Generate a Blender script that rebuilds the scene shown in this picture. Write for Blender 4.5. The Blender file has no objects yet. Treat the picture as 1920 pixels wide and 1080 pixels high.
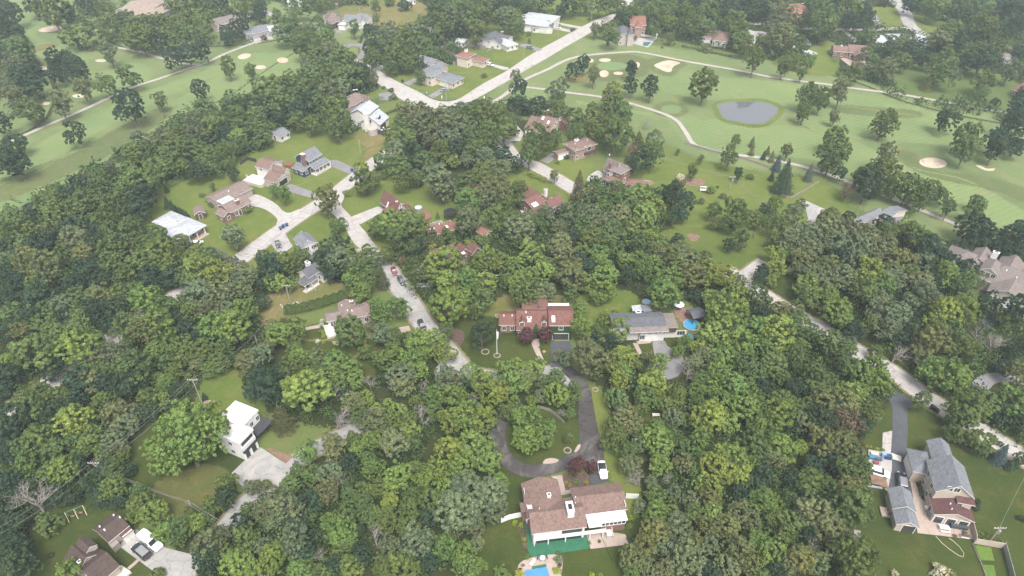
import bpy, math, random
import numpy as np
from mathutils import Vector
C = bpy.context.scene
col = C.collection
# ------------------------------------------------------------------ camera, sky, sun, exposure
F, TH, CH = 1280.0, math.radians(38.5), 125.0
cam = bpy.data.objects.new('camera', bpy.data.cameras.new('camera')); col.objects.link(cam)
cam.location = (0, 0, CH); cam.rotation_euler = (math.pi/2-TH, 0, 0)
cam.data.sensor_width = 36; cam.data.lens = 24.0; cam.data.clip_end = 8000; cam.data.clip_start = 0.5
C.camera = cam
w = bpy.data.worlds.new('World'); C.world = w; w.use_nodes = True
SUN_EL, SUN_AZ = math.radians(60), math.radians(165)      # azimuth clockwise from +Y
nt = w.node_tree; bg = nt.nodes['Background']
sky = nt.nodes.new('ShaderNodeTexSky'); sky.sky_type = 'NISHITA'; sky.sun_disc = False
sky.sun_elevation = SUN_EL; sky.sun_rotation = SUN_AZ; sky.air_density = 1.0; sky.dust_density = 6.0; sky.ozone_density = 1.0
hs = nt.nodes.new('ShaderNodeHueSaturation'); hs.inputs['Saturation'].default_value = 0.35
nt.links.new(sky.outputs[0], hs.inputs['Color']); nt.links.new(hs.outputs[0], bg.inputs['Color'])
bg.inputs['Strength'].default_value = 0.135
sl = bpy.data.lights.new('sun', 'SUN'); sl.energy = 1.5; sl.angle = math.radians(20); sl.color = (1, 0.96, 0.9)
so = bpy.data.objects.new('sun', sl); col.objects.link(so)
so.rotation_euler = (math.pi/2-SUN_EL, 0, -SUN_AZ+math.pi)
so.location = (0, 0, 300)
# a sun lamp shines along local -Z; aim it from the azimuth given above
sd = Vector((math.sin(SUN_AZ)*math.cos(SUN_EL), math.cos(SUN_AZ)*math.cos(SUN_EL), math.sin(SUN_EL)))
so.rotation_euler = sd.to_track_quat('Z', 'Y').to_euler()
C.view_settings.view_transform = 'Standard'; C.view_settings.look = 'None'
C.view_settings.exposure = 1.15; C.view_settings.gamma = 1.0
C.cycles.max_bounces = 5; C.cycles.diffuse_bounces = 3; C.cycles.volume_bounces = 1
C.cycles.glossy_bounces = 2; C.cycles.transmission_bounces = 2; C.cycles.transparent_max_bounces = 16
C.cycles.caustics_reflective = False; C.cycles.caustics_refractive = False

ct, st = math.cos(TH), math.sin(TH)
def P(px, py, z=0.0):
    """world point at height z that the photograph shows at pixel (px,py)"""
    x = (px-960)/F; y = -(py-540)/F
    d = (x, ct+y*st, -st+y*ct)
    t = (z-CH)/d[2]
    return Vector((d[0]*t, d[1]*t, z))
def scale_at(px, py, z=0.0):
    """photo pixels per metre at that point"""
    p = P(px, py, z); depth = p.y*ct + (CH-z)*st
    return F/depth
def Q(c, r):
    return lambda x, y: (480*c+x/4.0, 270*r+y/4.0)
def Z(ox, oy, s):
    return lambda x, y: (ox+x/s, oy+y/s)

# ------------------------------------------------------------------ object helpers
def tag(o, label=None, cat=None, group=None, kind=None):
    if label: o['label'] = label
    if cat: o['category'] = cat
    if group: o['group'] = group
    if kind: o['kind'] = kind
    return o
def empty(name, loc=(0,0,0), rz=0.0, **k):
    o = bpy.data.objects.new(name, None); col.objects.link(o)
    o.location = loc; o.rotation_euler = (0,0,rz); o.empty_display_size = 0.5
    return tag(o, **k)
def link(name, me, parent=None, loc=(0,0,0), rz=0.0):
    o = bpy.data.objects.new(name, me); col.objects.link(o)
    o.location = loc; o.rotation_euler = (0,0,rz)
    if parent: o.parent = parent
    return o
class MB:
    """collects faces, links them as one mesh object"""
    def __init__(s): s.v = []; s.f = []; s.m = []
    def add(s, vs, fs, mi=0):
        n = len(s.v); s.v += [tuple(v) for v in vs]
        s.f += [tuple(i+n for i in f) for f in fs]; s.m += [mi]*len(fs); return s
    def box(s, x0, x1, y0, y1, z0, z1, mi=0):
        return s.add([(x0,y0,z0),(x1,y0,z0),(x1,y1,z0),(x0,y1,z0),(x0,y0,z1),(x1,y0,z1),(x1,y1,z1),(x0,y1,z1)],
            [(0,3,2,1),(4,5,6,7),(0,1,5,4),(1,2,6,5),(2,3,7,6),(3,0,4,7)], mi)
    def frust(s, x0,x1,y0,y1,z0, a0,a1,b0,b1,z1, mi=0):
        return s.add([(x0,y0,z0),(x1,y0,z0),(x1,y1,z0),(x0,y1,z0),(a0,b0,z1),(a1,b0,z1),(a1,b1,z1),(a0,b1,z1)],
            [(0,3,2,1),(4,5,6,7),(0,1,5,4),(1,2,6,5),(2,3,7,6),(3,0,4,7)], mi)
    def tube(s, pts, rad, n=6, mi=0):
        pts = [Vector(p) for p in pts]; rings = []
        if not hasattr(rad, '__len__'): rad = [rad]*len(pts)
        for i, p in enumerate(pts):
            d = (pts[min(i+1,len(pts)-1)]-pts[max(i-1,0)])
            if d.length < 1e-9: d = Vector((0,0,1))
            d.normalize()
            a = d.orthogonal() if abs(d.z) > .9 else d.cross(Vector((0,0,1)))
            a.normalize(); b = d.cross(a)
            rings.append([p+(a*math.cos(6.28318*k/n)+b*math.sin(6.28318*k/n))*rad[i] for k in range(n)])
        vs = [v for r in rings for v in r]; fs = []
        for i in range(len(pts)-1):
            for k in range(n):
                k2 = (k+1) % n
                fs.append((i*n+k, i*n+k2, (i+1)*n+k2, (i+1)*n+k))
        fs.append(tuple(range(n-1,-1,-1))); fs.append(tuple((len(pts)-1)*n+k for k in range(n)))
        return s.add(vs, fs, mi)
    def cyl(s, x, y, z0, z1, r, n=16, r2=None, mi=0):
        r2 = r if r2 is None else r2
        return s.tube([(x,y,z0),(x,y,z1)], [r, r2], n, mi)
    def mesh(s, name, mats):
        me = bpy.data.meshes.new(name); me.from_pydata(s.v, [], s.f)
        for m in (mats if isinstance(mats, (list,tuple)) else [mats]): me.materials.append(m)
        me.polygons.foreach_set('material_index', s.m); me.update(); return me
    def build(s, name, mats, parent=None, loc=(0,0,0), rz=0.0, bevel=0, smooth=False):
        me = s.mesh(name, mats); o = link(name, me, parent, loc, rz)
        if smooth: me.polygons.foreach_set('use_smooth', [True]*len(me.polygons))
        if bevel:
            b = o.modifiers.new('bevel', 'BEVEL'); b.width = bevel; b.segments = 2; b.limit_method = 'ANGLE'
        return o

# ------------------------------------------------------------------ materials
def newmat(name):
    m = bpy.data.materials.new(name); m.use_nodes = True
    return m, m.node_tree, m.node_tree.nodes['Principled BSDF']
def N(nt, t, **k):
    n = nt.nodes.new(t)
    for a, v in k.items(): setattr(n, a, v)
    return n
def mixc(nt, fac, a, b, bt='MIX'):
    n = nt.nodes.new('ShaderNodeMix'); n.data_type = 'RGBA'; n.blend_type = bt
    for s, v in ((n.inputs[0], fac), (n.inputs[6], a), (n.inputs[7], b)):
        if hasattr(v, 'links') or hasattr(v, 'is_output'): nt.links.new(v, s)
        else: s.default_value = v if not isinstance(v, tuple) else (*v[:3], 1)
    return n.outputs[2]
def noise(nt, vec, scale, detail=3, rough=.55, dist=0.0):
    n = N(nt, 'ShaderNodeTexNoise'); n.inputs['Scale'].default_value = scale
    n.inputs['Detail'].default_value = detail; n.inputs['Roughness'].default_value = rough; n.inputs['Distortion'].default_value = dist
    nt.links.new(vec, n.inputs['Vector']); return n.outputs['Fac']
def ramp(nt, fac, a, b):
    r = N(nt, 'ShaderNodeMapRange'); r.clamp = True
    nt.links.new(fac, r.inputs['Value']); r.inputs['From Min'].default_value = a; r.inputs['From Max'].default_value = b
    return r.outputs['Result']
def surf(name, c1, c2=None, scale=1.0, lo=.35, hi=.65, rough=.85, c3=None, scale3=.08, bump=0, detail=4, spec=.3, metal=0):
    """general noisy surface in object space"""
    m, nt, b = newmat(name)
    tc = N(nt, 'ShaderNodeTexCoord').outputs['Object']
    c2 = c2 or tuple(v*.75 for v in c1)
    f = noise(nt, tc, scale, detail)
    c = mixc(nt, ramp(nt, f, lo, hi), c2, c1)
    if c3: c = mixc(nt, ramp(nt, noise(nt, tc, scale3, 4), .45, .68), c, c3)
    nt.links.new(c, b.inputs['Base Color']); b.inputs['Roughness'].default_value = rough
    b.inputs['Specular IOR Level'].default_value = spec; b.inputs['Metallic'].default_value = metal
    if bump:
        bn = N(nt, 'ShaderNodeBump'); bn.inputs['Strength'].default_value = bump; bn.inputs['Distance'].default_value = .1
        nt.links.new(noise(nt, tc, scale*3, 3), bn.inputs['Height']); nt.links.new(bn.outputs[0], b.inputs['Normal'])
    return m
def grass(name, ca, cb, cc, s1=.03, s2=.25, stripes=None, sw=1.6, samt=.35, solid=False):
    """mown grass: broad patches, small tufts, optional mower lines"""
    m, nt, b = newmat(name)
    tc = N(nt, 'ShaderNodeTexCoord').outputs['Object']
    c = mixc(nt, ramp(nt, noise(nt, tc, s1, 5, .6), .38, .62), ca, cb)
    c = mixc(nt, ramp(nt, noise(nt, tc, s2, 5, .65), .5, .8), c, cc)
    f = noise(nt, tc, 2.2, 4, .7)
    c = mixc(nt, ramp(nt, f, .3, .7), mixc(nt, 1.0, c, (.78,.80,.74), 'MULTIPLY'), mixc(nt, 1.0, c, (1.18,1.15,1.1), 'MULTIPLY'))
    if stripes is not None:
        mp = N(nt, 'ShaderNodeMapping'); mp.inputs['Rotation'].default_value = (0,0,stripes); nt.links.new(tc, mp.inputs[0])
        wv = N(nt, 'ShaderNodeTexWave'); wv.inputs['Scale'].default_value = 1/sw; wv.inputs['Distortion'].default_value = .6
        wv.inputs['Detail Scale'].default_value = .3
        nt.links.new(mp.outputs[0], wv.inputs['Vector'])
        c = mixc(nt, ramp(nt, wv.outputs['Fac'], .3, .7), c, mixc(nt, 1.0, c, (1-samt,1-samt*.9,1-samt), 'MULTIPLY'))
    # clover, thin and worn spots
    c = mixc(nt, ramp(nt, noise(nt, tc, .09, 6, .75, 1.2), .52, .72), c, mixc(nt, 1.0, c, (1.22,1.10,.98), 'MULTIPLY'))
    c = mixc(nt, ramp(nt, noise(nt, tc, .6, 5, .8), .55, .75), c, mixc(nt, 1.0, c, (.80,.84,.80), 'MULTIPLY'))
    nt.links.new(c, b.inputs['Base Color']); b.inputs['Roughness'].default_value = 1; b.inputs['Specular IOR Level'].default_value = .1
    if not solid:      # the border of a patch thins out raggedly into what lies under it
        at = N(nt, 'ShaderNodeAttribute'); at.attribute_name = 'a'
        nz = ramp(nt, noise(nt, tc, 1.1, 5, .75), .30, .70); sm = N(nt, 'ShaderNodeMath', operation='MULTIPLY_ADD'); nt.links.new(nz, sm.inputs[0]); sm.inputs[1].default_value = .86; sm.inputs[2].default_value = .07
        gt = N(nt, 'ShaderNodeMath', operation='GREATER_THAN'); nt.links.new(at.outputs['Fac'], gt.inputs[0]); nt.links.new(sm.outputs[0], gt.inputs[1])
        tb = N(nt, 'ShaderNodeBsdfTransparent'); mx = N(nt, 'ShaderNodeMixShader'); nt.links.new(gt.outputs[0], mx.inputs[0])
        nt.links.new(tb.outputs[0], mx.inputs[1]); nt.links.new(b.outputs[0], mx.inputs[2]); nt.links.new(mx.outputs[0], nt.nodes['Material Output'].inputs['Surface'])
    return m
def pavement(name, c, crack, joint=0.0, patch=None, rough=.9):
    m, nt, b = newmat(name)
    tc = N(nt, 'ShaderNodeTexCoord').outputs['Object']
    k = mixc(nt, ramp(nt, noise(nt, tc, .35, 6, .7), .35, .7), c, tuple(v*.80 for v in c))
    k = mixc(nt, ramp(nt, noise(nt, tc, 5, 3, .7), .35, .7), mixc(nt, 1.0, k, (.93,.93,.93), 'MULTIPLY'), k)
    vo = N(nt, 'ShaderNodeTexVoronoi'); vo.feature = 'DISTANCE_TO_EDGE'; vo.inputs['Scale'].default_value = .22
    nt.links.new(tc, vo.inputs['Vector'])
    w2 = N(nt, 'ShaderNodeVectorMath', operation='ADD')
    nz = N(nt, 'ShaderNodeTexNoise'); nz.inputs['Scale'].default_value = .8; nt.links.new(tc, nz.inputs['Vector'])
    nt.links.new(tc, w2.inputs[0]); nt.links.new(nz.outputs['Color'], w2.inputs[1]); nt.links.new(w2.outputs[0], vo.inputs['Vector'])
    e = ramp(nt, vo.outputs['Distance'], .006, .022)
    k = mixc(nt, e, crack, k)
    if patch: k = mixc(nt, ramp(nt, noise(nt, tc, .12, 5, .75, 1.5), .5, .62), k, patch)
    # along strips: slab joints, a centre joint, darker wheel tracks and dirty edges
    at = N(nt, 'ShaderNodeAttribute'); at.attribute_name = 'st'; sp = N(nt, 'ShaderNodeSeparateXYZ'); nt.links.new(at.outputs['Vector'], sp.inputs[0])
    def mth(op, a_, b_=None):
        n = N(nt, 'ShaderNodeMath', operation=op); 
        for i_, v_ in enumerate((a_, b_)):
            if v_ is None: continue
            if hasattr(v_, 'is_output'): nt.links.new(v_, n.inputs[i_])
            else: n.inputs[i_].default_value = v_
        return n.outputs[0]
    fr = mth('FRACT', mth('MULTIPLY', sp.outputs[0], 1/4.8)); jn = mth('LESS_THAN', fr, .035); ab = mth('ABSOLUTE', sp.outputs[1]); cj = mth('LESS_THAN', ab, .022)
    lines = mth('MULTIPLY', mth('MAXIMUM', jn, cj), mth('MULTIPLY', sp.outputs[2], joint))
    k = mixc(nt, lines, k, crack)
    wt = ramp(nt, mth('ABSOLUTE', mth('SUBTRACT', ab, .5)), .0, .16); k = mixc(nt, mth('MULTIPLY', mth('SUBTRACT', 1.0, wt), mth('MULTIPLY', sp.outputs[2], .5)), k, mixc(nt, 1.0, k, (.84,.83,.83), 'MULTIPLY'))
    k = mixc(nt, mth('MULTIPLY', ramp(nt, ab, .8, 1.0), mth('MULTIPLY', sp.outputs[2], .55)), k, mixc(nt, 1.0, k, (.66,.64,.56), 'MULTIPLY'))
    nt.links.new(k, b.inputs['Base Color']); b.inputs['Roughness'].default_value = rough; b.inputs['Specular IOR Level'].default_value = .25
    return m
def striped(name, c1, c2, axis=2, period=.25, rough=.8, noise_amt=.15):
    """siding / boards: thin lines at an even spacing along one object axis"""
    m, nt, b = newmat(name)
    tc = N(nt, 'ShaderNodeTexCoord').outputs['Object']
    sp = N(nt, 'ShaderNodeSeparateXYZ'); nt.links.new(tc, sp.inputs[0])
    mu = N(nt, 'ShaderNodeMath', operation='MULTIPLY'); nt.links.new(sp.outputs[axis], mu.inputs[0]); mu.inputs[1].default_value = 1/period
    fr = N(nt, 'ShaderNodeMath', operation='FRACT'); nt.links.new(mu.outputs[0], fr.inputs[0])
    c = mixc(nt, ramp(nt, fr.outputs[0], .0, .22), c2, c1)
    c = mixc(nt, ramp(nt, noise(nt, tc, .9, 4), .35, .7), mixc(nt, 1.0, c, (1-noise_amt,)*3, 'MULTIPLY'), c)
    nt.links.new(c, b.inputs['Base Color']); b.inputs['Roughness'].default_value = rough; return m
def brickmat(name, c1, c2, mortar):
    m, nt, b = newmat(name)
    tc = N(nt, 'ShaderNodeTexCoord').outputs['Object']
    mp = N(nt, 'ShaderNodeMapping'); mp.inputs['Rotation'].default_value = (math.pi/2, 0, 0); nt.links.new(tc, mp.inputs[0])
    br = N(nt, 'ShaderNodeTexBrick'); br.inputs['Scale'].default_value = 2.2
    br.inputs['Color1'].default_value = (*c1,1); br.inputs['Color2'].default_value = (*c2,1); br.inputs['Mortar'].default_value = (*mortar,1)
    nt.links.new(mp.outputs[0], br.inputs['Vector'])
    c = mixc(nt, ramp(nt, noise(nt, tc, .8, 4), .35, .7), mixc(nt, 1.0, br.outputs['Color'], (.8,.8,.8), 'MULTIPLY'), br.outputs['Color'])
    nt.links.new(c, b.inputs['Base Color']); b.inputs['Roughness'].default_value = .9; return m
def shingle(name, c, dark=.72):
    """asphalt shingles: fine courses plus blotches and faint streaks"""
    m, nt, b = newmat(name)
    tc = N(nt, 'ShaderNodeTexCoord').outputs['Object']
    vo = N(nt, 'ShaderNodeTexVoronoi'); vo.inputs['Scale'].default_value = 2.6; nt.links.new(tc, vo.inputs['Vector'])
    k = mixc(nt, .75, c, mixc(nt, ramp(nt, vo.outputs['Color'], .1, .9), tuple(v*dark for v in c), tuple(min(v*1.22,1) for v in c)))
    sp = N(nt, 'ShaderNodeSeparateXYZ'); nt.links.new(tc, sp.inputs[0])
    mu = N(nt, 'ShaderNodeMath', operation='MULTIPLY'); nt.links.new(sp.outputs[2], mu.inputs[0]); mu.inputs[1].default_value = 7
    fr = N(nt, 'ShaderNodeMath', operation='FRACT'); nt.links.new(mu.outputs[0], fr.inputs[0])
    k = mixc(nt, ramp(nt, fr.outputs[0], .0, .3), mixc(nt, 1.0, k, (.86,.86,.86), 'MULTIPLY'), k)
    k = mixc(nt, ramp(nt, noise(nt, tc, .35, 5, .7), .4, .7), k, mixc(nt, 1.0, k, (.93,.925,.92), 'MULTIPLY'))
    nt.links.new(k, b.inputs['Base Color']); b.inputs['Roughness'].default_value = .95; b.inputs['Specular IOR Level'].default_value = .15; return m
def paint(name, c, rough=.5, metal=0, spec=.5, coat=0):
    m, nt, b = newmat(name)
    tc = N(nt, 'ShaderNodeTexCoord').outputs['Object']
    k = mixc(nt, ramp(nt, noise(nt, tc, 1.7, 4), .35, .75), c, tuple(v*.86 for v in c))
    nt.links.new(k, b.inputs['Base Color'])
    b.inputs['Roughness'].default_value = rough; b.inputs['Metallic'].default_value = metal; b.inputs['Specular IOR Level'].default_value = spec
    b.inputs['Coat Weight'].default_value = coat
    return m
def leafmat(name, inst=False):
    m, nt, b = newmat(name)
    oi = N(nt, 'ShaderNodeObjectInfo')
    base = oi.outputs['Color']
    if inst:
        ia = N(nt, 'ShaderNodeAttribute'); ia.attribute_type = 'INSTANCER'; ia.attribute_name = 'tint'; base = ia.outputs['Color']
    at = N(nt, 'ShaderNodeAttribute'); at.attribute_name = 'v'
    sp = N(nt, 'ShaderNodeSeparateColor'); nt.links.new(at.outputs['Color'], sp.inputs[0])
    # red: per leaf clump, green: per bough
    c = mixc(nt, ramp(nt, sp.outputs[0], 0, 1), mixc(nt, 1.0, base, (.74,.77,.74), 'MULTIPLY'), mixc(nt, 1.0, base, (1.30,1.26,1.16), 'MULTIPLY'))
    c = mixc(nt, ramp(nt, sp.outputs[1], 0, 1), mixc(nt, 1.0, c, (.74,.80,.86), 'MULTIPLY'), mixc(nt, 1.0, c, (1.3,1.2,1.0), 'MULTIPLY'))
    nt.links.new(c, b.inputs['Base Color']); b.inputs['Roughness'].default_value = .62; b.inputs['Specular IOR Level'].default_value = .22
    tr = N(nt, 'ShaderNodeBsdfTranslucent'); nt.links.new(mixc(nt, 1.0, c, (1.1,1.25,.7), 'MULTIPLY'), tr.inputs['Color'])
    mx = N(nt, 'ShaderNodeMixShader'); mx.inputs[0].default_value = .12
    nt.links.new(b.outputs[0], mx.inputs[1]); nt.links.new(tr.outputs[0], mx.inputs[2])
    nt.links.new(mx.outputs[0], nt.nodes['Material Output'].inputs['Surface'])
    return m
# ------------------------------------------------------------------ ground, lawns, golf course
def smooth_poly(pts, closed=True, sub=4):
    """Catmull-Rom through the points"""
    pts = [Vector(p) for p in pts]; n = len(pts); out = []
    rng = range(n) if closed else range(n-1)
    for i in rng:
        if closed: p0,p1,p2,p3 = pts[i-1],pts[i],pts[(i+1)%n],pts[(i+2)%n]
        else: p0,p1,p2,p3 = pts[max(i-1,0)],pts[i],pts[i+1],pts[min(i+2,n-1)]
        for k in range(sub):
            t = k/sub
            out.append(.5*((2*p1)+(p2-p0)*t+(2*p0-5*p1+4*p2-p3)*t*t+(3*p1-p0-3*p2+p3)*t**3))
    if not closed: out.append(pts[-1])
    return out
_lvl = [0.004]
SOFT = dict(lawn=2.2, fairway=3.0, forest_floor=4.0, deep_rough=4.0, golf_rough=8.0, soil_patch=.4, putting_green=.8, pond_bank=2.0)
def sheet(name, pix, m, z, smooth=True, q=None, kind='structure', sub=4, soft=None, **k):
    """a patch of ground cover outlined on the ground; grass patches thin out at the border"""
    import bmesh
    pts = [P(*(q(*p) if q else p)) for p in pix]
    if smooth: pts = smooth_poly(pts, True, sub)
    _lvl[0] += .0006; zz = _lvl[0]
    ar = sum(p.x*q_.y-q_.x*p.y for p, q_ in zip(pts, pts[1:]+pts[:1]))
    if ar < 0: pts.reverse()
    soft = SOFT.get(name, 0) if soft is None else soft
    bm = bmesh.new(); la = bm.verts.layers.float.new('a'); vs = []
    from mathutils.geometry import delaunay_2d_cdt
    n_ = len(pts); cv, _, cf, *_r = delaunay_2d_cdt([p.xy for p in pts], [(i_,(i_+1)%n_) for i_ in range(n_)], [], 1, 1e-4)
    for p in cv: v = bm.verts.new((p.x, p.y, zz)); v[la] = 1.0; vs.append(v)
    for t_ in cf: bm.faces.new([vs[i_] for i_ in t_])
    vs = []
    if soft:
        for p in pts: v = bm.verts.new((p.x, p.y, zz)); v[la] = 1.0; vs.append(v)
    if soft:
        n = len(pts); out = []
        for i_, p in enumerate(pts):
            d = (pts[(i_+1)%n]-pts[i_-1]); d.z = 0
            d = d.normalized() if d.length > 1e-6 else Vector((1,0,0))
            o_ = bm.verts.new((p.x+d.y*soft, p.y-d.x*soft, zz+.022)); o_[la] = 0.0; out.append(o_)
        for i_ in range(n):
            try: bm.faces.new((vs[i_], out[i_], out[(i_+1)%n], vs[(i_+1)%n]))
            except ValueError: pass
    for f in bm.faces:
        f.normal_update()
        if f.normal.z < 0: f.normal_flip()
    me = bpy.data.meshes.new(name); bm.to_mesh(me); bm.free(); me.materials.append(m); me.update()
    o = link(name, me); return tag(o, kind=kind, **k)
def strip(name, pix, width, m, z, q=None, sub=6, verge=1.1, **k):
    """a road or path along a centre line"""
    c = [P(*(q(*p) if q else p)) for p in pix]; c = smooth_poly(c, False, sub)
    vs = []; fs = []; _lvl[0] += .0006; zz = _lvl[0]
    r = random.Random(len(c)); st_ = []; dist = 0.0
    for i, p in enumerate(c):
        d = c[min(i+1,len(c)-1)]-c[max(i-1,0)]; d.z = 0; d.normalize(); n = Vector((-d.y, d.x, 0))
        wd = width if not hasattr(width,'__len__') else width[0]+(width[1]-width[0])*i/(len(c)-1)
        a = p+n*(wd/2+r.uniform(-.08,.08)); b = p-n*(wd/2+r.uniform(-.08,.08))
        vs += [(a.x,a.y,zz),(b.x,b.y,zz)]
        if i: fs.append((2*i-2,2*i-1,2*i+1,2*i)); dist += (c[i]-c[i-1]).length
        st_ += [(dist,1,1),(dist,-1,1)]
    me = bpy.data.meshes.new(name); me.from_pydata(vs, [], fs); me.materials.append(m); me.update()
    at = me.attributes.new('st','FLOAT_VECTOR','POINT'); at.data.foreach_set('vector', [x_ for t_ in st_ for x_ in t_])
    if verge:
        _lvl[0] += .0; ev = []; ea = []; ef = []
        for i, p in enumerate(c):
            d = c[min(i+1,len(c)-1)]-c[max(i-1,0)]; d.z = 0; d.normalize(); n = Vector((-d.y, d.x, 0))
            wd = (width if not hasattr(width,'__len__') else width[0]+(width[1]-width[0])*i/(len(c)-1))/2
            for o_, al in ((wd+verge,0),(wd+.1,1),(-wd-.1,1),(-wd-verge,0)): q_ = p+n*o_; ev.append((q_.x,q_.y,zz-.006)); ea.append(al)
            if i: ef += [(4*i-4+k_,4*i-3+k_,4*i+1+k_,4*i+k_) for k_ in range(3)]
        me2 = bpy.data.meshes.new('verge'); me2.from_pydata(ev, [], ef); me2.materials.append(M['verge']); me2.update()
        a2 = me2.attributes.new('a','FLOAT','POINT'); a2.data.foreach_set('value', [float(x_) for x_ in ea]); tag(link('verge', me2), kind='structure')
    o = link(name, me)
    k.setdefault('kind', 'structure'); return tag(o, **k)

M = {}
M['verge'] = grass('dry_verge', (.17,.15,.085), (.13,.135,.06), (.21,.175,.12), .1, .5)
M['bed'] = grass('bed_grass', (.07,.13,.03), (.09,.15,.03), (.13,.15,.05), .1, .5, solid=True)
M['ground'] = grass('rough_grass', (0.084,0.115,0.038), (0.102,0.130,0.042), (0.13,0.125,0.055), .02, .2, solid=True)
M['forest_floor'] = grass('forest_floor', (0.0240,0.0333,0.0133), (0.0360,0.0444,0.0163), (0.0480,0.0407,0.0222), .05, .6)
M['golf'] = grass('golf_rough', (0.1046,0.1423,0.0630), (0.1339,0.1708,0.0742), (0.1658,0.1708,0.0910), .015, .1)
M['fairway'] = grass('fairway_grass', (0.1244,0.1743,0.0758), (0.1493,0.1966,0.0859), (0.1742,0.1877,0.1011), .02, .12, math.radians(62), 7.0, .07)
M['darkrough'] = grass('deep_rough', (0.0832,0.1099,0.0477), (0.0979,0.1187,0.0497), (0.1371,0.1275,0.0696), .03, .25)
M['green'] = grass('putting_green', (0.118,0.172,0.082), (0.13,0.185,0.082), (0.1600,0.1924,0.0962), .05, .5)
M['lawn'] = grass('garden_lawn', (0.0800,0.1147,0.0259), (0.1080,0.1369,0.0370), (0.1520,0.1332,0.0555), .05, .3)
M['lawn2'] = grass('dark_olive_lawn', (0.0329,0.0492,0.0130), (0.0485,0.0636,0.0160), (0.0743,0.0688,0.0253), .06, .35)  # darker, more olive grass colour than the garden lawn
M['lawn_dry'] = grass('dry_lawn', (0.1040,0.1110,0.0370), (0.1600,0.1332,0.0629), (0.1920,0.1480,0.0814), .06, .3)
M['lawn_mix'] = grass('thin_lawn', (.085,.085,.03), (.07,.085,.028), (.12,.10,.045), .1, .5)
M['stripes1'] = grass('mown_lawn', (0.0800,0.1184,0.0407), (0.0960,0.1332,0.0444), (0.1280,0.1332,0.0592), .05, .3, math.radians(-18), 1.1, .3)
M['stripes2'] = grass('mown_verge', (0.1040,0.1332,0.0333), (0.1200,0.1480,0.0370), (0.1600,0.1480,0.0592), .05, .3, math.radians(3), 1.0, .18)
M['stripes3'] = grass('mown_slope', (0.0720,0.1073,0.0259), (0.0960,0.1221,0.0333), (0.1200,0.1184,0.0444), .05, .3, math.radians(-48), 1.3, .22)
M['sand'] = surf('bunker_sand', (.46,.38,.30), (.38,.31,.24), .9, c3=(.33,.26,.2), scale3=.25)
M['concrete'] = pavement('pale_concrete', (.375,.355,.34), (.24,.205,.185), joint=.75)
M['concrete2'] = pavement('grey_concrete', (.29,.285,.28), (.2,.185,.17), joint=.6, patch=(.33,.31,.29))
M['cartpath'] = pavement('cart_path', (.36,.34,.31), (.26,.24,.22))
M['asphalt'] = pavement('dark_asphalt', (.075,.078,.09), (.06,.06,.065))
M['asphalt_grey'] = pavement('worn_asphalt', (.21,.205,.21), (.13,.125,.125), patch=(.16,.155,.155))
M['asphalt_old'] = pavement('old_cracked_asphalt', (.060,.054,.054), (.025,.022,.022), patch=(.105,.097,.092))
M['patio'] = pavement('pink_patio', (.36,.29,.25), (.26,.2,.17))
M['patio_red'] = pavement('brick_patio', (.21,.13,.11), (.14,.085,.07))
M['soil'] = surf('bare_soil', (.20,.13,.09), (.13,.085,.06), .8)
M['mulch'] = surf('dark_mulch', (.11,.065,.055), (.06,.04,.035), 1.5)
M['turf'] = surf('green_carpet', (.03,.125,.07), (.022,.10,.056), .8, rough=1)
m, nt, b = newmat('pond_water'); b.inputs['Base Color'].default_value = (.10,.105,.11,1); b.inputs['Roughness'].default_value = .06
b.inputs['Specular IOR Level'].default_value = 1.0; b.inputs['IOR'].default_value = 1.6
bn = N(nt,'ShaderNodeBump'); bn.inputs['Strength'].default_value = .05
tcn = N(nt,'ShaderNodeTexCoord').outputs['Object']; nt.links.new(noise(nt, tcn, .8, 2), bn.inputs['Height']); nt.links.new(bn.outputs[0], b.inputs['Normal'])
M['water'] = m

g = MB()
S = 2000
g.add([(-S,-S,0),(S,-S,0),(S,S,0),(-S,S,0)], [(0,1,2,3)])
tag(g.build('ground', M['ground']), kind='structure')

q00,q10,q20,q30 = Q(0,0),Q(1,0),Q(2,0),Q(3,0)
q01,q11,q21,q31 = Q(0,1),Q(1,1),Q(2,1),Q(3,1)
q02,q12,q22,q32 = Q(0,2),Q(1,2),Q(2,2),Q(3,2)
q03,q13,q23,q33 = Q(0,3),Q(1,3),Q(2,3),Q(3,3)
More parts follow.
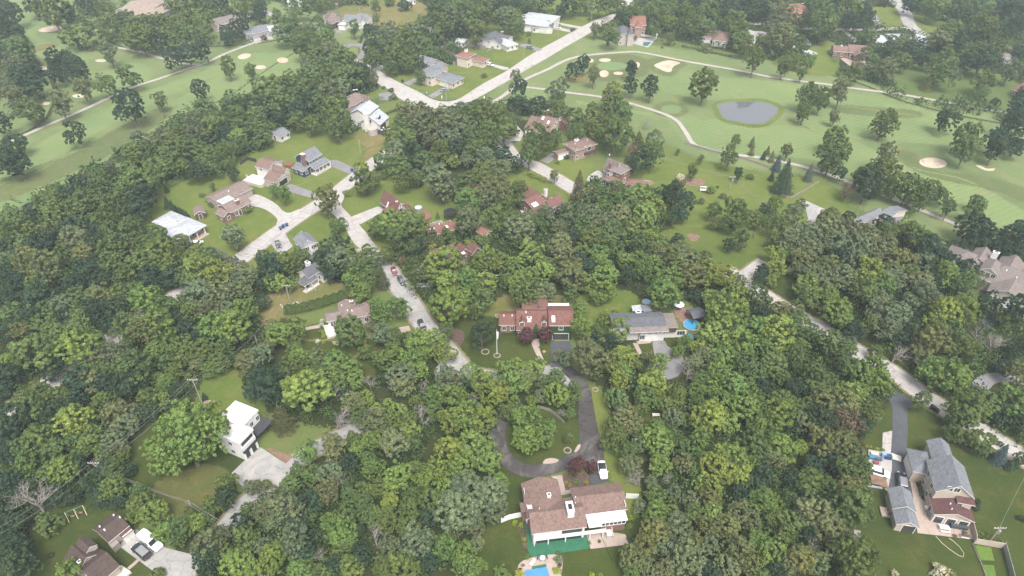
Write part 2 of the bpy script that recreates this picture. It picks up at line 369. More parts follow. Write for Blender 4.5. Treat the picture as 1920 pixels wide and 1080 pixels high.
# woods: outlines in photo pixels (also used to spread the undergrowth)
WOODS = [
 [(-60,380),(60,395),(100,350),(200,310),(240,280),(300,235),(420,190),(480,150),(540,110),(600,85),(690,120),(700,165),(650,190),(670,250),(560,230),(500,280),(440,300),(400,330),(300,340),(270,410),(330,470),(400,490),(500,480),(540,545),(490,580),(500,620),(465,690),(400,700),(330,770),(260,830),(250,960),(215,950),(130,985),(-80,990)],
 [(-60,1000),(60,1010),(50,1090),(-80,1100)],
 [(355,1090),(380,1000),(470,930),(560,880),(640,800),(560,780),(470,740),(460,680),(500,590),(580,640),(660,680),(690,660),(780,630),(840,660),(880,700),(990,700),(1070,740),(1075,800),(1000,750),(940,790),(930,850),(975,900),(930,1000),(910,1090)],
 [(1130,690),(1180,640),(1200,660),(1290,690),(1330,640),(1300,560),(1200,560),(1060,560),(900,560),(800,560),(700,520),(640,560),(560,480),(620,420),(670,470),(700,430),(800,470),(830,430),(960,440),(960,380),(1060,400),(1100,350),(1200,360),(1300,380),(1340,470),(1440,560),(1560,640),(1680,700),(1660,760),(1620,830),(1640,960),(1600,1090),(1160,1090),(1180,1000),(1220,960),(1150,800)],
 [(1440,480),(1600,440),(1700,430),(1830,490),(1800,540),(1870,600),(1930,620),(1930,850),(1760,740),(1640,660),(1500,580)],
 [(700,260),(760,200),(960,190),(1040,200),(960,260),(940,310),(1000,300),(960,340),(850,380),(730,340)],
 [(180,-40),(740,-60),(640,10),(600,20),(560,60),(480,80),(300,90),(240,90),(180,60),(110,40)],
 [(800,-60),(1180,-60),(1120,30),(1040,40),(940,20),(900,60),(860,120),(740,130),(680,100),(700,50),(800,40)],
 [(1190,-60),(2000,-60),(2000,230),(1880,230),(1700,190),(1600,150),(1440,110),(1200,60),(1150,40)],
 [(-80,40),(30,60),(60,110),(100,170),(60,240),(-80,250)],
 [(1180,520),(1290,350),(1330,360),(1440,470),(1380,520)][:0],
]
WOODS = [w_ for w_ in WOODS if w_]
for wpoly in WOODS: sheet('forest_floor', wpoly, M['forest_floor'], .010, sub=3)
# golf course
sheet('golf_rough', [(-150,-40),(180,-60),(700,60),(640,130),(420,200),(240,300),(60,400),(-250,480)], M['golf'], .006)
sheet('golf_rough', [(930,200),(1000,120),(1080,75),(1300,100),(1500,130),(1700,175),(2050,230),(2250,500),(1900,470),(1700,440),(1550,330),(1350,300),(1250,260),(1100,230)], M['golf'], .0065)
def ell(name, cx, cy, rx, ry, m, z, q=None, n=12, rot=0, **k):
    pts = [(cx+rx*math.cos(a)*math.cos(rot)-ry*math.sin(a)*math.sin(rot), cy+rx*math.cos(a)*math.sin(rot)+ry*math.sin(a)*math.cos(rot)) for a in [6.2832*i/n for i in range(n)]]
    return sheet(name, pts, m, z, q=q, **k)
FW = [[(-40,360),(60,330),(150,280),(240,235),(330,190),(420,140),(520,100),(600,100),(560,140),(440,185),(320,225),(240,275),(120,340),(0,400),(-60,420)],
 [(-40,330),(40,290),(150,230),(260,180),(380,135),(480,100),(440,125),(330,170),(200,235),(90,300),(-40,360)],
 [(0,-20),(45,0),(55,30),(80,45),(60,62),(90,82),(130,88),(160,105),(150,125),(120,110),(70,100),(20,60),(5,20)],
 [(230,120),(275,125),(270,155),(200,165),(175,180),(170,150)],
 [(1235,130),(1300,140),(1400,150),(1540,165),(1700,200),(1720,215),(1560,195),(1500,205),(1440,190),(1330,185),(1250,170)],
 [(1500,215),(1620,190),(1760,215),(1850,260),(1800,270),(1650,260),(1560,255)],
 [(1290,245),(1350,225),(1450,240),(1560,250),(1650,290),(1720,320),(1810,340),(1920,400),(1980,440),(1900,440),(1780,400),(1640,350),(1540,300),(1440,290),(1360,290)],
 [(1400,245),(1480,238),(1530,255),(1520,285),(1440,290),(1390,270)],
 [(1080,190),(1200,215),(1290,215),(1330,250),(1290,262),(1240,215),(1150,205)],
 [(1000,165),(1020,175),(1010,190),(975,190),(965,178)]]
for f in FW: sheet('fairway', f, M['fairway'], .014)
sheet('deep_rough', q01(0,0) and [(0,345),(70,315),(140,292),(230,240),(300,205),(310,215),(230,270),(150,312),(60,352),(0,372)], M['darkrough'], .016)
sheet('deep_rough', [q30(*p) for p in ((560,800),(820,820),(1100,840),(1080,870),(800,860),(540,830))], M['darkrough'], .0165)
sheet('deep_rough', [q31(*p) for p in ((1020,60),(1120,190),(1400,270),(1700,330),(1960,430),(1960,360),(1600,260),(1300,230),(1130,150),(1090,90))], M['darkrough'], .0167)
sheet('deep_rough', [q20(*p) for p in ((1040,480),(1080,530),(1180,560),(1230,510),(1280,480),(1180,440),(1060,450))], M['darkrough'], .0169)
sheet('deep_rough', [q20(*p) for p in ((560,440),(700,425),(860,420),(960,440),(1000,500),(960,560),(780,580),(680,600),(600,560),(640,500),(560,470))], M['darkrough'], .0169)
ell('deep_rough', 1190, 820, 95, 45, M['darkrough'], .0168, q20)
for a in ((60,430,65,34,q10),(1195,818,70,30,q20),(750,495,105,30,q20),(230,530,60,20,q10)): ell('putting_green', *a[:4], M['green'], .020, a[4])
for a in ((378,218,90,20,q00,-.12),(315,512,52,14,q00,0),(755,455,40,11,q00,0),(590,720,48,14,q00,0),(1832,422,50,20,q00,-.2),(345,775,30,12,q00,0),
          (200,452,43,20,q10,0),(35,505,42,15,q10,0),(592,455,20,14,q20,0),(697,451,44,14,q20,0),(690,553,35,26,q20,0),(797,550,36,12,q20,0),(938,487,20,22,q20,.6),
          (1238,142,104,39,q31,.08)):
    ell('sand_bunker', *a[:4], M['sand'], .024, a[4], rot=a[5])
    
sheet('sand_bunker', [(1066,490),(1110,468),(1150,455),(1200,455),(1262,472),(1225,490),(1202,510),(1195,535),(1160,540),(1110,520)], M['sand'], .024, q=q20)
sheet('sand_bunker', [(1560,160),(1600,165),(1640,185),(1700,182),(1690,200),(1640,200),(1590,182)], M['sand'], .024, q=q31)
sheet('soil_patch', [(420,585),(470,560),(560,570),(560,610),(500,620),(430,610)], M['lawn_dry'], .022, q=q20)
sheet('soil_patch', [(240,370),(330,330),(440,335),(400,360),(300,380),(250,400)], M['lawn_dry'], .022, q=q00)
sheet('pond_bank', [(1515,790),(1595,755),(1750,748),(1880,750),(1970,775),(2015,808),(2005,860),(1950,905),(1900,938),(1800,950),(1690,932),(1610,915),(1552,880),(1540,835)], M['lawn'], .024, q=q20)
sheet('pond_water', [(1535,790),(1600,770),(1750,764),(1870,765),(1960,790),(1995,812),(1985,850),(1940,890),(1895,922),(1800,932),(1700,915),(1620,900),(1570,870),(1560,830)], M['water'], .028, q=q20)
# gardens
LAWNS = [('lawn',[(700,130),(800,170),(870,180),(960,130),(1040,80),(1100,40),(1040,30),(900,60),(860,120),(760,120)]),
 ('lawn',[(500,280),(560,240),(640,260),(700,230),(760,210),(740,270),(700,300),(640,350),(600,380),(560,400),(450,350),(440,300)]),
 ('lawn',[(270,400),(300,350),(420,330),(500,380),(560,410),(500,440),(420,480),(360,490),(300,450)]),
 ('lawn',[(540,430),(600,395),(640,430),(680,470),(650,480),(560,440)]), ('lawn',[(430,500),(500,450),(540,470),(560,500),(480,510)]),
 ('lawn',[(650,380),(700,340),(780,330),(830,370),(860,400),(830,420),(780,400),(700,420),(670,420)]),
 ('lawn',[(690,430),(720,410),(730,440),(720,470),(700,450)]),
 ('lawn',[(960,320),(1050,380),(1070,350),(1080,280),(1000,270),(950,290),(900,330),(960,400),(1000,350)]),
 ('lawn',[(1030,300),(1100,290),(1110,340),(1080,340)]),
 ('lawn',[(1160,280),(1300,300),(1440,330),(1540,340),(1600,420),(1500,430),(1480,480),(1420,490),(1380,520),(1300,460),(1220,360),(1200,300)]),
 ('lawn_dry',[(490,590),(500,560),(580,530),(650,540),(640,560),(560,580),(510,610),(570,640),(680,640),(640,680),(560,660)]),
 ('lawn_dry',[(540,540),(600,530),(650,545),(600,560),(545,575)]),
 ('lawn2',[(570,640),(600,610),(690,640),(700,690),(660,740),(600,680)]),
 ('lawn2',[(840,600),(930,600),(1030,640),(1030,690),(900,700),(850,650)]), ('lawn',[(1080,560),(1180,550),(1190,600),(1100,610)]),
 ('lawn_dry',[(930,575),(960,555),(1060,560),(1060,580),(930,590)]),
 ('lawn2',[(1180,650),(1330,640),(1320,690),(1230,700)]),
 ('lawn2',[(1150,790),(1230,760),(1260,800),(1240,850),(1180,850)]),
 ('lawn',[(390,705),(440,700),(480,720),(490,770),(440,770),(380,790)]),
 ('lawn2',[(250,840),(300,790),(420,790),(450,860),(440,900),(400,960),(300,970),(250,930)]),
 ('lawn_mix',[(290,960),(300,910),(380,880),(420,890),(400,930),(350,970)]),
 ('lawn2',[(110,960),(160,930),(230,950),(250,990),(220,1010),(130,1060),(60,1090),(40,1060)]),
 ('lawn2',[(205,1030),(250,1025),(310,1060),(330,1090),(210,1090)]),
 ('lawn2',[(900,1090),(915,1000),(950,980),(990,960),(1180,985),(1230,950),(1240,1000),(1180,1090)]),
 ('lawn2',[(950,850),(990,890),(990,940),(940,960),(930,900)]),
 ('stripes2',[(1105,735),(1125,735),(1140,800),(1165,860),(1190,905),(1190,950),(1170,940),(1140,860),(1112,800)]),
 ('lawn2',[(1620,960),(1640,880),(1650,800),(1720,740),(1800,780),(1880,850),(1990,930),(2050,1100),(1600,1100)]),
 ('lawn2',[(1630,810),(1672,770),(1672,830),(1640,850)]),
 ('lawn2',[(1700,770),(1760,780),(1900,880),(1850,900),(1700,830)]),
 ('stripes1',[(1690,130),(1820,120),(1960,190),(1960,215),(1800,190),(1700,180)]),
 ('stripes3',[(1240,440),(1300,430),(1400,440),(1480,460),(1430,500),(1380,525),(1300,470)]),
 ('lawn',[(1635,15),(1690,18),(1695,45),(1665,52),(1640,30)]), ('lawn',[(1705,28),(1780,45),(1760,60),(1720,55)]),
 ('lawn',[(1560,80),(1560,140),(1450,120),(1520,90)]),('lawn',[(1010,0),(1180,0),(1140,25),(1060,35)]),
 ('lawn_dry',[(640,20),(760,0),(800,20),(760,50),(680,40)]),
 ('lawn_dry',[(670,255),(700,250),(720,262),(690,275)]),
 ('lawn_dry',[(690,285),(715,275),(725,280),(700,297),(685,297)]),
 ('soil',[(880,345),(905,350),(890,362),(870,358)]),
 ('soil',[(1290,440),(1310,443),(1300,452)]),
 ('mulch',[(845,620),(866,622),(866,640),(855,650),(843,640)]),
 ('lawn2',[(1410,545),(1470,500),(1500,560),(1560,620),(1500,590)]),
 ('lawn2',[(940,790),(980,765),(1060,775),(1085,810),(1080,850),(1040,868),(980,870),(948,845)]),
]
for nm, pp in LAWNS: sheet({'soil':'soil_patch','mulch':'soil_patch'}.get(nm,'lawn'), pp, M[nm], .018)
# ------------------------------------------------------------------ roads, drives, paths
_lvl[0] += .03
RA = [q10(*p) for p in ((800,465),(900,515),(1000,580),(1110,636),(1220,690),(1320,745),(1400,762),(1470,758),(1540,732),(1700,630),(1880,532))]+[q20(*p) for p in ((150,405),(350,295),(560,183),(640,148),(780,100),(790,125),(690,180),(580,252),(400,355),(250,445),(90,535))]+[q10(*p) for p in ((1860,625),(1700,715),(1600,770),(1550,830),(1450,850),(1330,845),(1240,820),(1180,792),(1060,730),(1030,690),(930,640),(860,565),(800,515),(730,440))]
sheet('road', RA, M['concrete'], .05)
strip('road', [(728,285),(718,293),(690,313),(652,344),(622,368),(590,388),(555,410),(520,435),(480,464),(440,494),(415,505),(335,553),(255,602),(150,683),(100,714),(60,744),(20,768),(-40,805)], 6.2, M['concrete'], .050)
sheet('road', [q11(*p) for p in ((500,470),(570,405),(650,370),(660,410),(640,460),(700,530),(770,600),(850,700),(900,780),(840,800),(760,770),(700,690),(660,610),(600,550),(540,490))], M['concrete'], .051)
strip('road', [(683,462),(708,487),(730,510),(745,533),(757,550),(775,577),(792,605),(817,635),(842,662),(862,687)], [6,5.6], M['concrete2'], .050)
sheet('road', [q12(*p) for p in ((1340,640),(1350,600),(1420,520),(1500,515),(1610,600),(1660,640),(1560,700),(1420,700),(1350,690))], M['concrete2'], .052)
strip('road', [(858,690),(900,703),(960,706),(1030,698),(1068,712),(1080,722)], 4.2, M['concrete2'], .049)
strip('road', [q21(*p) for p in ((-90,-60),(-20,60),(60,120),(170,165),(280,225),(400,300),(520,370),(600,400))], 6.4, M['concrete'], .050)
strip('road', [(1362,505),(1385,525),(1420,545),(1450,565),(1490,590),(1545,620),(1600,655),(1650,683),(1700,717),(1750,755),(1810,790),(1870,828),(1960,882)], 5.7, M['concrete'], .050)
strip('road', [q21(*p) for p in ((1700,1010),(1760,975),(1830,925),(1890,880))], 4.4, M['concrete'], .049)
strip('road', [(690,790),(660,808),(610,833),(575,851),(530,885),(490,922),(455,950),(428,985),(410,1003),(390,1032),(360,1060),(320,1090)], 4.4, M['concrete2'], .050)
strip('road', [q30(*p) for p in ((900,-60),(950,0),(1000,50),(1035,110),(1060,180),(1130,240),(1200,280))], [8,6], M['concrete2'], .05)
strip('road', [q30(*p) for p in ((150,212),(300,218),(550,220),(800,222),(1050,210))], 4.0, M['concrete2'], .049)
# drives
DR = [('concrete2',[(454,868),(489,839),(535,870),(565,852),(575,862),(547,884),(517,915),(470,925),(445,904),(434,888)],0),
 ('concrete2',[(255.5,992),(310,1027),(352,1038),(372,1050),(362,1100),(313,1090),(257,1049),(223,1024),(236,1007)],0),
 ('asphalt',[(1666,737),(1672,729),(1711,750),(1709,765),(1701,767),(1702,810),(1698,868),(1708,922),(1665,922),(1671,860),(1673,810),(1673,764),(1667,750)],0),
 ('patio',[(1698,860),(1709,868),(1716,905),(1727,935),(1738,945),(1748,968),(1820,985),(1826,1012),(1720,1000),(1712,935)],0),
 ('concrete',[(1628,843),(1672,850),(1672,880),(1664,922),(1645,905),(1628,880)],0),
 ('concrete',[(1655,812),(1673,808),(1670,852),(1654,850)],0),
 ('asphalt_old',[(1086,850),(1120,800),(1130,840),(1140,900),(1104,909),(1098,880),(1075,868)],0),
 ('asphalt',[(1102,892),(1108,910),(1142,903),(1136,890)],0),
 ('asphalt',[(1032,641),(1070,640),(1073,662),(1062,686),(1032,690)],0),
 ('asphalt_grey',[(1224,640),(1245,639),(1252,650),(1272,660),(1282,676),(1272,705),(1225,715),(1215,690),(1226,668)],1),
 ('asphalt_grey',[q11(*p) for p in ((540,130),(600,118),(745,185),(760,210),(690,222),(560,170))],0),
 ('asphalt_grey',[q11(*p) for p in ((195,325),(260,300),(430,360),(470,400),(400,405),(230,352))],0),
 ('concrete',[q11(*p) for p in ((910,470),(950,480),(965,505),(790,600),(740,600),(720,545),(860,490))],0),
 ('concrete2',[q11(*p) for p in ((95,720),(210,655),(275,770),(190,835),(140,790))],0),
 ('concrete',[q11(*p) for p in ((-60,395),(0,380),(60,400),(150,450),(200,500),(250,518),(330,490),(300,560),(160,610),(160,565),(100,510),(30,478),(-40,460))],1),
 ('asphalt',[q01(*p) for p in ((1570,785),(1610,780),(1710,830),(1660,865),(1620,830))],0),
 ('asphalt_grey',[q21(*p) for p in ((215,125),(290,75),(380,60),(400,90),(330,105),(270,150))],0),
 ('concrete',[q21(*p) for p in ((560,270),(580,240),(640,200),(690,230),(680,260),(620,262),(590,290),(600,330),(720,330),(600,380),(570,330))],1),
 ('concrete',[q20(*p) for p in ((-40,940),(30,935),(90,1000),(60,1060),(-30,1060))],0),
 ('patio',[q21(*p) for p in ((750,320),(900,290),(1000,270),(1075,290),(1000,325),(830,335))],0),
 ('concrete2',[q31(*p) for p in ((235,420),(280,425),(460,505),(400,580),(280,620),(300,560),(280,480))],0),
 ('asphalt',[q32(*p) for p in ((1600,250),(1640,190),(1700,150),(1720,110),(1690,60),(1760,50),(1770,100),(1720,160),(1730,230),(1650,310))],1),
 ('asphalt_grey',[q32(*p) for p in ((1520,740),(1560,680),(1650,640),(1800,650),(1960,690),(1960,730),(1800,710),(1700,720),(1630,790),(1560,760))],1),
 ('asphalt_grey',[q10(*p) for p in ((1105,625),(1200,580),(1225,600),(1150,645))],0),
 ('asphalt_grey',[q10(*p) for p in ((1290,720),(1390,665),(1450,650),(1460,665),(1330,740))],0),
 ('asphalt_grey',[q10(*p) for p in ((920,705),(1000,690),(1040,730),(1000,750),(930,755))],0),
 ('concrete',[q10(*p) for p in ((890,515),(950,490),(960,510),(930,530))],0),
 ('concrete',[q10(*p) for p in ((1770,480),(1890,508),(1900,522),(1860,528),(1760,495))],0),
 ('asphalt_grey',[q10(*p) for p in ((585,235),(650,225),(640,250),(600,248))],0),
 ('asphalt_grey',[q10(*p) for p in ((400,200),(480,170),(500,185),(440,215),(405,218))],0),
 ('concrete',[q10(*p) for p in ((-120,265),(0,250),(130,262),(120,290),(0,330),(-60,300))],0),
 ('asphalt_grey',[q00(*p) for p in ((1040,60),(1080,20),(1110,-20),(1290,-60),(1250,40),(1310,100),(1240,110),(1180,70),(1100,70))],0),
 ('concrete',[q20(*p) for p in ((350,170),(480,195),(540,205),(520,220),(370,190))],0),
 ('concrete',[q20(*p) for p in ((280,205),(320,200),(480,235),(460,248),(290,215))],0),
 ('asphalt_grey',[q20(*p) for p in ((60,335),(110,330),(230,370),(200,388),(60,350))],0),
 ('concrete',[q20(*p) for p in ((870,320),(920,285),(1085,290),(1020,358))],0),
 ('concrete',[q20(*p) for p in ((780,-30),(900,-20),(920,40),(860,52),(800,30))],0),
 ('concrete',[q20(*p) for p in ((1730,210),(1820,235),(1920,240),(1900,270),(1850,280),(1800,350),(1740,350),(1770,290))],1),
 ('concrete',[q30(*p) for p in ((190,250),(240,258),(300,300),(325,340),(290,340),(250,290))],1),
 ('asphalt_grey',[q30(*p) for p in ((550,228),(580,225),(680,305),(650,320))],0),
 ('asphalt_grey',[q30(*p) for p in ((790,80),(860,190),(800,200),(770,120))],0),
 ('patio',[q30(*p) for p in ((540,440),(620,430),(730,440),(800,490),(790,508),(630,510))],0),
 ('patio',[q23(*p) for p in ((290,335),(375,325),(400,440),(540,420),(545,455),(370,475),(345,370))],0),
 ('mulch',[q23(*p) for p in ((375,325),(570,310),(600,400),(530,425),(400,440))],0),
 ('turf',[q23(*p) for p in ((95,690),(130,690),(150,760),(570,750),(585,875),(145,945),(110,870))],0),
 ('patio',[q23(*p) for p in ((555,760),(700,745),(850,770),(880,845),(590,880))],0),
 ('patio',[q23(*p) for p in ((60,985),(140,945),(330,920),(380,960),(370,1060),(340,1150),(30,1150),(40,1040))],1),
 ('mulch',[q23(*p) for p in ((40,700),(95,690),(120,860),(80,860),(60,760))],1),
 ('patio_red',[q21(*p) for p in ((800,250),(960,270),(1075,290),(1000,320),(820,330),(700,300))],0),
 ('patio_red',[q22(*p) for p in ((1210,150),(1400,160),(1410,230),(1270,260),(1230,250))],0),
 ('patio',[q22(*p) for p in ((145,395),(200,395),(210,470),(245,560),(225,565),(170,480))],1),
 ('patio',[q22(*p) for p in ((905,415),(940,415),(975,490),(950,505))],0),
 ('patio',[q22(*p) for p in ((930,400),(1050,398),(1040,415),(950,425))],0),
 ('patio_red',[q11(*p) for p in ((1250,500),(1290,520),(1310,560),(1260,575),(1240,540))],0),
 ('soil',[q21(*p) for p in ((1290,270),(1400,260),(1450,285),(1400,320),(1240,300))],1),
 ('concrete2',[q11(*p) for p in ((1150,1080),(1200,1050),(1340,1035),(1330,1075))],0),
 ('patio',[q12(*p) for p in ((1060,300),(1150,285),(1160,320),(1080,340))],0),
 ('soil_',[q13(*p) for p in ((75,130),(110,120),(280,185),(225,240))],0),
 ('concrete',[q10(*p) for p in ((745,790),(800,770),(830,800),(770,820))],0),
]
DNAME = {'soil_':'soil_patch','concrete':'driveway','concrete2':'driveway','asphalt':'driveway','asphalt_old':'driveway','asphalt_grey':'driveway','patio':'patio','patio_red':'patio','soil':'soil_patch','mulch':'soil_patch','turf':'green_carpet'}
for nm, pp, sm in DR: sheet(DNAME[nm], pp, M[nm.rstrip('_')], .056, smooth=bool(sm), soft=0)
strip('driveway', [(1060,690),(1082,712),(1094,735),(1098,765),(1102,800),(1104,835),(1112,870)], [3.2,4.6], M['asphalt_old'], .053, verge=0)
strip('driveway', [(1106,790),(1098,835),(1082,858),(1055,870),(1025,880),(995,884),(968,876),(946,857),(935,830),(936,800),(950,775),(980,758)], 3.5, M['asphalt_old'], .0535, verge=0)
strip('path', [q10(*p) for p in ((650,365),(700,340),(760,338),(810,352),(820,385),(795,420),(760,445))], 4.5, M['asphalt_grey'], .048)
strip('path', [q10(*p) for p in ((20,30),(80,90),(180,140),(300,172),(350,180))], 3.5, M['concrete'], .048)
strip('cart_path', [q00(*p) for p in ((-60,1130),(90,1060),(300,965),(500,880),(680,800),(830,730),(1030,645),(1200,590),(1400,520),(1540,475),(1700,400),(1930,315),(2050,290))], 2.1, M['cartpath'], .046, verge=.4)
strip('cart_path', [q00(*p) for p in ((880,358),(1050,390),(1220,440),(1390,480),(1500,482))], 2.2, M['cartpath'], .0465, verge=.4)
strip('cart_path', [(917,197),(945,179),(980,152)]+[q20(*p) for p in ((250,530),(480,430),(850,392),(1000,400),(1300,460),(1700,530))]+[q30(*p) for p in ((0,575),(250,610),(450,635),(650,665),(1000,710),(1400,780),(1820,855),(2100,920))], 2.1, M['cartpath'], .0455, verge=.5)
strip('cart_path', [q20(*p) for p in ((60,650),(240,670),(450,700),(650,725),(860,770),(1000,810),(1150,860),(1240,910),(1300,990))]+[q21(*p) for p in ((1360,0),(1450,35),(1560,65),(1700,85),(1870,105))]+[q31(*p) for p in ((220,160),(350,200),(480,240),(910,405),(1060,460),(1250,540),(1400,600),(1600,680))], 2.0, M['cartpath'], .0453, verge=.4)
strip('road', [q20(*p) for p in ((1700,165),(1800,178),(1920,188),(2000,195))], 4, M['concrete'], .047)
strip('path', [q12(*p) for p in ((370,312),(420,300),(480,288))], 1.4, M['patio'], .047, verge=0)
strip('path', [q03(*p) for p in ((965,1030),(1040,960))], .8, M['patio'], .047, verge=0)
# ------------------------------------------------------------------ houses
RO = {k: shingle('shingle_'+k, tuple(v*(.62 if k in ('red','red2','redbr','pink') else .84) for v in c)) for k, c in dict(
  taupe=(.215,.165,.15), brown=(.195,.132,.114), dkbrown=(.085,.062,.056), red=(.235,.118,.098), red2=(.27,.145,.122), burg=(.115,.06,.06),
  grey=(.185,.195,.215), ltgrey=(.40,.42,.45), dkgrey=(.115,.12,.135), pink=(.33,.17,.13), tan=(.31,.25,.21), greybrown=(.20,.17,.16), redbr=(.24,.125,.11)).items()}
WA = dict(white=striped('white_siding', (.63,.61,.59), (.5,.48,.46)), beige=striped('beige_siding', (.44,.37,.31), (.36,.30,.25)),
  cream=striped('cream_siding', (.62,.53,.46), (.5,.43,.37)), blue=striped('navy_siding', (.018,.036,.085), (.012,.024,.06)),
  taupe=striped('taupe_siding', (.36,.30,.27), (.28,.23,.2)), brown=striped('dark_siding', (.10,.055,.045), (.07,.04,.03)),
  grey=striped('grey_siding', (.3,.3,.31), (.24,.24,.25)),
  brick=brickmat('red_brick', (.22,.095,.07), (.17,.075,.057), (.26,.21,.19)), pinkbrick=brickmat('pink_brick', (.33,.21,.165), (.28,.175,.14), (.37,.31,.27)),
  stone=brickmat('pale_stone', (.42,.37,.33), (.36,.31,.28), (.5,.46,.42)), ivy=surf('ivy', (.035,.07,.022), (.02,.045,.014), 2.5, bump=.6),
  stucco=surf('white_render', (.64,.63,.62), (.56,.55,.54), .6), charcoal=surf('charcoal_cladding', (.05,.052,.06), (.04,.04,.047), 1))
TRIM = paint('white_trim', (.66,.65,.63), .6); DARKTRIM = paint('dark_trim', (.06,.045,.04), .6)
WHITE = paint('white_paint', (.70,.70,.69), .6)
m, nt, b = newmat('window_glass'); b.inputs['Base Color'].default_value = (.03,.035,.045,1); b.inputs['Roughness'].default_value = .08; b.inputs['Specular IOR Level'].default_value = .8
GLASS = m
GDOOR = striped('garage_door_white', (.74,.72,.69), (.5,.49,.47), 2, .55); GDARK = striped('garage_door_dark', (.05,.045,.045), (.03,.03,.03), 2, .55)
DOORM = paint('door_dark', (.09,.05,.04), .5); SHUT = paint('shutter_dark', (.06,.065,.07), .6)
CHIMB = WA['brick']; CHIMW = WA['stucco']; METAL = paint('dull_metal', (.4,.4,.41), .45, .6); WOOD = striped('deck_boards', (.24,.17,.13), (.13,.09,.07), 1, .15)
GREYWOOD = striped('weathered_boards', (.27,.24,.22), (.16,.14,.13), 0, .2)
PALEDECK = striped('pale_deck', (.55,.49,.44), (.4,.36,.32), 1, .2)
BLACK = paint('black_plastic', (.02,.02,.022), .5)

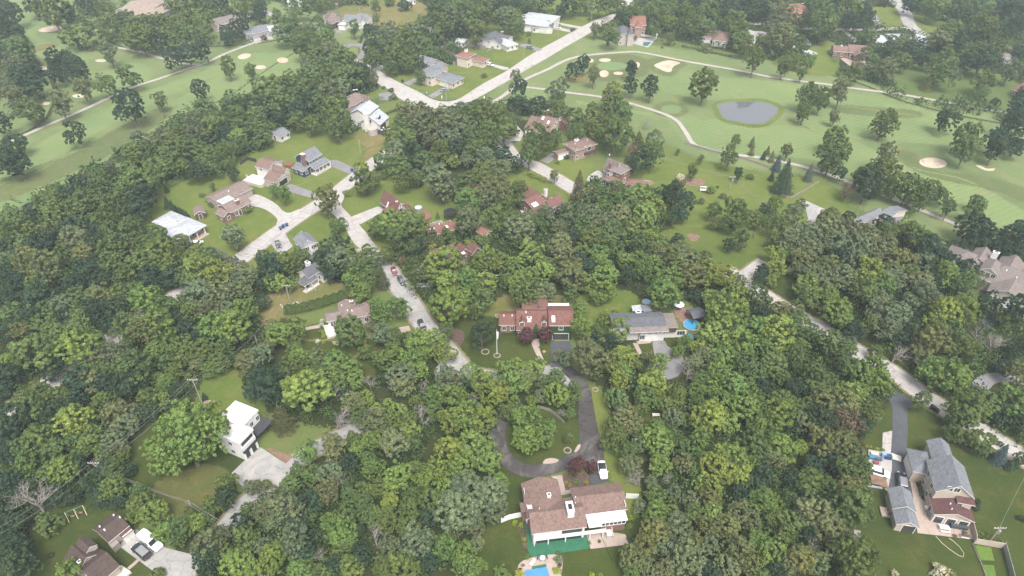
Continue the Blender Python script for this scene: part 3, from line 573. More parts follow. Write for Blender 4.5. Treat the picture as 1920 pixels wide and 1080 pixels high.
class House:
    def __init__(s, kind, label, p, q, z=0, cat='house', group='houses of the neighbourhood', trim=TRIM, conv=None):
        s.cv = conv or (lambda x, y: (x, y))
        a = P(*s.cv(*p), z); b = P(*s.cv(*q), z)
        s.rz = math.atan2(b.y-a.y, b.x-a.x); s.o = Vector((a.x, a.y, 0))
        s.root = empty(kind, s.o, s.rz, label=label, cat=cat, group=group)
        s.trim = trim; s.n = 0; s.w = []
    def L(s, p, z):
        a = P(*s.cv(*p), z)-s.o; c, d = math.cos(s.rz), math.sin(s.rz)
        return (c*a.x+d*a.y, -d*a.x+c*a.y)
    def rect(s, p, q, r, z, zr, ridge=True):
        """eave p->q and a ridge (or far edge) point r; returns u/v box, ridge axis and on which side the visible eave lies"""
        a, b, c = s.L(p, z), s.L(q, z), s.L(r, zr)
        if abs(b[0]-a[0]) >= abs(b[1]-a[1]):
            u0, u1 = sorted((a[0], b[0])); v0 = (a[1]+b[1])/2; d = (c[1]-v0)*(2 if ridge else 1)
            return u0, u1, min(v0, v0+d), max(v0, v0+d), 'u', (1 if d > 0 else -1)
        v0, v1 = sorted((a[1], b[1])); u0 = (a[0]+b[0])/2; d = (c[0]-u0)*(2 if ridge else 1)
        return min(u0, u0+d), max(u0, u0+d), v0, v1, 'v', (1 if d > 0 else -1)
    def wing(s, t, p, q, r, z, rise=1.5, wall='white', roof='taupe', oh=.35, base=0.0, box=None, wins=None, gm=None, trim=None, axis=None):
        """t: g gable, h hip, f flat, s shed; wins: dict side -> tuple of strings per storey (bottom first)"""
        s.n += 1; z = z+s.n*.013
        if box: u0,u1,v0,v1,ax,sg = box
        else: u0,u1,v0,v1,ax,sg = s.rect(p, q, r, z, z+(rise if t in 'gh' else (rise if t == 's' else 0)), t in 'gh')
        if axis: ax = axis
        R = RO[roof] if isinstance(roof, str) else roof; W = WA[wall] if isinstance(wall, str) else wall
        tm = trim or s.trim; th = .2
        X = (lambda a, b_, c: (a, b_, c)) if ax == 'u' else (lambda a, b_, c: (b_, a, c))
        if ax == 'u': a0,a1,b0,b1 = u0,u1,v0,v1
        else: a0,a1,b0,b1 = v0,v1,u0,u1
        bm_ = (b0+b1)/2; mb = MB(); wb = MB()
        w0,w1,y0,y1 = a0+oh,a1-oh,b0+oh,b1-oh; sl = rise/max((b1-b0)/2, .1)
        zw = z-.02
        if t == 'g':
            for k, dz in ((0,0),(1,-th)): pass
            top = [X(a0,b0,z),X(a1,b0,z),X(a1,bm_,z+rise),X(a0,bm_,z+rise),X(a0,b1,z),X(a1,b1,z)]
            bot = [(x,y,c-th) for x,y,c in top]
            mb.add(top+bot, [(0,1,2,3),(3,2,5,4)], 0)
            mb.add(top+bot, [(6,9,8,7),(9,10,11,8)], 1)
            mb.add(top+bot, [(0,6,7,1),(4,5,11,10),(0,3,9,6),(3,4,10,9),(1,7,8,2),(2,8,11,5)], 1)
            ez = z-th+sl*oh-.01; pz = z+rise-th-.01
            wv = [X(w0,y0,base),X(w1,y0,base),X(w1,y1,base),X(w0,y1,base),X(w0,y0,ez),X(w1,y0,ez),X(w1,y1,ez),X(w0,y1,ez),X(w0,bm_,pz),X(w1,bm_,pz)]
            wb.add(wv, [(0,1,5,4),(2,3,7,6),(1,2,6,9,5),(3,0,4,8,7)])
            if gm:
                gb = MB(); e = .02
                gb.add([X(w1+e,y0,ez),X(w1+e,y1,ez),X(w1+e,bm_,pz)], [(0,1,2)]); gb.add([X(w0-e,y0,ez),X(w0-e,y1,ez),X(w0-e,bm_,pz)], [(0,1,2)])
        elif t == 'h':
            hr = min((b1-b0)/2, (a1-a0)/2-.05)
            top = [X(a0,b0,z),X(a1,b0,z),X(a1,b1,z),X(a0,b1,z),X(a0+hr,bm_,z+rise),X(a1-hr,bm_,z+rise)]
            bot = [(x,y,c-th) for x,y,c in top[:4]]
            mb.add(top+bot, [(0,1,5,4),(1,2,5),(2,3,4,5),(3,0,4)], 0)
            mb.add(top+bot, [(0,6,7,1),(1,7,8,2),(2,8,9,3),(3,9,6,0),(6,9,8,7)], 1)
            zz = z-th+.02; wb.box(*(lambda p0,p1:(min(p0[0],p1[0]),max(p0[0],p1[0]),min(p0[1],p1[1]),max(p0[1],p1[1])))(X(w0,y0,0),X(w1,y1,0)), base, zz)
        elif t == 'f':
            p0, p1 = X(a0,b0,0), X(a1,b1,0)
            mb.box(min(p0[0],p1[0]),max(p0[0],p1[0]),min(p0[1],p1[1]),max(p0[1],p1[1]), z-th, z, 1)
            mb.box(min(p0[0],p1[0])+.12,max(p0[0],p1[0])-.12,min(p0[1],p1[1])+.12,max(p0[1],p1[1])-.12, z-.05, z+.012, 0)
            p0, p1 = X(w0,y0,0), X(w1,y1,0)
            wb.box(min(p0[0],p1[0]),max(p0[0],p1[0]),min(p0[1],p1[1]),max(p0[1],p1[1]), base, z-th+.02)
        else:
            zb0, zb1 = (z, z+rise) if sg > 0 else (z+rise, z)
            top = [X(a0,b0,zb0),X(a1,b0,zb0),X(a1,b1,zb1),X(a0,b1,zb1)]; bot = [(x,y,c-th) for x,y,c in top]
            mb.add(top+bot, [(0,1,2,3)], 0); mb.add(top+bot, [(4,7,6,5),(0,4,5,1),(1,5,6,2),(2,6,7,3),(3,7,4,0)], 1)
            f = oh*rise/max(b1-b0,.1); e0 = zb0-th+(f if sg>0 else -f)-.01; e1 = zb1-th-(f if sg>0 else -f)-.01
            wv = [X(w0,y0,base),X(w1,y0,base),X(w1,y1,base),X(w0,y1,base),X(w0,y0,e0),X(w1,y0,e0),X(w1,y1,e1),X(w0,y1,e1)]
            wb.add(wv, [(0,1,5,4),(1,2,6,5),(2,3,7,6),(3,0,4,7)])
        mb.build('roof', [R, tm], s.root)
        if wall is not None and base < z-.3: wb.build('wall', [W], s.root)
        if gm and t == 'g': gb.build('gable_panel', [WA[gm] if isinstance(gm, str) else gm], s.root)
        U = dict(x0=(w0 if ax=='u' else y0), x1=(w1 if ax=='u' else y1), y0=(y0 if ax=='u' else w0), y1=(y1 if ax=='u' else w1), z=z, rise=rise, ax=ax, t=t, sg=sg, b=(b0,b1), base=base)
        s.w.append(U)
        for side, rows in (wins or {}).items():
            for k, row in enumerate(rows if isinstance(rows, tuple) else (rows,)):
                s.row(U, side, row, base+k*2.75)
        return U
    def row(s, U, side, row, z0):
        """openings along one wall. w window, W picture window, s shuttered window, d door, G white garage door, D dark garage door, b big dark opening"""
        x0,x1,y0,y1 = U['x0'],U['x1'],U['y0'],U['y1']
        a, b = {'S':((x0,y0),(x1,y0)), 'N':((x1,y1),(x0,y1)), 'E':((x1,y0),(x1,y1)), 'W':((x0,y1),(x0,y0))}[side]
        d = Vector((b[0]-a[0], b[1]-a[1])); Ln = d.length; d.normalize(); n = Vector((d.y, -d.x)); wt = [2.6 if c in 'GDb' else 1 for c in row]; tot = sum(wt); acc = 0
        for c, k in zip(row, wt):
            t = (acc+k/2)/tot*Ln; acc += k; cell = Ln*k/tot
            if c == '.': continue
            wd, z1, z2, name, m = {'w':(1.0,.95,2.15,'window',GLASS),'W':(2.0,.8,2.2,'window',GLASS),'s':(1.0,.95,2.15,'window',GLASS),'d':(.95,.05,2.1,'door',DOORM),'V':(1.6,.1,2.1,'glass_door',GLASS),
                'G':(4.6,.02,2.3,'garage_door',GDOOR),'D':(4.2,.02,2.3,'garage_door',GDARK),'b':(4.2,.1,2.3,'dark_opening',BLACK)}[c]
            wd = min(wd, cell*.86)
            z1 += z0; z2 += z0; o = Vector(a)+d*t
            def bx(mb, a0, a1, zb, zt, n0, n1, mi=0):
                c_ = [o+d*a0+n*n0, o+d*a1+n*n0, o+d*a1+n*n1, o+d*a0+n*n1]
                mb.add([(p.x,p.y,zb) for p in c_]+[(p.x,p.y,zt) for p in c_], [(0,1,2,3),(7,6,5,4),(0,4,5,1),(1,5,6,2),(2,6,7,3),(3,7,4,0)], mi)
            fr = MB(); f = .13
            bx(fr, -wd/2-f, -wd/2, z1-f, z2+f, -.02, .07); bx(fr, wd/2, wd/2+f, z1-f, z2+f, -.02, .07)
            bx(fr, -wd/2, wd/2, z2, z2+f, -.02, .07); bx(fr, -wd/2, wd/2, z1-f, z1, -.02, .09)
            if c in 'wsW': 
                for j in range(1, 3 if c == 'W' else 2): bx(fr, -wd/2+wd*j/(3 if c=='W' else 2)-.03, -wd/2+wd*j/(3 if c=='W' else 2)+.03, z1, z2, -.02, .055)
            fo = fr.build(name if name in ('window','glass_door') else name+'_frame' , [s.trim], s.root) if name in ('window','glass_door') else None
            pm = MB(); bx(pm, -wd/2, wd/2, z1, z2, -.02, .035)
            if fo: pm.build('pane', [m], fo)
            else:
                fo = pm.build(name, [m], s.root); fr.build('frame', [s.trim], fo)
            if c == 's':
                for q_ in (-1, 1):
                    sh = MB(); bx(sh, *sorted((q_*(wd/2+f+.02), q_*(wd/2+f+.42))), z1, z2, -.02, .06); sh.build('shutter', [SHUT], fo)
    def zr(s, u, v):
        best = 0
        for U in s.w:
            b0, b1 = U['b']; t = v if U['ax'] == 'u' else u
            x = u if U['ax'] == 'u' else v
            lo, hi = (U['x0'],U['x1']) if U['ax'] == 'u' else (U['y0'],U['y1'])
            if x < lo-.4 or x > hi+.4 or t < b0 or t > b1: continue
            bm_ = (b0+b1)/2
            if U['t'] in 'gh':
                f = 1-abs(t-bm_)/((b1-b0)/2)
                if U['t'] == 'h': f = min(f, (x-lo+.4)/((b1-b0)/2), (hi+.4-x)/((b1-b0)/2))
                z = U['z']+U['rise']*f
            elif U['t'] == 'f': z = U['z']
            else: f = (t-b0)/(b1-b0); z = U['z']+U['rise']*(f if U['sg']>0 else 1-f)
            best = max(best, z)
        return best
    def onroof(s, p):
        z = 4.0
        for _ in range(8):
            u, v = s.L(p, z); z2 = s.zr(u, v); z = z2 if z2 > 0 else z
        return u, v, z
    def chimney(s, p, h=1.2, w=.9, d=.6, m=None, base=None, z=None):
        m = m or CHIMB
        if z is None: u, v, z = s.onroof(p)
        else: u, v = s.L(p, z)
        zb = z-1.2 if base is None else base
        a = MB().box(u-w/2,u+w/2,v-d/2,v+d/2,zb,z+h).build('chimney', [m], s.root)
        MB().box(u-w/2-.08,u+w/2+.08,v-d/2-.08,v+d/2+.08,z+h,z+h+.12).build('chimney_cap', [TRIM], a)
        MB().box(u-w*.3,u+w*.3,v-d*.25,v+d*.25,z+h+.12,z+h+.22).build('flue', [BLACK], a)
    def vent(s, *ps, r=.22):
        for p in ps:
            u, v, z = s.onroof(p); MB().cyl(u, v, z-.2, z+.35, r, 8, r*.8).build('roof_vent', [WHITE], s.root)
    def skylight(s, p, w=.9, d=1.3):
        u, v, z = s.onroof(p); z1 = s.zr(u, v+.3); z0 = s.zr(u, v-.3); g = (z1-z0)/.6
        x1 = s.zr(u+.3, v); x0 = s.zr(u-.3, v); gx = (x1-x0)/.6
        f = lambda a, b_, e: (u+a, v+b_, z+gx*a+g*b_+e)
        fo = MB().add([f(-w/2,-d/2,-.05),f(w/2,-d/2,-.05),f(w/2,d/2,-.05),f(-w/2,d/2,-.05),f(-w/2,-d/2,.1),f(w/2,-d/2,.1),f(w/2,d/2,.1),f(-w/2,d/2,.1)],
            [(4,5,6,7),(0,1,5,4),(1,2,6,5),(2,3,7,6),(3,0,4,7)]).build('skylight', [TRIM], s.root)
        k = .8; MB().add([f(-w/2*k,-d/2*k,.12),f(w/2*k,-d/2*k,.12),f(w/2*k,d/2*k,.12),f(-w/2*k,d/2*k,.12)], [(0,1,2,3)]).build('pane', [SKYL], fo)
    def dormer(s, p, side='S', w=1.8, roof='taupe', wall='white', h=1.5, dep=2.6, rise=.8, win='w'):
        u, v, z = s.onroof(p)
        z -= .3
        dx, dy = {'S':(0,1),'N':(0,-1),'E':(-1,0),'W':(1,0)}[side]
        if dy: u0,u1 = u-w/2,u+w/2; v0,v1 = sorted((v, v+dy*dep)); ax = 'v'
        else: v0,v1 = v-w/2,v+w/2; u0,u1 = sorted((u, u+dx*dep)); ax = 'u'
        U = s.wing('g', None, None, None, z+h, rise, wall, roof, oh=.15, base=z, box=(u0,u1,v0,v1,ax,1))
        s.row(U, side, win, z-.65+.0)
        s.w.pop()
    def post(s, pts, z0, z1, r=.12, m=None, n='post'):
        for p in pts:
            u, v = s.L(p, z0); MB().box(u-r,u+r,v-r,v+r,z0,z1).build(n, [m or TRIM], s.root)
    def slab(s, pix, z0, z1, m, name='deck'):
        pts = [s.L(p, z1) for p in pix]; n = len(pts); mb = MB()
        mb.add([(x,y,z0) for x,y in pts]+[(x,y,z1) for x,y in pts], [tuple(range(n))[::-1], tuple(range(n,2*n))]+[(i,(i+1)%n,(i+1)%n+n,i+n) for i in range(n)])
        o = mb.build(name, [m], s.root)
        import bmesh
        bm = bmesh.new(); bm.from_mesh(o.data); bmesh.ops.recalc_face_normals(bm, faces=bm.faces[:]); bm.to_mesh(o.data); bm.free(); return o
    def rail(s, pix, z, h=1.0, m=None, name='railing'):
        pts = [Vector((*s.L(p, z), z)) for p in pix]; mb = MB()
        for a, b_ in zip(pts, pts[1:]):
            mb.tube([a+Vector((0,0,h)), b_+Vector((0,0,h))], .05, 4); mb.tube([a+Vector((0,0,.12)), b_+Vector((0,0,.12))], .04, 4)
            n = max(int((b_-a).length/.35), 1)
            for i in range(n+1):
                c_ = a.lerp(b_, i/n); mb.box(c_.x-.03,c_.x+.03,c_.y-.03,c_.y+.03,z,z+h)
        return mb.build(name, [m or TRIM], s.root)
SKYL = paint('skylight_glass', (.62,.66,.7), .15, 0, .8)

z1 = Z(940,860,4.911); z2 = Z(1600,800,3.856); z3 = Z(100,920,6.75); z4 = Z(380,730,5.4); z5 = Z(920,550,8.305); z6 = Z(1140,550,8.31)
z7 = Z(270,320,6.748); z8 = Z(450,260,7.713); z9 = Z(540,420,7.713); z10 = Z(700,350,7.2); z11 = Z(590,550,9.815); z12 = Z(950,200,4.697)
z13 = Z(1780,460,7.714); z14 = Z(640,140,8.307); z15 = Z(760,60,7.715); z16 = Z(580,0,10.667)

# 1 long ranch at the bottom centre
h = House('ranch_house', 'sprawling brown ranch with a white patio roof and green carpet behind, bottom centre', (280,695), (790,630), 4.2, conv=z1)
A = h.wing('g', (280,695), (790,630), (500,470), 4.2, 1.7, 'white', 'brown', wins={})
u0,v0 = h.L((770,505),4.2); u1,v1 = h.L((1085,215),4.2); _,vs = h.L((1165,465),4.2)
h.wing('g', None,None,None, 4.15, 1.5, 'white', 'brown', box=(A['x1']-1.2, u1, vs, v1,'u',1), wins={'E':('.ww.','ww..')})
a = h.L((185,250),4.2); c = h.L((550,335),4.2)
h.wing('g', None,None,None, 4.2, 1.6, 'brick', 'brown', box=(a[0], c[0], A['y1']-3.5, a[1]+.6,'v',1), wins={'W':('ww','ww')})
a = h.L((165,405),3.9); b_ = h.L((175,500),3.9)
h.wing('f', None,None,None, 3.8, 1, 'brick', 'brown', trim=DARKTRIM, box=(a[0], A['x0']+.3, b_[1], a[1],'u',1))
pa = h.L((775,515),3.8); pb = h.L((1165,567),3.8); pc = h.L((790,640),3.8); pd = h.L((932,632),3.8)
h.wing('f', None,None,None, 3.85, 1, None, WHITE, box=(pa[0],pb[0],pb[1],pa[1]+.2,'u',1))
h.wing('f', None,None,None, 3.8, 1, None, WHITE, box=(pa[0]+.02,pd[0],pc[1],pb[1]+.5,'u',1))
# sun room under the patio roof, and its brick base
su = (pd[0]+.1, pb[0]-.3); MB().box(su[0],su[1],pb[1]+.35,pa[1],0,2.3).build('sun_room_base', [WA['brick']], h.root)
sr = MB()
for i in range(7):
    x = su[0]+(su[1]-su[0])*i/6; sr.box(x-.07,x+.07,pb[1]+.25,pb[1]+.38,2.3,3.6)
sr.box(su[0],su[1],pb[1]+.24,pb[1]+.39,2.25,2.4)
fo = sr.build('sun_room_window', [TRIM], h.root); MB().box(su[0],su[1],pb[1]+.30,pb[1]+.34,2.35,3.6).build('pane', [GLASS], fo)
# balcony along the back wall
by = pc[1]; bx0 = A['x0']; MB().box(bx0,pd[0]+.8,by-.2,A['y0']+.02,1.85,2.05).build('balcony', [WHITE], h.root)
MB().box(bx0,bx0+5.6,by-.22,by-.06,2.05,3.9).build('balcony_wall', [WA['white']], h.root)
bal = MB(); x = bx0+5.6
bal.box(x,pd[0]+.8,by-.18,by-.1,2.9,3.02); bal.box(x,pd[0]+.8,by-.18,by-.1,2.1,2.2)
while x < pd[0]+.8: bal.box(x,x+.05,by-.17,by-.11,2.1,2.95); x += .3
bal.build('railing', [TRIM], h.root)
for x in (bx0+.2,bx0+3,bx0+6.5,bx0+11.5,pd[0]+.3): MB().box(x-.1,x+.1,by-.2,by,0,1.86).build('post', [TRIM], h.root)
MB().box(bx0+.6,A['x1']-.5,A['y0']-.06,A['y0']-.01,.2,1.7).build('patio_glazing', [GLASS], h.root)
MB().box(bx0+5.7,A['x1']-.5,A['y0']-.06,A['y0']-.01,2.2,3.9).build('balcony_glazing', [GLASS], h.root)
# stair from the balcony
sx,sy = h.L((1000,735),0); st_ = MB()
for i in range(9): st_.box(sx-.6,sx+.6,sy+i*.42,sy+i*.42+.45,i*.22,i*.22+.08)
for q_ in (-.65,.6): st_.add([(sx+q_,sy,0),(sx+q_+.06,sy,0),(sx+q_+.06,sy+3.8,2.0),(sx+q_,sy+3.8,2.0),(sx+q_,sy,.9),(sx+q_+.06,sy,.9),(sx+q_+.06,sy+3.8,2.9),(sx+q_,sy+3.8,2.9)],[(0,1,2,3),(4,5,6,7),(0,4,7,3),(1,2,6,5)])
st_.build('stairs', [TRIM], h.root)
h.chimney((630,480),1.3,1.3,2.4,CHIMW); h.chimney((437,350),.7,.7,.7,CHIMW); h.skylight((262,445)); h.vent((680,357),(682,412),(352,465),r=.1)
H1 = h
# 2 grey roofed house bottom right
h = House('gabled_house', 'tall beige sided house with grey roof and lower burgundy rear roof, bottom right', (590,468), (878,522), 6, conv=z2)
A = h.wing('g', (590,468), (535,240), (775,415), 5.8, 3.0, 'beige', 'grey', wins={'S':('....','....','.ww..'),'W':('.w.w.','.w.w.')})
a = h.L((430,325),3.6); c = h.L((550,185),3.6); h.wing('h', None,None,None,3.6,1.3,'beige','grey', box=(a[0],A['x0']+1.4,a[1],c[1],'v',1), wins={'W':'G'})
a = h.L((560,215),4.0); c = h.L((690,140),4.0); h.wing('g', None,None,None,4.2,1.6,'beige','grey', box=(a[0],c[0],A['y1']-1,c[1]+.4,'v',1), wins={'N':'w'})
a = h.L((583,637),2.9); c = h.L((880,692),2.9)
B = h.wing('g', None,None,None,2.9,1.5,'beige','burg', box=(a[0],c[0],(a[1]+c[1])/2,A['y0']+1.2,'v',1), wins={'S':'VVV','W':'.d.'})
a = h.L((757,553),5.0); c = h.L((882,572),5.0); h.wing('s', None,None,None,5.0,.7,'beige','burg', box=(a[0],c[0],(a[1]+c[1])/2,A['y0']+1.2,'u',1), wins={'S':('...','w..')})
h.vent((700,560),(710,598),(800,362),r=.15); h.skylight((600,262),.6,1.1); h.w and None
z0h2 = h
h = House('detached_garage', 'beige detached garage with grey gabled roof beside the dark driveway, bottom right', (310,705), (482,735), 2.6, conv=z2, cat='garage', group=None)
a = h.L((310,705),2.6); c = h.L((482,735),2.6); d = h.L((278,455),2.6); e = h.L((300,603),2.6)
h.wing('g', None,None,None,2.9,1.5,'beige','grey', box=(a[0]-.1,c[0]+.1,e[1],d[1],'v',1), wins={'N':'G'})
h.wing('g', None,None,None,2.5,1.3,'beige','grey', box=(a[0],c[0],(a[1]+c[1])/2,e[1]+.4,'v',1), wins={'S':'.D'})
# 3 garage and house bottom left
h = House('detached_garage', 'beige garage with dark brown gabled roof and lean-to next to the white van, bottom left', (695,660), (965,440), 2.6, conv=z3, cat='garage', group=None)
A = h.wing('g', (695,660), (965,440), (560,525), 2.6, 1.35, 'beige', 'dkbrown', wins={'W':'...'})
a = h.L((835,640),2.1); h.wing('s', None,None,None,1.9,.55,'beige','burg', oh=.2, box=(A['x0']+1.8,A['x1']+.3,a[1],A['y0']-.05,'u',1), wins={'S':'GG'})
h.vent((650,500),(845,340),(592,460),(768,315),r=.18)
h.slab([(695,670),(790,595),(830,650),(745,730)],0,1.7,GREYWOOD,'shed_box')
h = House('bungalow', 'dark brown hipped and gabled bungalow cut by the bottom edge, bottom left corner', (840,940), (640,775), 2.8, conv=z3)
h.wing('g', (860,950), (650,775), (640,775), 2.8, 2.0, 'beige', 'dkbrown', box=None) if False else None
h = h; a = h.L((840,940),2.8)
R1 = h.rect((840,940),(560,1210),(640,790),2.8,4.8)
h.wing('g', (840,940), (560,1210), (645,790), 2.8, 2.0, 'beige', 'dkbrown', wins={'E':'ww','N':'w.w'})
h.wing('g', (640,775), (430,640), (480,900), 2.78, 2.0, 'beige', 'dkbrown')
h.wing('g', (75,950), (195,712), (330,860), 2.8, 2.0, 'beige', 'dkbrown') if False else None
h.chimney((340,915),.5,.6,.6,CHIMB); h.dormer((500,770),'W',2.4,'dkbrown','beige',1.0,3.5,.8,'.')
h.slab([(860,940),(985,1025),(900,1100),(700,1090)],0,.5,PALEDECK,'porch')
# 4 white cube house
h = House('modern_house', 'white flat-roofed cubic house with dark window bands and dark car port', (163,290), (365,92), 6.2, conv=z4)
h.wing('f', (163,290), (365,92), (565,215), 6.2, 1, 'stucco', 'ltgrey', oh=.3, wins={'S':('......','.....w'),'E':('...','.w.')}, trim=WHITE) if False else None
a = h.L((163,290),6.2); c = h.L((565,215),6.2); d = h.L((365,92),6.2)
WR = surf('white_membrane_roof', (.64,.63,.61), (.5,.48,.46), .5, c3=(.3,.24,.2), scale3=.09)
A = h.wing('f', None,None,None,6.2,1,'stucco', WR, oh=.25, box=(a[0],c[0] if c[0]>a[0]+5 else d[0],c[1],a[1],'u',1), trim=WHITE, wins={'S':('.....','..w.w')})
a = h.L((130,455),6.0); c = h.L((515,410),6.0)
B = h.wing('f', None,None,None,6.0,1,'stucco', WR, oh=.25, box=(a[0],c[0],c[1],a[1],'u',1), trim=WHITE, wins={'W':('.w.','.w.')})
bx0,bx1,by0 = B['x0'],B['x1'],B['y0']
for (z_0,z_1,mm,nm,pr) in ((4.35,5.5,GLASS,'window_band',.03),(3.3,4.35,WA['stucco'],'white_band',.35),(2.35,3.3,WA['charcoal'],'dark_band',.38)):
    MB().box(bx0+(.3 if nm=='window_band' else -.02),bx1-(.3 if nm=='window_band' else 0),by0-pr,by0+.02,z_0,z_1).build(nm, [mm], h.root)
for i in range(1,6): x = bx0+(bx1-bx0)*i/6; MB().box(x-.05,x+.05,by0-.06,by0,4.35,5.5).build('mullion', [BLACK], h.root)
for i in (0,1):
    x = bx0+.3+(bx1-bx0)/2*i; MB().box(x,x+(bx1-bx0)/2-.7,by0-.04,by0+.02,.02,2.35).build('garage_door', [GDARK], h.root)
for x in (bx0+.1,(bx0+bx1)/2,bx1-.1): MB().box(x-.18,x+.18,by0-.3,by0-.05,0,2.35).build('pier', [WHITE], h.root)
# parapets
for U,zt in ((A,6.2),(B,6.0)):
    pz = MB(); X0,X1,Y0,Y1 = U['x0']-.24,U['x1']+.24,U['y0']-.24,U['y1']+.24
    pz.box(X0,X1,Y0,Y0+.3,zt+.03,zt+.35).box(X0,X1,Y1-.3,Y1,zt+.03,zt+.35).box(X0,X0+.3,Y0+.3,Y1-.3,zt+.03,zt+.35).box(X1-.3,X1,Y0+.3,Y1-.3,zt+.03,zt+.35)
    pz.build('parapet', [WHITE], h.root)
h.slab([(498,388),(560,300),(655,285),(700,330),(548,475)],2.75,3.0,WA['charcoal'],'car_port_roof')
h.post([(548,500),(650,400)],0,2.75,.15,BLACK)
h.slab([(120,440),(180,250),(265,190),(260,260),(175,330),(190,380)],2.5,2.7,RO['ltgrey'],'side_roof')
# 5 red roofed house with ivy
h = House('long_red_roofed_house', 'long red-roofed brick house with two front dormers, dark purple shrubs and an ivy-clad garage', (125,475), (905,505), 3.2, conv=z5)
h.rz = h.root.rotation_euler.z = 0.0
h.wing('g',None,None,None,3.0,1.4,'brick','red',box=(0,5.1,-.3,5.6,'u',1),wins={'S':'ww'})
a = h.L((400,575),3.2); mx = a[0]
Mw = h.wing('g',None,None,None,3.2,2.9,'brick','red',box=(mx,mx+9.4,a[1],a[1]+9.2,'u',1),wins={'S':'w.d.w'})
a2 = h.L((905,505),5.4)
Rw = h.wing('g',None,None,None,5.4,1.7,'ivy','red',box=(a2[0],a2[0]+6.6,a2[1],a2[1]+8.2,'u',1),wins={'S':('D','.w.')})
h.wing('f',None,None,None,4.9,1,'brown','redbr',trim=DARKTRIM,box=(mx+1.5,a2[0]+.2,Mw['y1']-2.6,Mw['y1']+1.4,'u',1))
h.wing('g',None,None,None,4.3,1.0,'brown','redbr',trim=DARKTRIM,box=(mx+4,mx+8.4,Mw['y1']-1.5,Mw['y1']+5.2,'v',1))
h.wing('f',None,None,None,4.7,1,'white',WHITE,box=(a2[0]-.4,a2[0]+6,Rw['y1']-.2,Rw['y1']+2.2,'u',1))
h.dormer((488,515),'S',1.5,'red','brick',1.1,2.4,1.1); h.dormer((830,512),'S',1.5,'red','brick',1.1,2.4,1.1)
h.chimney((600,420),.9,1.1,.8,CHIMW); h.skylight((977,400),.9,1.7); h.vent((550,297),(205,350),(335,350),r=.2)
u,v = h.L((705,715),0); fd = MB().box(u-1,u+1,v-.2,v+2.6,0,2.9).build('porch', [WA['ivy']], h.root); MB().box(u-.45,u+.45,v-.26,v-.2,.4,2.3).build('door', [BLACK], h.root)
MB().add([(u-1.3,v-.4,2.9),(u+1.3,v-.4,2.9),(u,v-.4,4.3),(u-1.3,v+3.5,2.9),(u+1.3,v+3.5,2.9),(u,v+3.5,4.3)],[(0,1,2),(0,2,5,3),(1,4,5,2)]).build('porch_roof', [WA['ivy']], h.root)
stp = MB()
for i in range(5): stp.box(u-.9,u+.9,v-.4-(i+1)*.45,v-.4-i*.45,0,.5-i*.1)
stp.build('front_steps', [M['patio']], h.root)
# 6 grey ranch with pool
h = House('low_grey_ranch', 'low grey-roofed house over a white garage storey, beside the round blue pool', (430,575), (930,558), 5.0, conv=z6)
a = h.L((930,558),4.9); b_ = h.L((130,290),4.9)
A = h.wing('g',None,None,None,4.9,.8,'white','dkgrey',box=(h.L((400,560),4.9)[0]-5.5,a[0],a[1]+1.2,b_[1]-.5,'u',1),trim=GREYWOOD)
h.wing('s',None,None,None,4.45,.5,'brown','greybrown',box=(A['x0']+4,a[0]+.4,a[1]-.4,a[1]+1.5,'u',1),base=4.0)
c = h.L((1095,540),4.2); d = h.L((860,320),4.2)
h.wing('f',None,None,None,4.3,.6,'brown','greybrown',trim=GREYWOOD,box=(A['x1']+.4,c[0],c[1],d[1],'u',1),base=2.4)
w0 = h.L((480,742),0); w1 = h.L((912,690),0)
lw = (w0[0],h.L((1200,640),0)[0]); yb = h.L((700,742),0)[1]
U = dict(x0=lw[0],x1=a[0]-.3,y0=yb,y1=A['y0'],z=2.7)
MB().box(U['x0'],U['x1'],yb,A['y0']+.5,0,2.7).build('garage_storey', [WA['white']], h.root); h.row(U,'S','WG.',0)
U2 = dict(x0=a[0]-.25,x1=lw[1],y0=yb+1.2,y1=A['y0'],z=2.5); MB().box(U2['x0'],U2['x1'],yb+1.2,A['y0']+.5,0,2.4).build('side_storey', [WA['white']], h.root); h.row(U2,'S','.W',0)
for i in range(7): x = U['x0']+(U['x1']-U['x0'])*i/6; MB().box(x-.08,x+.08,yb+.1,yb+.25,2.7,4.3).build('post', [DARKTRIM], h.root)
MB().box(U['x0'],U['x1'],yb+.12,yb+.2,3.4,3.5).build('railing', [DARKTRIM], h.root)
h.chimney((468,330),.9,1.3,1.1,CHIMW)
h.slab([(365,190),(520,175),(540,270),(385,275)],2.2,2.35,RO['ltgrey'],'canopy'); h.slab([(510,185),(645,180),(690,275),(560,292)],2.5,2.65,RO['grey'],'canopy')
# 7 pale grey hip roof
h = House('hipped_house', 'wide cream house under a pale grey hipped roof with an open car port, left side', (95,645), (345,508), 3, conv=z7)
h.wing('h', (95,645), (345,508), (200,690), 3.1, 1.2, 'cream', 'ltgrey', oh=.7, wins={'W':'w.w','S':'ww'}) if False else None
a = h.L((95,645),3.0); c = h.L((600,610),3.0); d = h.L((345,508),3.0)
A = h.wing('h',None,None,None,3.0,1.15,'cream','ltgrey',oh=.7,box=(a[0],max(d[0],c[0]-3),c[1]-.5,a[1],'v' if abs(c[1]-a[1])>abs(d[0]-a[0]) else 'u',1),wins={'W':'w.w.w'})
a = h.L((235,765),3.0); c = h.L((750,670),3.0); e = h.L((445,895),3.0)
B = h.wing('h',None,None,None,3.02,1.25,None,'ltgrey',oh=.5,box=(e[0],c[0],e[1],a[1] if a[1]>e[1] else c[1]+6,'u',1))
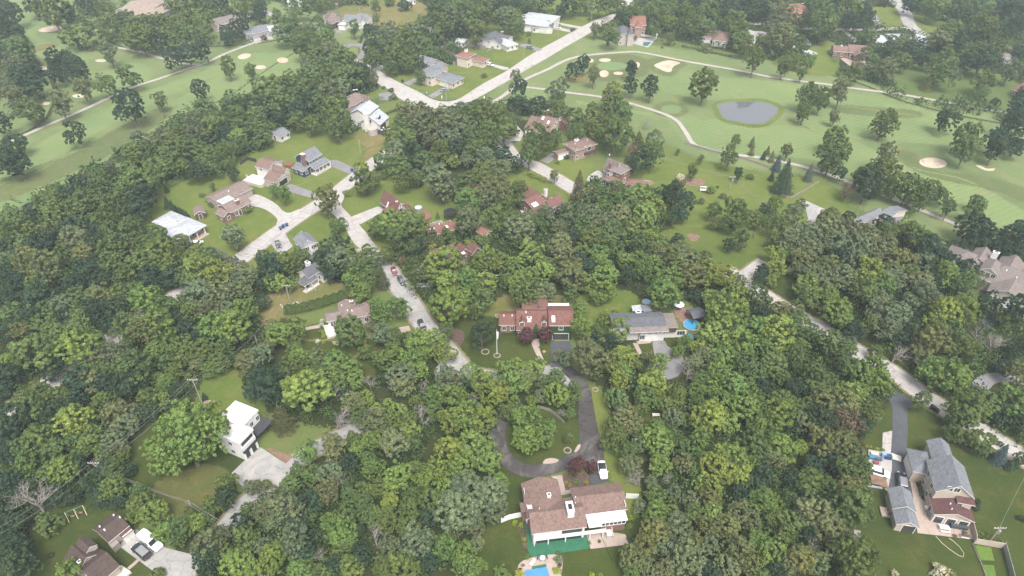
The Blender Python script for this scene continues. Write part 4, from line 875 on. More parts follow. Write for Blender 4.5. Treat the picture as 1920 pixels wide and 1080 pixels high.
MB().box(B['x0'],B['x1'],B['y0']+2.6,B['y1'],0,2.8).build('wall', [WA['cream']], h.root)
MB().box(B['x0'],B['x0']+.25,B['y0'],B['y0']+2.6,0,2.8).build('wall', [WA['cream']], h.root)
for i in range(4): x = B['x0']+.5+(B['x1']-B['x0']-1)*i/3; MB().box(x-.15,x+.15,B['y0'],B['y0']+.3,0,2.8).build('column', [TRIM], h.root)
MB().box(B['x0']-.3,B['x1'],B['y0']-1.2,B['y0']+2.6,0,.12).build('porch_floor', [M['patio']], h.root)
U = dict(x0=B['x0'],x1=B['x1'],y0=B['y0']+2.6,y1=B['y1'],z=3); h.row(U,'S','bdw',0); h.row(U,'E','ww',0)
h.chimney((425,640),.4,.5,.5,METAL); h.vent((305,580),(415,570),(310,640),(415,745),r=.15)
# 8 brick ranch
h = House('brick_ranch', 'orange brick ranch with taupe roofs and a wide chimney, right of the pale hipped house', (1090,535), (1370,395), 3, conv=z7)
A = h.wing('g', (1090,535), (1370,395), (1020,422), 3.0, 1.6, 'brick', 'taupe', wins={'S':'.Wd.ww','W':'w'})
h.wing('g',None,None,None,2.8,1.1,'brick','taupe',box=(A['x0']-3.2,A['x0']+.8,A['y0']-.6,A['y0']+4.2,'v',1),wins={'S':'w','W':'w'})
h.wing('f',None,None,None,4.2,.6,'taupe','ltgrey',box=(A['x0']+.5,A['x1']-3,A['y1']-4.0,A['y1']+1.2,'u',1))
B = h.rect((925,362),(1405,238),(1310,145),3,4.6)
h.wing('g',None,None,None,3.05,1.6,'taupe','taupe',box=(A['x0']+.5,h.L((1405,238),3)[0],A['y1']+.3,A['y1']+8.5,'u',1),wins={'E':'D'})
h.chimney((1185,420),1.4,1.3,.8); h.vent((1070,262),r=.2)
h.slab([(850,370),(950,400),(960,375),(900,330)],0,.9,DARKTRIM,'deck')
# 9 beige house with three gables
h = House('three_gabled_house', 'cream house with three stepped rose-brown gables and an open garage', (205,400), (410,455), 5, conv=z8)
A = h.wing('g', (205,400), (410,455), (290,272), 5.0, 1.7, 'white', 'brown', wins={'S':('....','.w..'),'E':'..'})
h.wing('g', (455,458), (640,512), (515,380), 4.0, 1.7, 'cream', 'brown', wins={'E':'W'})
h.wing('g', (330,585), (515,640), (430,465), 3.0, 1.5, 'stone', 'brown', wins={'E':'b','S':'...'}, gm='white')
MB().box(A['x0']-2.6,A['x1'],A['y0']-5.2,A['y0'],0,1.2).build('deck', [PALEDECK], h.root)
h.chimney((350,470),.5,.3,.3,BLACK) if False else None
# 10 navy house
h = House('navy_house', 'navy blue two-storey house with grey roof, brick chimney and white porch', (985,335), (1190,222), 5.4, conv=z8)
A = h.wing('g', (985,335), (1190,222), (885,205), 5.4, 2.4, 'blue', 'grey', wins={'S':('d.ww','wwww'),'W':('w.w','.w.'),'E':('w','w')})
h.wing('s',None,None,None,2.7,.9,None,'grey',box=(A['x0'],A['x1']+1.6,A['y0']-2.9,A['y0']+.1,'u',1))
h.wing('s',None,None,None,2.7,.9,'blue','grey',box=(A['x0']-3.4,A['x0']+.2,A['y0']-.3,A['y1']-.5,'v',1),wins={'W':'ww','S':'w'})
for i in range(5): x = A['x0']+.4+(A['x1']-A['x0']+.9)*i/4; MB().box(x-.12,x+.12,A['y0']-2.7,A['y0']-2.45,.2,2.5).build('porch_post', [TRIM], h.root)
MB().box(A['x0'],A['x1']+1.4,A['y0']-2.8,A['y0'],0,.35).build('porch_floor', [PALEDECK], h.root)
MB().box(A['x0'],A['x1']+1.4,A['y0']-2.75,A['y0']-2.65,.95,1.05).build('railing', [TRIM], h.root)
MB().box(A['x0']-1.1,A['x0']+.05,A['y0']+1.0,A['y0']+2.4,0,8.0).build('chimney', [CHIMB], h.root)
MB().box(A['x0']-1.2,A['x0']+.15,A['y0']+.9,A['y0']+2.5,8.0,8.15).build('chimney_cap', [TRIM], h.root)
h.slab([(635,350),(750,330),(755,395),(640,385)],0,1.1,surf('red_stained_deck',(.20,.085,.065),(.16,.07,.05),2),'deck')
# 11 tudor
h = House('tudor_house', 'rose-brown steep-roofed tudor house with a half-timbered gable at the concrete drive', (85,205), (300,395), 3, conv=z10)
A = h.wing('g', (85,205), (300,395), (178,60), 3.0, 4.2, 'brick', 'redbr', wins={'E':('.W.','.w.'),'S':('D..',)}, gm='white')
h.wing('s', None,None,None,5.2,.8,'white','redbr',box=(A['x0']+1.5,A['x1']-1.5,(A['y0']+A['y1'])/2,A['y1']+.2,'u',-1),wins={'E':('.','w'),'N':('....','wwww')})
h.wing('g', None,None,None,2.8,1.2,'white','redbr',box=(A['x1']-3.5,A['x1']+2.5,A['y1']-1,A['y1']+3,'u',1),wins={'E':'w'})
h.wing('g', None,None,None,2.9,2.4,'brick','redbr',box=(A['x1']-4.6,A['x1']-.6,A['y0']-3,A['y0']+3,'v',1),wins={'S':'d'},gm='brick')
tb = MB(); 
for i in range(5):
    y = A['y0']+(A['y1']-A['y0'])*(i+.5)/5; tb.box(A['x1']+.0,A['x1']+.06,y-.09,y+.09,2.9,3.2+3.6*(1-abs(i-2)/2.5))
tb.box(A['x1'],A['x1']+.07,A['y0']+1,A['y1']-1,4.4,4.58); tb.build('timber_frame', [DARKTRIM], h.root)
h.vent((315,205),r=.25); h.skylight((187,240),.7,1.2); h.chimney((315,205),.8,.6,.6,CHIMB)
h.slab([(660,300),(760,340),(775,410),(700,460),(680,400)],0,.8,surf('red_deck',(.2,.1,.08),(.15,.075,.06),2),'deck')
# 12 white two storey with shutters
h = House('white_two_storey_house', 'white two-storey house with shuttered windows and a grey gabled roof beside the road', (70,215), (205,360), 5.2, conv=z9)
A = h.wing('g', (70,215), (205,360), (320,262), 5.2, 1.7, 'white', 'grey', wins={'E':('s.s','s.s'),'S':('w.w','w.w')})
h.chimney((265,175),.9,1.0,.7)
h.vent((165,228),(287,245),(198,115),r=.12)
# 13 lower white house
h = House('white_cottage', 'low white house with dark grey roof and glazed bay, below the shuttered house', (285,775), (500,640), 3, conv=z9)
A = h.wing('g', (290,790), (500,655), (225,660), 3.4, 1.7, 'white', 'dkgrey', wins={'S':'.w.w','E':'w'})
h.wing('s', None,None,None,2.7,.7,None,'dkgrey',box=(A['x0']-3,A['x0']+2.4,A['y0']-1.6,A['y0']+1.5,'u',1))
h.wing('h', None,None,None,2.9,.9,'white','dkgrey',box=(A['x0']+3.2,A['x0']+6.6,A['y0']-2.4,A['y0']+2,'v',1),wins={'S':'www','W':'w'})
for p_ in (.3,2.6,5): MB().box(A['x0']-2.9+p_,A['x0']-2.7+p_,A['y0']-1.5,A['y0']-1.3,0,2.5).build('porch_post', [TRIM], h.root)
MB().box(A['x0']-3,A['x0']+2.4,A['y0']-1.6,A['y0']-.2,0,.4).build('porch_floor', [PALEDECK], h.root)
h.chimney((295,610),1.4,.9,1.6,CHIMW)
# 14 red roof
h = House('red_roofed_house', 'low house with a plain red roof, skylight and half-timbered corner, behind the tudor house', (750,670), (1125,570), 3, conv=z10)
A = h.wing('g', (750,670), (1125,570), (760,535), 3.0, 2.2, 'brick', 'red2', wins={'S':'w.w..WW','E':'w'})
h.wing('f', None,None,None,3.3,.6,'brown','greybrown',box=(A['x0']+1.5,A['x1']-2.5,A['y1']-1.6,A['y1']+2.6,'u',1))
h.skylight((990,540)); h.vent((768,560),(817,540),(890,520),(960,495),(997,487),(1035,470),r=.2)
# 15
h = House('red_roofed_house', 'rose-red roofed house in three pitches half hidden by trees, with a square skylight', (760,960), (1110,850), 3, conv=z10)
A = h.wing('g', (790,960), (1120,860), (740,870), 3.0, 2.0, 'brick', 'redbr', wins={'S':'w.w.w'})
h.wing('g', None,None,None,3.1,2.3,'brick','redbr',box=(A['x1']-.5,A['x1']+4,A['y0']-4,A['y1']-1.5,'v',1),wins={'S':'w'})
h.wing('g', None,None,None,2.8,2.3,'brick','redbr',box=(A['x1']+3.2,A['x1']+7.6,A['y0']-5,A['y1']-2.5,'v',1),wins={'S':'w'})
h.skylight((1215,897),1.1,1.1); h.vent((915,855),(990,842),(1160,905),r=.2)
# 16 taupe deck house
h = House('taupe_deck_house', 'taupe-roofed house with white eaves and a pale wooden deck among flower beds, below the hedge', (212,522), (485,480), 3, conv=z11)
A = h.wing('g', (212,522), (485,480), (160,385), 2.8, 1.0, 'white', 'greybrown', wins={'S':'.Vwww'})
B = h.wing('g', None,None,None,3.1,1.0,'taupe','taupe',box=(A['x1']-.2,A['x1']+4.6,A['y0']-1.2,A['y1']+3.2,'v',1),wins={'S':'w'})
h.wing('h', None,None,None,3.05,1.2,'taupe','taupe',box=(A['x1']+1.5,A['x1']+8.4,A['y0']-.8,A['y1']+1.2,'u',1),wins={'S':'w.w','E':'w'})
h.slab([(155,590),(320,560),(410,780),(232,812)],0,.7,PALEDECK,'deck'); h.rail([(155,590),(232,812),(410,780)],.7,.9)
h.chimney((680,185),.8,.8,.6); h.vent((500,228),(605,322),(686,322),r=.2)
h.slab([(880,175),(945,155),(1010,440),(960,450)],2.3,2.4,surf('porch_roof_brick',(.3,.14,.11),(.2,.1,.08),1),'side_porch_roof')
# 17 rust complex
h = House('rambling_red_house', 'rambling rust-red roofed house with skylights and white chimney beside the tall conifer', (255,930), (400,860), 3, conv=z12)
A = h.wing('g', (250,925), (385,865), (210,800), 3.2, 2.2, 'brick', 'redbr', wins={'S':'w.w','W':'w'})
h.wing('g', None,None,None,3.0,2.4,'brick','redbr',box=(A['x0']+2,A['x0']+6.5,A['y1']-5,A['y1']+3.5,'v',1),wins={'S':'w'})
h.wing('g', None,None,None,3.6,2.2,'brick','redbr',box=(A['x1']-2.5,A['x1']+2.5,A['y1']-6,A['y1']+3,'v',1),wins={'S':'w'})
h.wing('g', None,None,None,2.9,1.8,'brick','redbr',box=(A['x1']-.5,A['x1']+5.5,A['y0']-2,A['y0']+3.5,'u',1),wins={'S':'ww','E':'w'})
h.wing('g', None,None,None,2.8,1.2,'brick','redbr',box=(A['x0']-5.5,A['x0']+.6,A['y0']-3.2,A['y0']+1.2,'u',1),wins={'S':'w'})
h.chimney((343,765),1.6,.9,.9,CHIMW); h.skylight((250,862),2.2,1.5); h.skylight((388,803),.8,1.1)
h.slab([(120,910),(185,885),(195,905),(130,935)],0,.4,PALEDECK,'terrace')
# 18 tudor north
h = House('cream_gabled_house', 'rose-roofed house with cream gables, two front dormers and tall chimneys behind the street', (195,195), (370,235), 3, conv=z12)
A = h.wing('g', (235,205), (375,232), (290,68), 3.2, 3.6, 'cream', 'brown', wins={'E':('w.w','.w.'),'S':'wdw'}, gm='cream')
h.wing('g', None,None,None,3.0,3.0,'cream','brown',box=(A['x0']-4.6,A['x0']+1.4,A['y0']-.8,A['y1']-1.2,'u',1),wins={'W':('w','w'),'S':'G'})
h.wing('g', None,None,None,3.4,2.6,'brick','brown',box=(A['x1']-2,A['x1']+3,A['y1']-3.5,A['y1']+2.5,'v',1),wins={'E':'w'})
h.dormer((255,150),'S',1.6,'brown','cream',1.2,2.6,1.3); h.dormer((292,160),'S',1.6,'brown','cream',1.2,2.6,1.3)
h.chimney((362,75),2.2,.8,.8); h.chimney((470,150),1.6,.6,.6); h.skylight((320,103)); h.skylight((368,127))
# 19 brown ranch
h = House('split_level_house', 'split-level pinkish brick house with low brown roof and wide eaves above the tudor', (600,393), (805,325), 4.8, conv=z12)
A = h.wing('h', (600,393), (805,325), (560,335), 4.8, .9, 'pinkbrick', 'brown', oh=.7, wins={'S':('w.w..','w.wV.'),'W':('w.w','w.w')})
h.wing('g', None,None,None,3.0,.6,'pinkbrick','brown',box=(A['x0']-5.5,A['x0']+.6,A['y0']+3.5,A['y1']+.5,'u',1),wins={'S':'G'})
MB().box(A['x0']+4.5,A['x1']+.3,A['y0']-1.2,A['y0'],2.3,2.5).build('balcony', [DARKTRIM], h.root)
h.chimney((615,305),.7,1.6,.9,CHIMW); h.vent((603,330),(710,297),r=.2)
# 20 tudor with brick
h = House('brick_tudor', 'steep grey-brown roofed tudor house with white gable, brick chimney and paved terrace', (850,555), (935,592), 3, conv=z12)
A = h.wing('g', (845,560), (955,605), (850,428), 3.0, 4.4, 'brick', 'greybrown', wins={'S':('w.w','.w.'),'W':('V','w')}, gm='white')
h.wing('h', None,None,None,5.0,.8,'brick','greybrown',box=(A['x1']-2.5,A['x1']+3.5,A['y0']-1.2,A['y0']+5,'u',1),wins={'S':('ww','ww'),'E':('w','w')})
h.wing('h', None,None,None,2.9,.6,'brown','brown',box=(A['x1']-1.5,A['x1']+6,A['y0']-5,A['y0']-1.0,'u',1),wins={'S':'VV','E':'w'})
MB().box(A['x0']+2.4,A['x0']+3.5,A['y0']-.9,A['y0']+.1,0,7.4).build('chimney', [CHIMB], h.root)
h.dormer((900,530),'S',1.4,'greybrown','white',1.0,2.2,.9); h.vent((905,425),r=.2)
h.wing('g', None,None,None,3.0,2.5,'brick','greybrown',box=(A['x0']+3,A['x1']+2,A['y1']-2,A['y1']+4,'u',1),wins={'E':'w'})
# 21 right edge
h = House('large_hipped_house', 'large brownish-grey house with many hips, twin white garage doors and a gabled dormer, right edge', (595,700), (855,800), 2.5, conv=z13)
B = h.wing('g', None,None,None,3.4,2.2,'stone','greybrown',box=(-1.2,8.2,-.4,9,'v',1),wins={'S':'GG'})
h.wing('h', None,None,None,3.5,3.2,'stone','greybrown',box=(-6.5,10.5,4,17,'u',1),wins={'S':'w....'})
h.wing('h', None,None,None,3.2,2.4,'stone','greybrown',box=(-15.5,-4.5,7,17.5,'u',1),wins={'S':'www'})
h.wing('h', None,None,None,3.3,2.2,'stone','greybrown',box=(6,16,2.5,12,'u',1),wins={'S':'w.w'})
h.wing('g', None,None,None,3.4,1.8,'stone','greybrown',box=(-9.5,-4.5,12,20,'v',1)); h.wing('g', None,None,None,3.6,2.2,'stone','greybrown',box=(-2.5,4,12,20.5,'v',1))
h.wing('g', None,None,None,5.6,1.4,'stone','greybrown',box=(-5.4,-.6,5.2,11.5,'v',1),base=3.2,wins={'S':'www'})
h.chimney((660,140),1.0,1.6,1.0,CHIMW,z=5.5); h.vent((823,372),(972,468),r=.2)
# 22/23 taupe and white houses upper centre
h = House('taupe_house', 'taupe sided house with three gabled wings, upper centre left of the road', (410,480), (590,385), 0, conv=z14)
A = h.wing('g', (310,378), (388,440), (480,345), 4.6, 2.4, 'taupe', 'taupe', wins={'E':('...','.w.'),'S':('...','...')})
h.wing('g', None,None,None,5.2,2.0,'taupe','taupe',box=(A['x0']-3,A['x1']-1,A['y1']-.5,A['y1']+6,'u',1),wins={'E':'w'})
h.wing('g', None,None,None,5.0,2.4,'taupe','taupe',box=(A['x0']-9.5,A['x0']+.5,A['y0']+2,A['y0']+8,'u',1),wins={'S':('Vw','w.w'),'W':'w'})
h.skylight((195,240),.8,1.0); h.skylight((237,232),.8,1.0); h.chimney((478,352),.4,.5,.5,CHIMW) if False else None
h.slab([(190,480),(300,440),(370,470),(280,540),(220,530)],0,.15,M['patio'],'terrace')
h = House('white_gambrel_house', 'white house with pale grey roofs and dark edging, three cars at its garage, upper centre', (600,795), (750,660), 3, conv=z14, trim=DARKTRIM)
A = h.wing('g', (600,795), (750,660), (440,648), 3.2, 3.2, 'white', 'ltgrey', wins={'W':('.d.','.w.'),'S':('D.',)})
h.wing('g', None,None,None,5.6,2.2,'white','ltgrey',box=(A['x0']+1.5,A['x1']+3.8,A['y1']-2.5,A['y1']+6,'u',1),wins={'E':('w','w'),'S':('..','.w')})
h.dormer((600,690),'S',2,'ltgrey','white',1.2,2.8,.9,'ww')
MB().box(A['x0']-1.4,A['x0']-.2,A['y0']+4.2,A['y0']+6.2,0,8.2).build('chimney', [CHIMW], h.root)
MB().cyl(A['x0']-2.2,A['y0']+2.2,0,2.6,2.1,14).build('round_bay', [WA['stone']], h.root)
# 24-27 corner houses
h = House('grey_cape_house', 'grey-roofed house with dormers, twin garage doors and a red-topped chimney, left of the corner', (115,468), (345,535), 3.4, conv=z15)
A = h.wing('g', (115,468), (345,530), (198,322), 3.4, 3.2, 'taupe', 'grey', wins={'S':'ww.G'})
h.wing('g', None,None,None,3.2,1.9,'taupe','grey',box=(A['x1']-1,A['x1']+5.5,A['y0']-3,A['y0']+4.5,'v',1),wins={'S':'G','E':'w'})
h.wing('g', None,None,None,3.2,1.9,'taupe','grey',box=(A['x1']-1,A['x1']+4.5,A['y0']+3,A['y0']+9.5,'u',1),wins={'E':'w'})
h.dormer((255,465),'S',2.4,'grey','taupe',1.3,3,1,'ww'); h.dormer((335,440),'S',2,'grey','taupe',1.3,3,1,'w'); h.chimney((408,325),1.6,2,1.2,CHIMW)
h = House('cream_split_level', 'cream split-level house with low grey hipped roofs inside the street corner', (680,745), (865,655), 3, conv=z15)
A = h.wing('h', (680,742), (865,655), (570,655), 3.1, 1.0, 'cream', 'grey', oh=.6, wins={'S':'w.w.w','W':'G'}) 
h.wing('h', None,None,None,4.9,1.0,'cream','grey',oh=.6,box=(A['x0']-4,A['x1']-1.5,A['y1']-1.5,A['y1']+7,'u',1),wins={'S':('....','w..w'),'W':('w.w','w.w'),'E':('w','ww')})
h.vent((583,586),r=.2)
h = House('coral_roofed_house', 'cream split-level house with coral red roofs, right of the street corner', (1130,438), (1225,388), 3, conv=z15)
A = h.wing('h', (1120,440), (1228,385), (1010,400), 3.1, .9, 'cream', 'pink', oh=.6, wins={'S':'w','E':'G'})
h.wing('h', None,None,None,5.2,1.0,'cream','pink',oh=.6,box=(A['x0']-5,A['x1']-2,A['y1']-1,A['y1']+6.5,'u',1),wins={'S':('w..','w.ww'),'E':('.','ww')})
h.chimney((880,300),1.5,1.6,1.0,CHIMW,base=0,z=5.5)
h = House('white_l_shaped_house', 'white house with several low grey gabled roofs and arched front, top centre', (1375,178), (1450,130), 3, conv=z15)
A = h.wing('g', (1370,178), (1450,132), (1290,92), 3.0, 1.8, 'white', 'dkgrey', wins={'S':'w','W':'d.w'})
h.wing('g', None,None,None,3.2,1.7,'white','dkgrey',box=(A['x0']-1,A['x1']+8,A['y1']-2.5,A['y1']+5.5,'u',1),wins={'S':'..ww'})
h.wing('g', None,None,None,3.0,1.4,'cream','dkgrey',box=(A['x1']+2,A['x1']+8.5,A['y0']-1,A['y1']-1.5,'v',1),wins={'S':'G'})
h.chimney((1400,25),1.1,1.6,1.0)
# ------------------------------------------------------------------ houses farther away and small outbuildings
def far(label, cv, p, q, r, z, rise, wall, roof, extra=(), kind='house', t='g', wins=None, cat='house', group='houses of the neighbourhood', **k):
    h = House(kind, label, p, q, z, conv=cv, cat=cat, group=group)
    A = h.wing(t, p, q, r, z, rise, wall, roof, wins=wins or {'S':'w.w.w','E':'w','W':'w'}, **k)
    for e in extra:   # t, z, rise, roof, (dx0,dx1,dy0,dy1,axis) measured from the first wing's corners
        x0,x1,y0,y1,ax = e[4]; kk = e[5] if len(e) > 5 else {}
        h.wing(e[0],None,None,None,e[1],e[2],kk.get('wall',wall),e[3],box=(A['x0']+x0,A['x1']+x1,A['y0']+y0,A['y1']+y1,ax,1),wins=kk.get('wins'))
    return h, A
h, A = far('grey-brown house with a tall chimney beside the bare field, top left of centre', z16, (330,400), (520,320), (420,235), 4.6, 2.8, 'taupe', 'taupe',
    [('g',4.4,2.4,'taupe',(2,3,-3,2,'v')), ('s',3,.8,'taupe',(-2,-3,-3.5,-7.5,'u'))]); h.chimney((550,135),1.6,1.3,1)
h, A = far('bluish-grey roofed house with a white garage front behind the round tree, top left of centre', z16, (660,410), (1000,440), (800,285), 4.2, 2.4, 'white', 'grey',
    [('g',4.6,2.0,'grey',(6,3,2,4,'u')), ('h',2.9,.9,'ltgrey',(-2,-7,-4,-6,'u'),{'wins':{'S':'G'}})])
far('wide tan-roofed house with many gables at the top left car court', q00, (850,100), (1080,120), (900,0), 3.4, 2.4, 'taupe', 'tan', [('g',3.6,2.2,'tan',(3,-6,-2,6,'v')),('h',3.2,1.8,'tan',(9,7,-4,0,'u')),('g',3.4,2.4,'tan',(-3,-10,2,8,'v'))])
h, A = far('grey-roofed cream house with pale chimneys half hidden by dark trees, top left', q00, (1625,195), (1720,170), (1640,130), 3.8, 1.8, 'cream', 'greybrown', [('g',3.4,1.6,'greybrown',(6,11,1,0,'u'))]); h.chimney((1865,110),1.6,1.4,1,CHIMW)
h, A = far('grey house by the purple shrub at the end of the long left concrete path', q10, (20,240), (120,225), (20,190), 3.2, 1.8, 'grey', 'grey', [('g',3.0,1.6,'grey',(-8,-5,-1,1,'u')),('g',3.2,1.4,'ltgrey',(5,8,-2,-2,'u'))])
far('small white outbuilding at the fence under the spreading tree, top centre', q10, (1492,312), (1560,322), (1500,285), 2.6, .8, 'white', 'ltgrey', kind='shed', cat='shed', group='garden sheds')
h, A = far('coral-roofed house mostly hidden by trees left of the tall utility pole, top centre', q10, (915,225), (1000,225), (920,195), 3, 1.2, 'cream', 'pink', t='h')
far('small white shed with grey roof alone on the lawn, centre left', q10, (182,1030), (258,990), (160,975), 2.5, 1.3, 'white', 'grey', kind='shed', cat='shed', group='garden sheds', wins={'S':'w.w','W':'d'})
h, A = far('white house with wide pale grey roof at the top centre by the straight road', q20, (310,165), (365,120), (230,100), 4.2, 1.2, 'white', 'ltgrey', [('h',4.0,1.0,'ltgrey',(-9,-4,0,4,'u'))], t='h')
far('white house with dark slate roof just below the pale-roofed one, top centre', q20, (150,205), (285,210), (180,150), 3.0, 1.4, 'white', 'dkgrey', [('g',3.3,1.4,'dkgrey',(-5,-6,1,3,'u')),('g',2.9,1.2,'dkgrey',(7,2,-1,-3,'v'))])
far('white garage corner at the end of the gravel drive, top centre', q20, (-40,350), (50,330), (-30,290), 2.8, 1.0, 'white', 'ltgrey', kind='garage', cat='garage', group=None, t='h')
h, A = far('slate-blue roofed stone house with a walled pool terrace, top centre right', q20, (800,255), (905,250), (820,190), 6.2, 2.4, 'stone', 'dkgrey', [('h',6.0,2.0,'dkgrey',(4,1,-2,-3,'v'))], t='h', wins={'S':('w.w','w.w'),'E':('w','w')})
h, A = far('rust-red hipped stone house behind the slate-blue roofed one, top centre right', q20, (885,185), (1010,190), (940,125), 5.8, 1.8, 'pinkbrick', 'pink', [('h',5.5,1.6,'pink',(2,-2,-4,-4,'v'))], t='h', wins={'S':('w.w','ww.'),'E':('w','w')})
far('brown hipped house with white eaves under the big trees, top right of centre', q20, (1500,300), (1610,315), (1540,240), 3.2, 1.8, 'white', 'brown', [('h',3,1.6,'brown',(-6,-8,2,2,'u'))], t='h')
far('pale grey roof glimpsed between far trees, top right of centre', q20, (1340,85), (1400,85), (1360,60), 3, 1.5, 'grey', 'grey', t='h')
h, A = far('orange-tan roofed house among trees at the top right', q30, (165,105), (300,95), (230,35), 4, 2.2, 'brick', 'pink', [('h',3.8,1.8,'pink',(6,6,2,2,'u'))], t='h'); h.chimney((255,40),1,1,.8)
h, A = far('brown ranch with wide low gables and a paved terrace, upper right', q30, (490,385), (630,395), (600,345), 3.2, 1.8, 'brick', 'brown', [('g',3.4,2.2,'brown',(7,10,-1,3,'u'),{'wins':{'S':'W.W'}}),('g',3,1.5,'brown',(9,5,-4,-3,'v'))]); h.vent((550,347),r=.4)
far('white house with pale grey-blue roof below the road fork, upper right', q30, (812,318), (905,318), (815,268), 3.2, 1.2, 'white', 'ltgrey', [('g',3.0,1.2,'ltgrey',(10,22,0,1,'u'))])
far('small pale roofed garage at the end of the curved concrete drive, upper right', q30, (320,410), (372,400), (330,355), 2.6, .5, 'white', 'ltgrey', kind='garage', cat='garage', group=None, t='h')
far('rust-brown brick house cut by the right edge beside the striped lawn', q30, (1830,670), (1960,720), (1900,600), 3, 2.6, 'brick', 'redbr', [('h',3,2,'redbr',(3,8,3,3,'u'))])
far('brown-grey roof in the trees at the upper right edge', q30, (1780,440), (1870,430), (1860,385), 3, 1.6, 'grey', 'greybrown', [('h',3.2,1.6,'greybrown',(2,10,8,9,'u'))], t='h')
far('grey gable end showing between two dark trees, upper right', q30, (1430,520), (1475,490), (1440,470), 3, 1.4, 'grey', 'greybrown', t='h')
far('pale grey roofed building at the very top beside the road, top right', q30, (690,25), (740,25), (700,-10), 3, 1.2, 'beige', 'grey')
h, A = far('white building cut by the top edge beyond the long path, top left of centre', q10, (230,15), (340,12), (250,-20), 3, 1.2, 'white', 'ltgrey')
far('white-roofed building cut by the top edge above the field, top centre', q10, (1130,5), (1200,-5), (1140,-25), 3, .8, 'white', 'ltgrey')
far('small brown garden shed between the pale hipped house and the brick ranch', z7, (650,560), (690,610), (745,560), 2.6, 1.2, 'brown', 'taupe', kind='shed', cat='shed', group='garden sheds') if False else None
h = House('shed', 'small brown wooden garden shed between the pale hipped house and the brick ranch', (660,640), (775,615), 0, conv=z7, cat='shed', group='garden sheds')
h.wing('g',None,None,None,2.4,1.0,WA['brown'],'taupe',box=(0,3.6,0,4.4,'v',1),wins={'S':'d'})
h = House('shed', 'pink-roofed garden shed beside a tiny terrace, right of the red roofs', (1720,735), (1775,700), 0, cat='shed', group='garden sheds', conv=q11)
h.wing('g',None,None,None,2.3,1.2,'pinkbrick','pink',box=(0,3.4,0,4.2,'v',1),wins={'S':'d'})
h, A = far('long plain grey gabled roof beside the wide concrete apron, right of centre', q31, (665,615), (865,525), (830,482), 3.4, 1.6, 'cream', 'grey', [('g',3,1.4,'grey',(12,10,-3,-2,'v'))], kind='barn', cat='outbuilding')
far('small pale roof corner poking out of the trees next to the long grey roof', q31, (960,585), (1020,580), (990,545), 3, 1.2, 'white', 'grey', kind='shed', cat='shed', group='garden sheds')
h = House('gazebo', 'dark pavilion roof on posts beside the round blue pool', (1225,255), (1290,340), 2.4, conv=z6, cat='gazebo', group=None)
h.wing('g', None,None,None,2.5,.9,None,'dkgrey',oh=.1,box=(0,4.2,-.2,3.8,'v',1),trim=DARKTRIM)
for x in (.2,4.0):
    for y in (0,3.6): MB().box(x-.08,x+.08,y-.08,y+.08,0,2.3).build('post', [DARKTRIM], h.root)
h = House('garden_shelter', 'white bay-fronted outbuilding corner at the bottom right slab', (0,0), (10,0), 0, conv=z2) if False else None

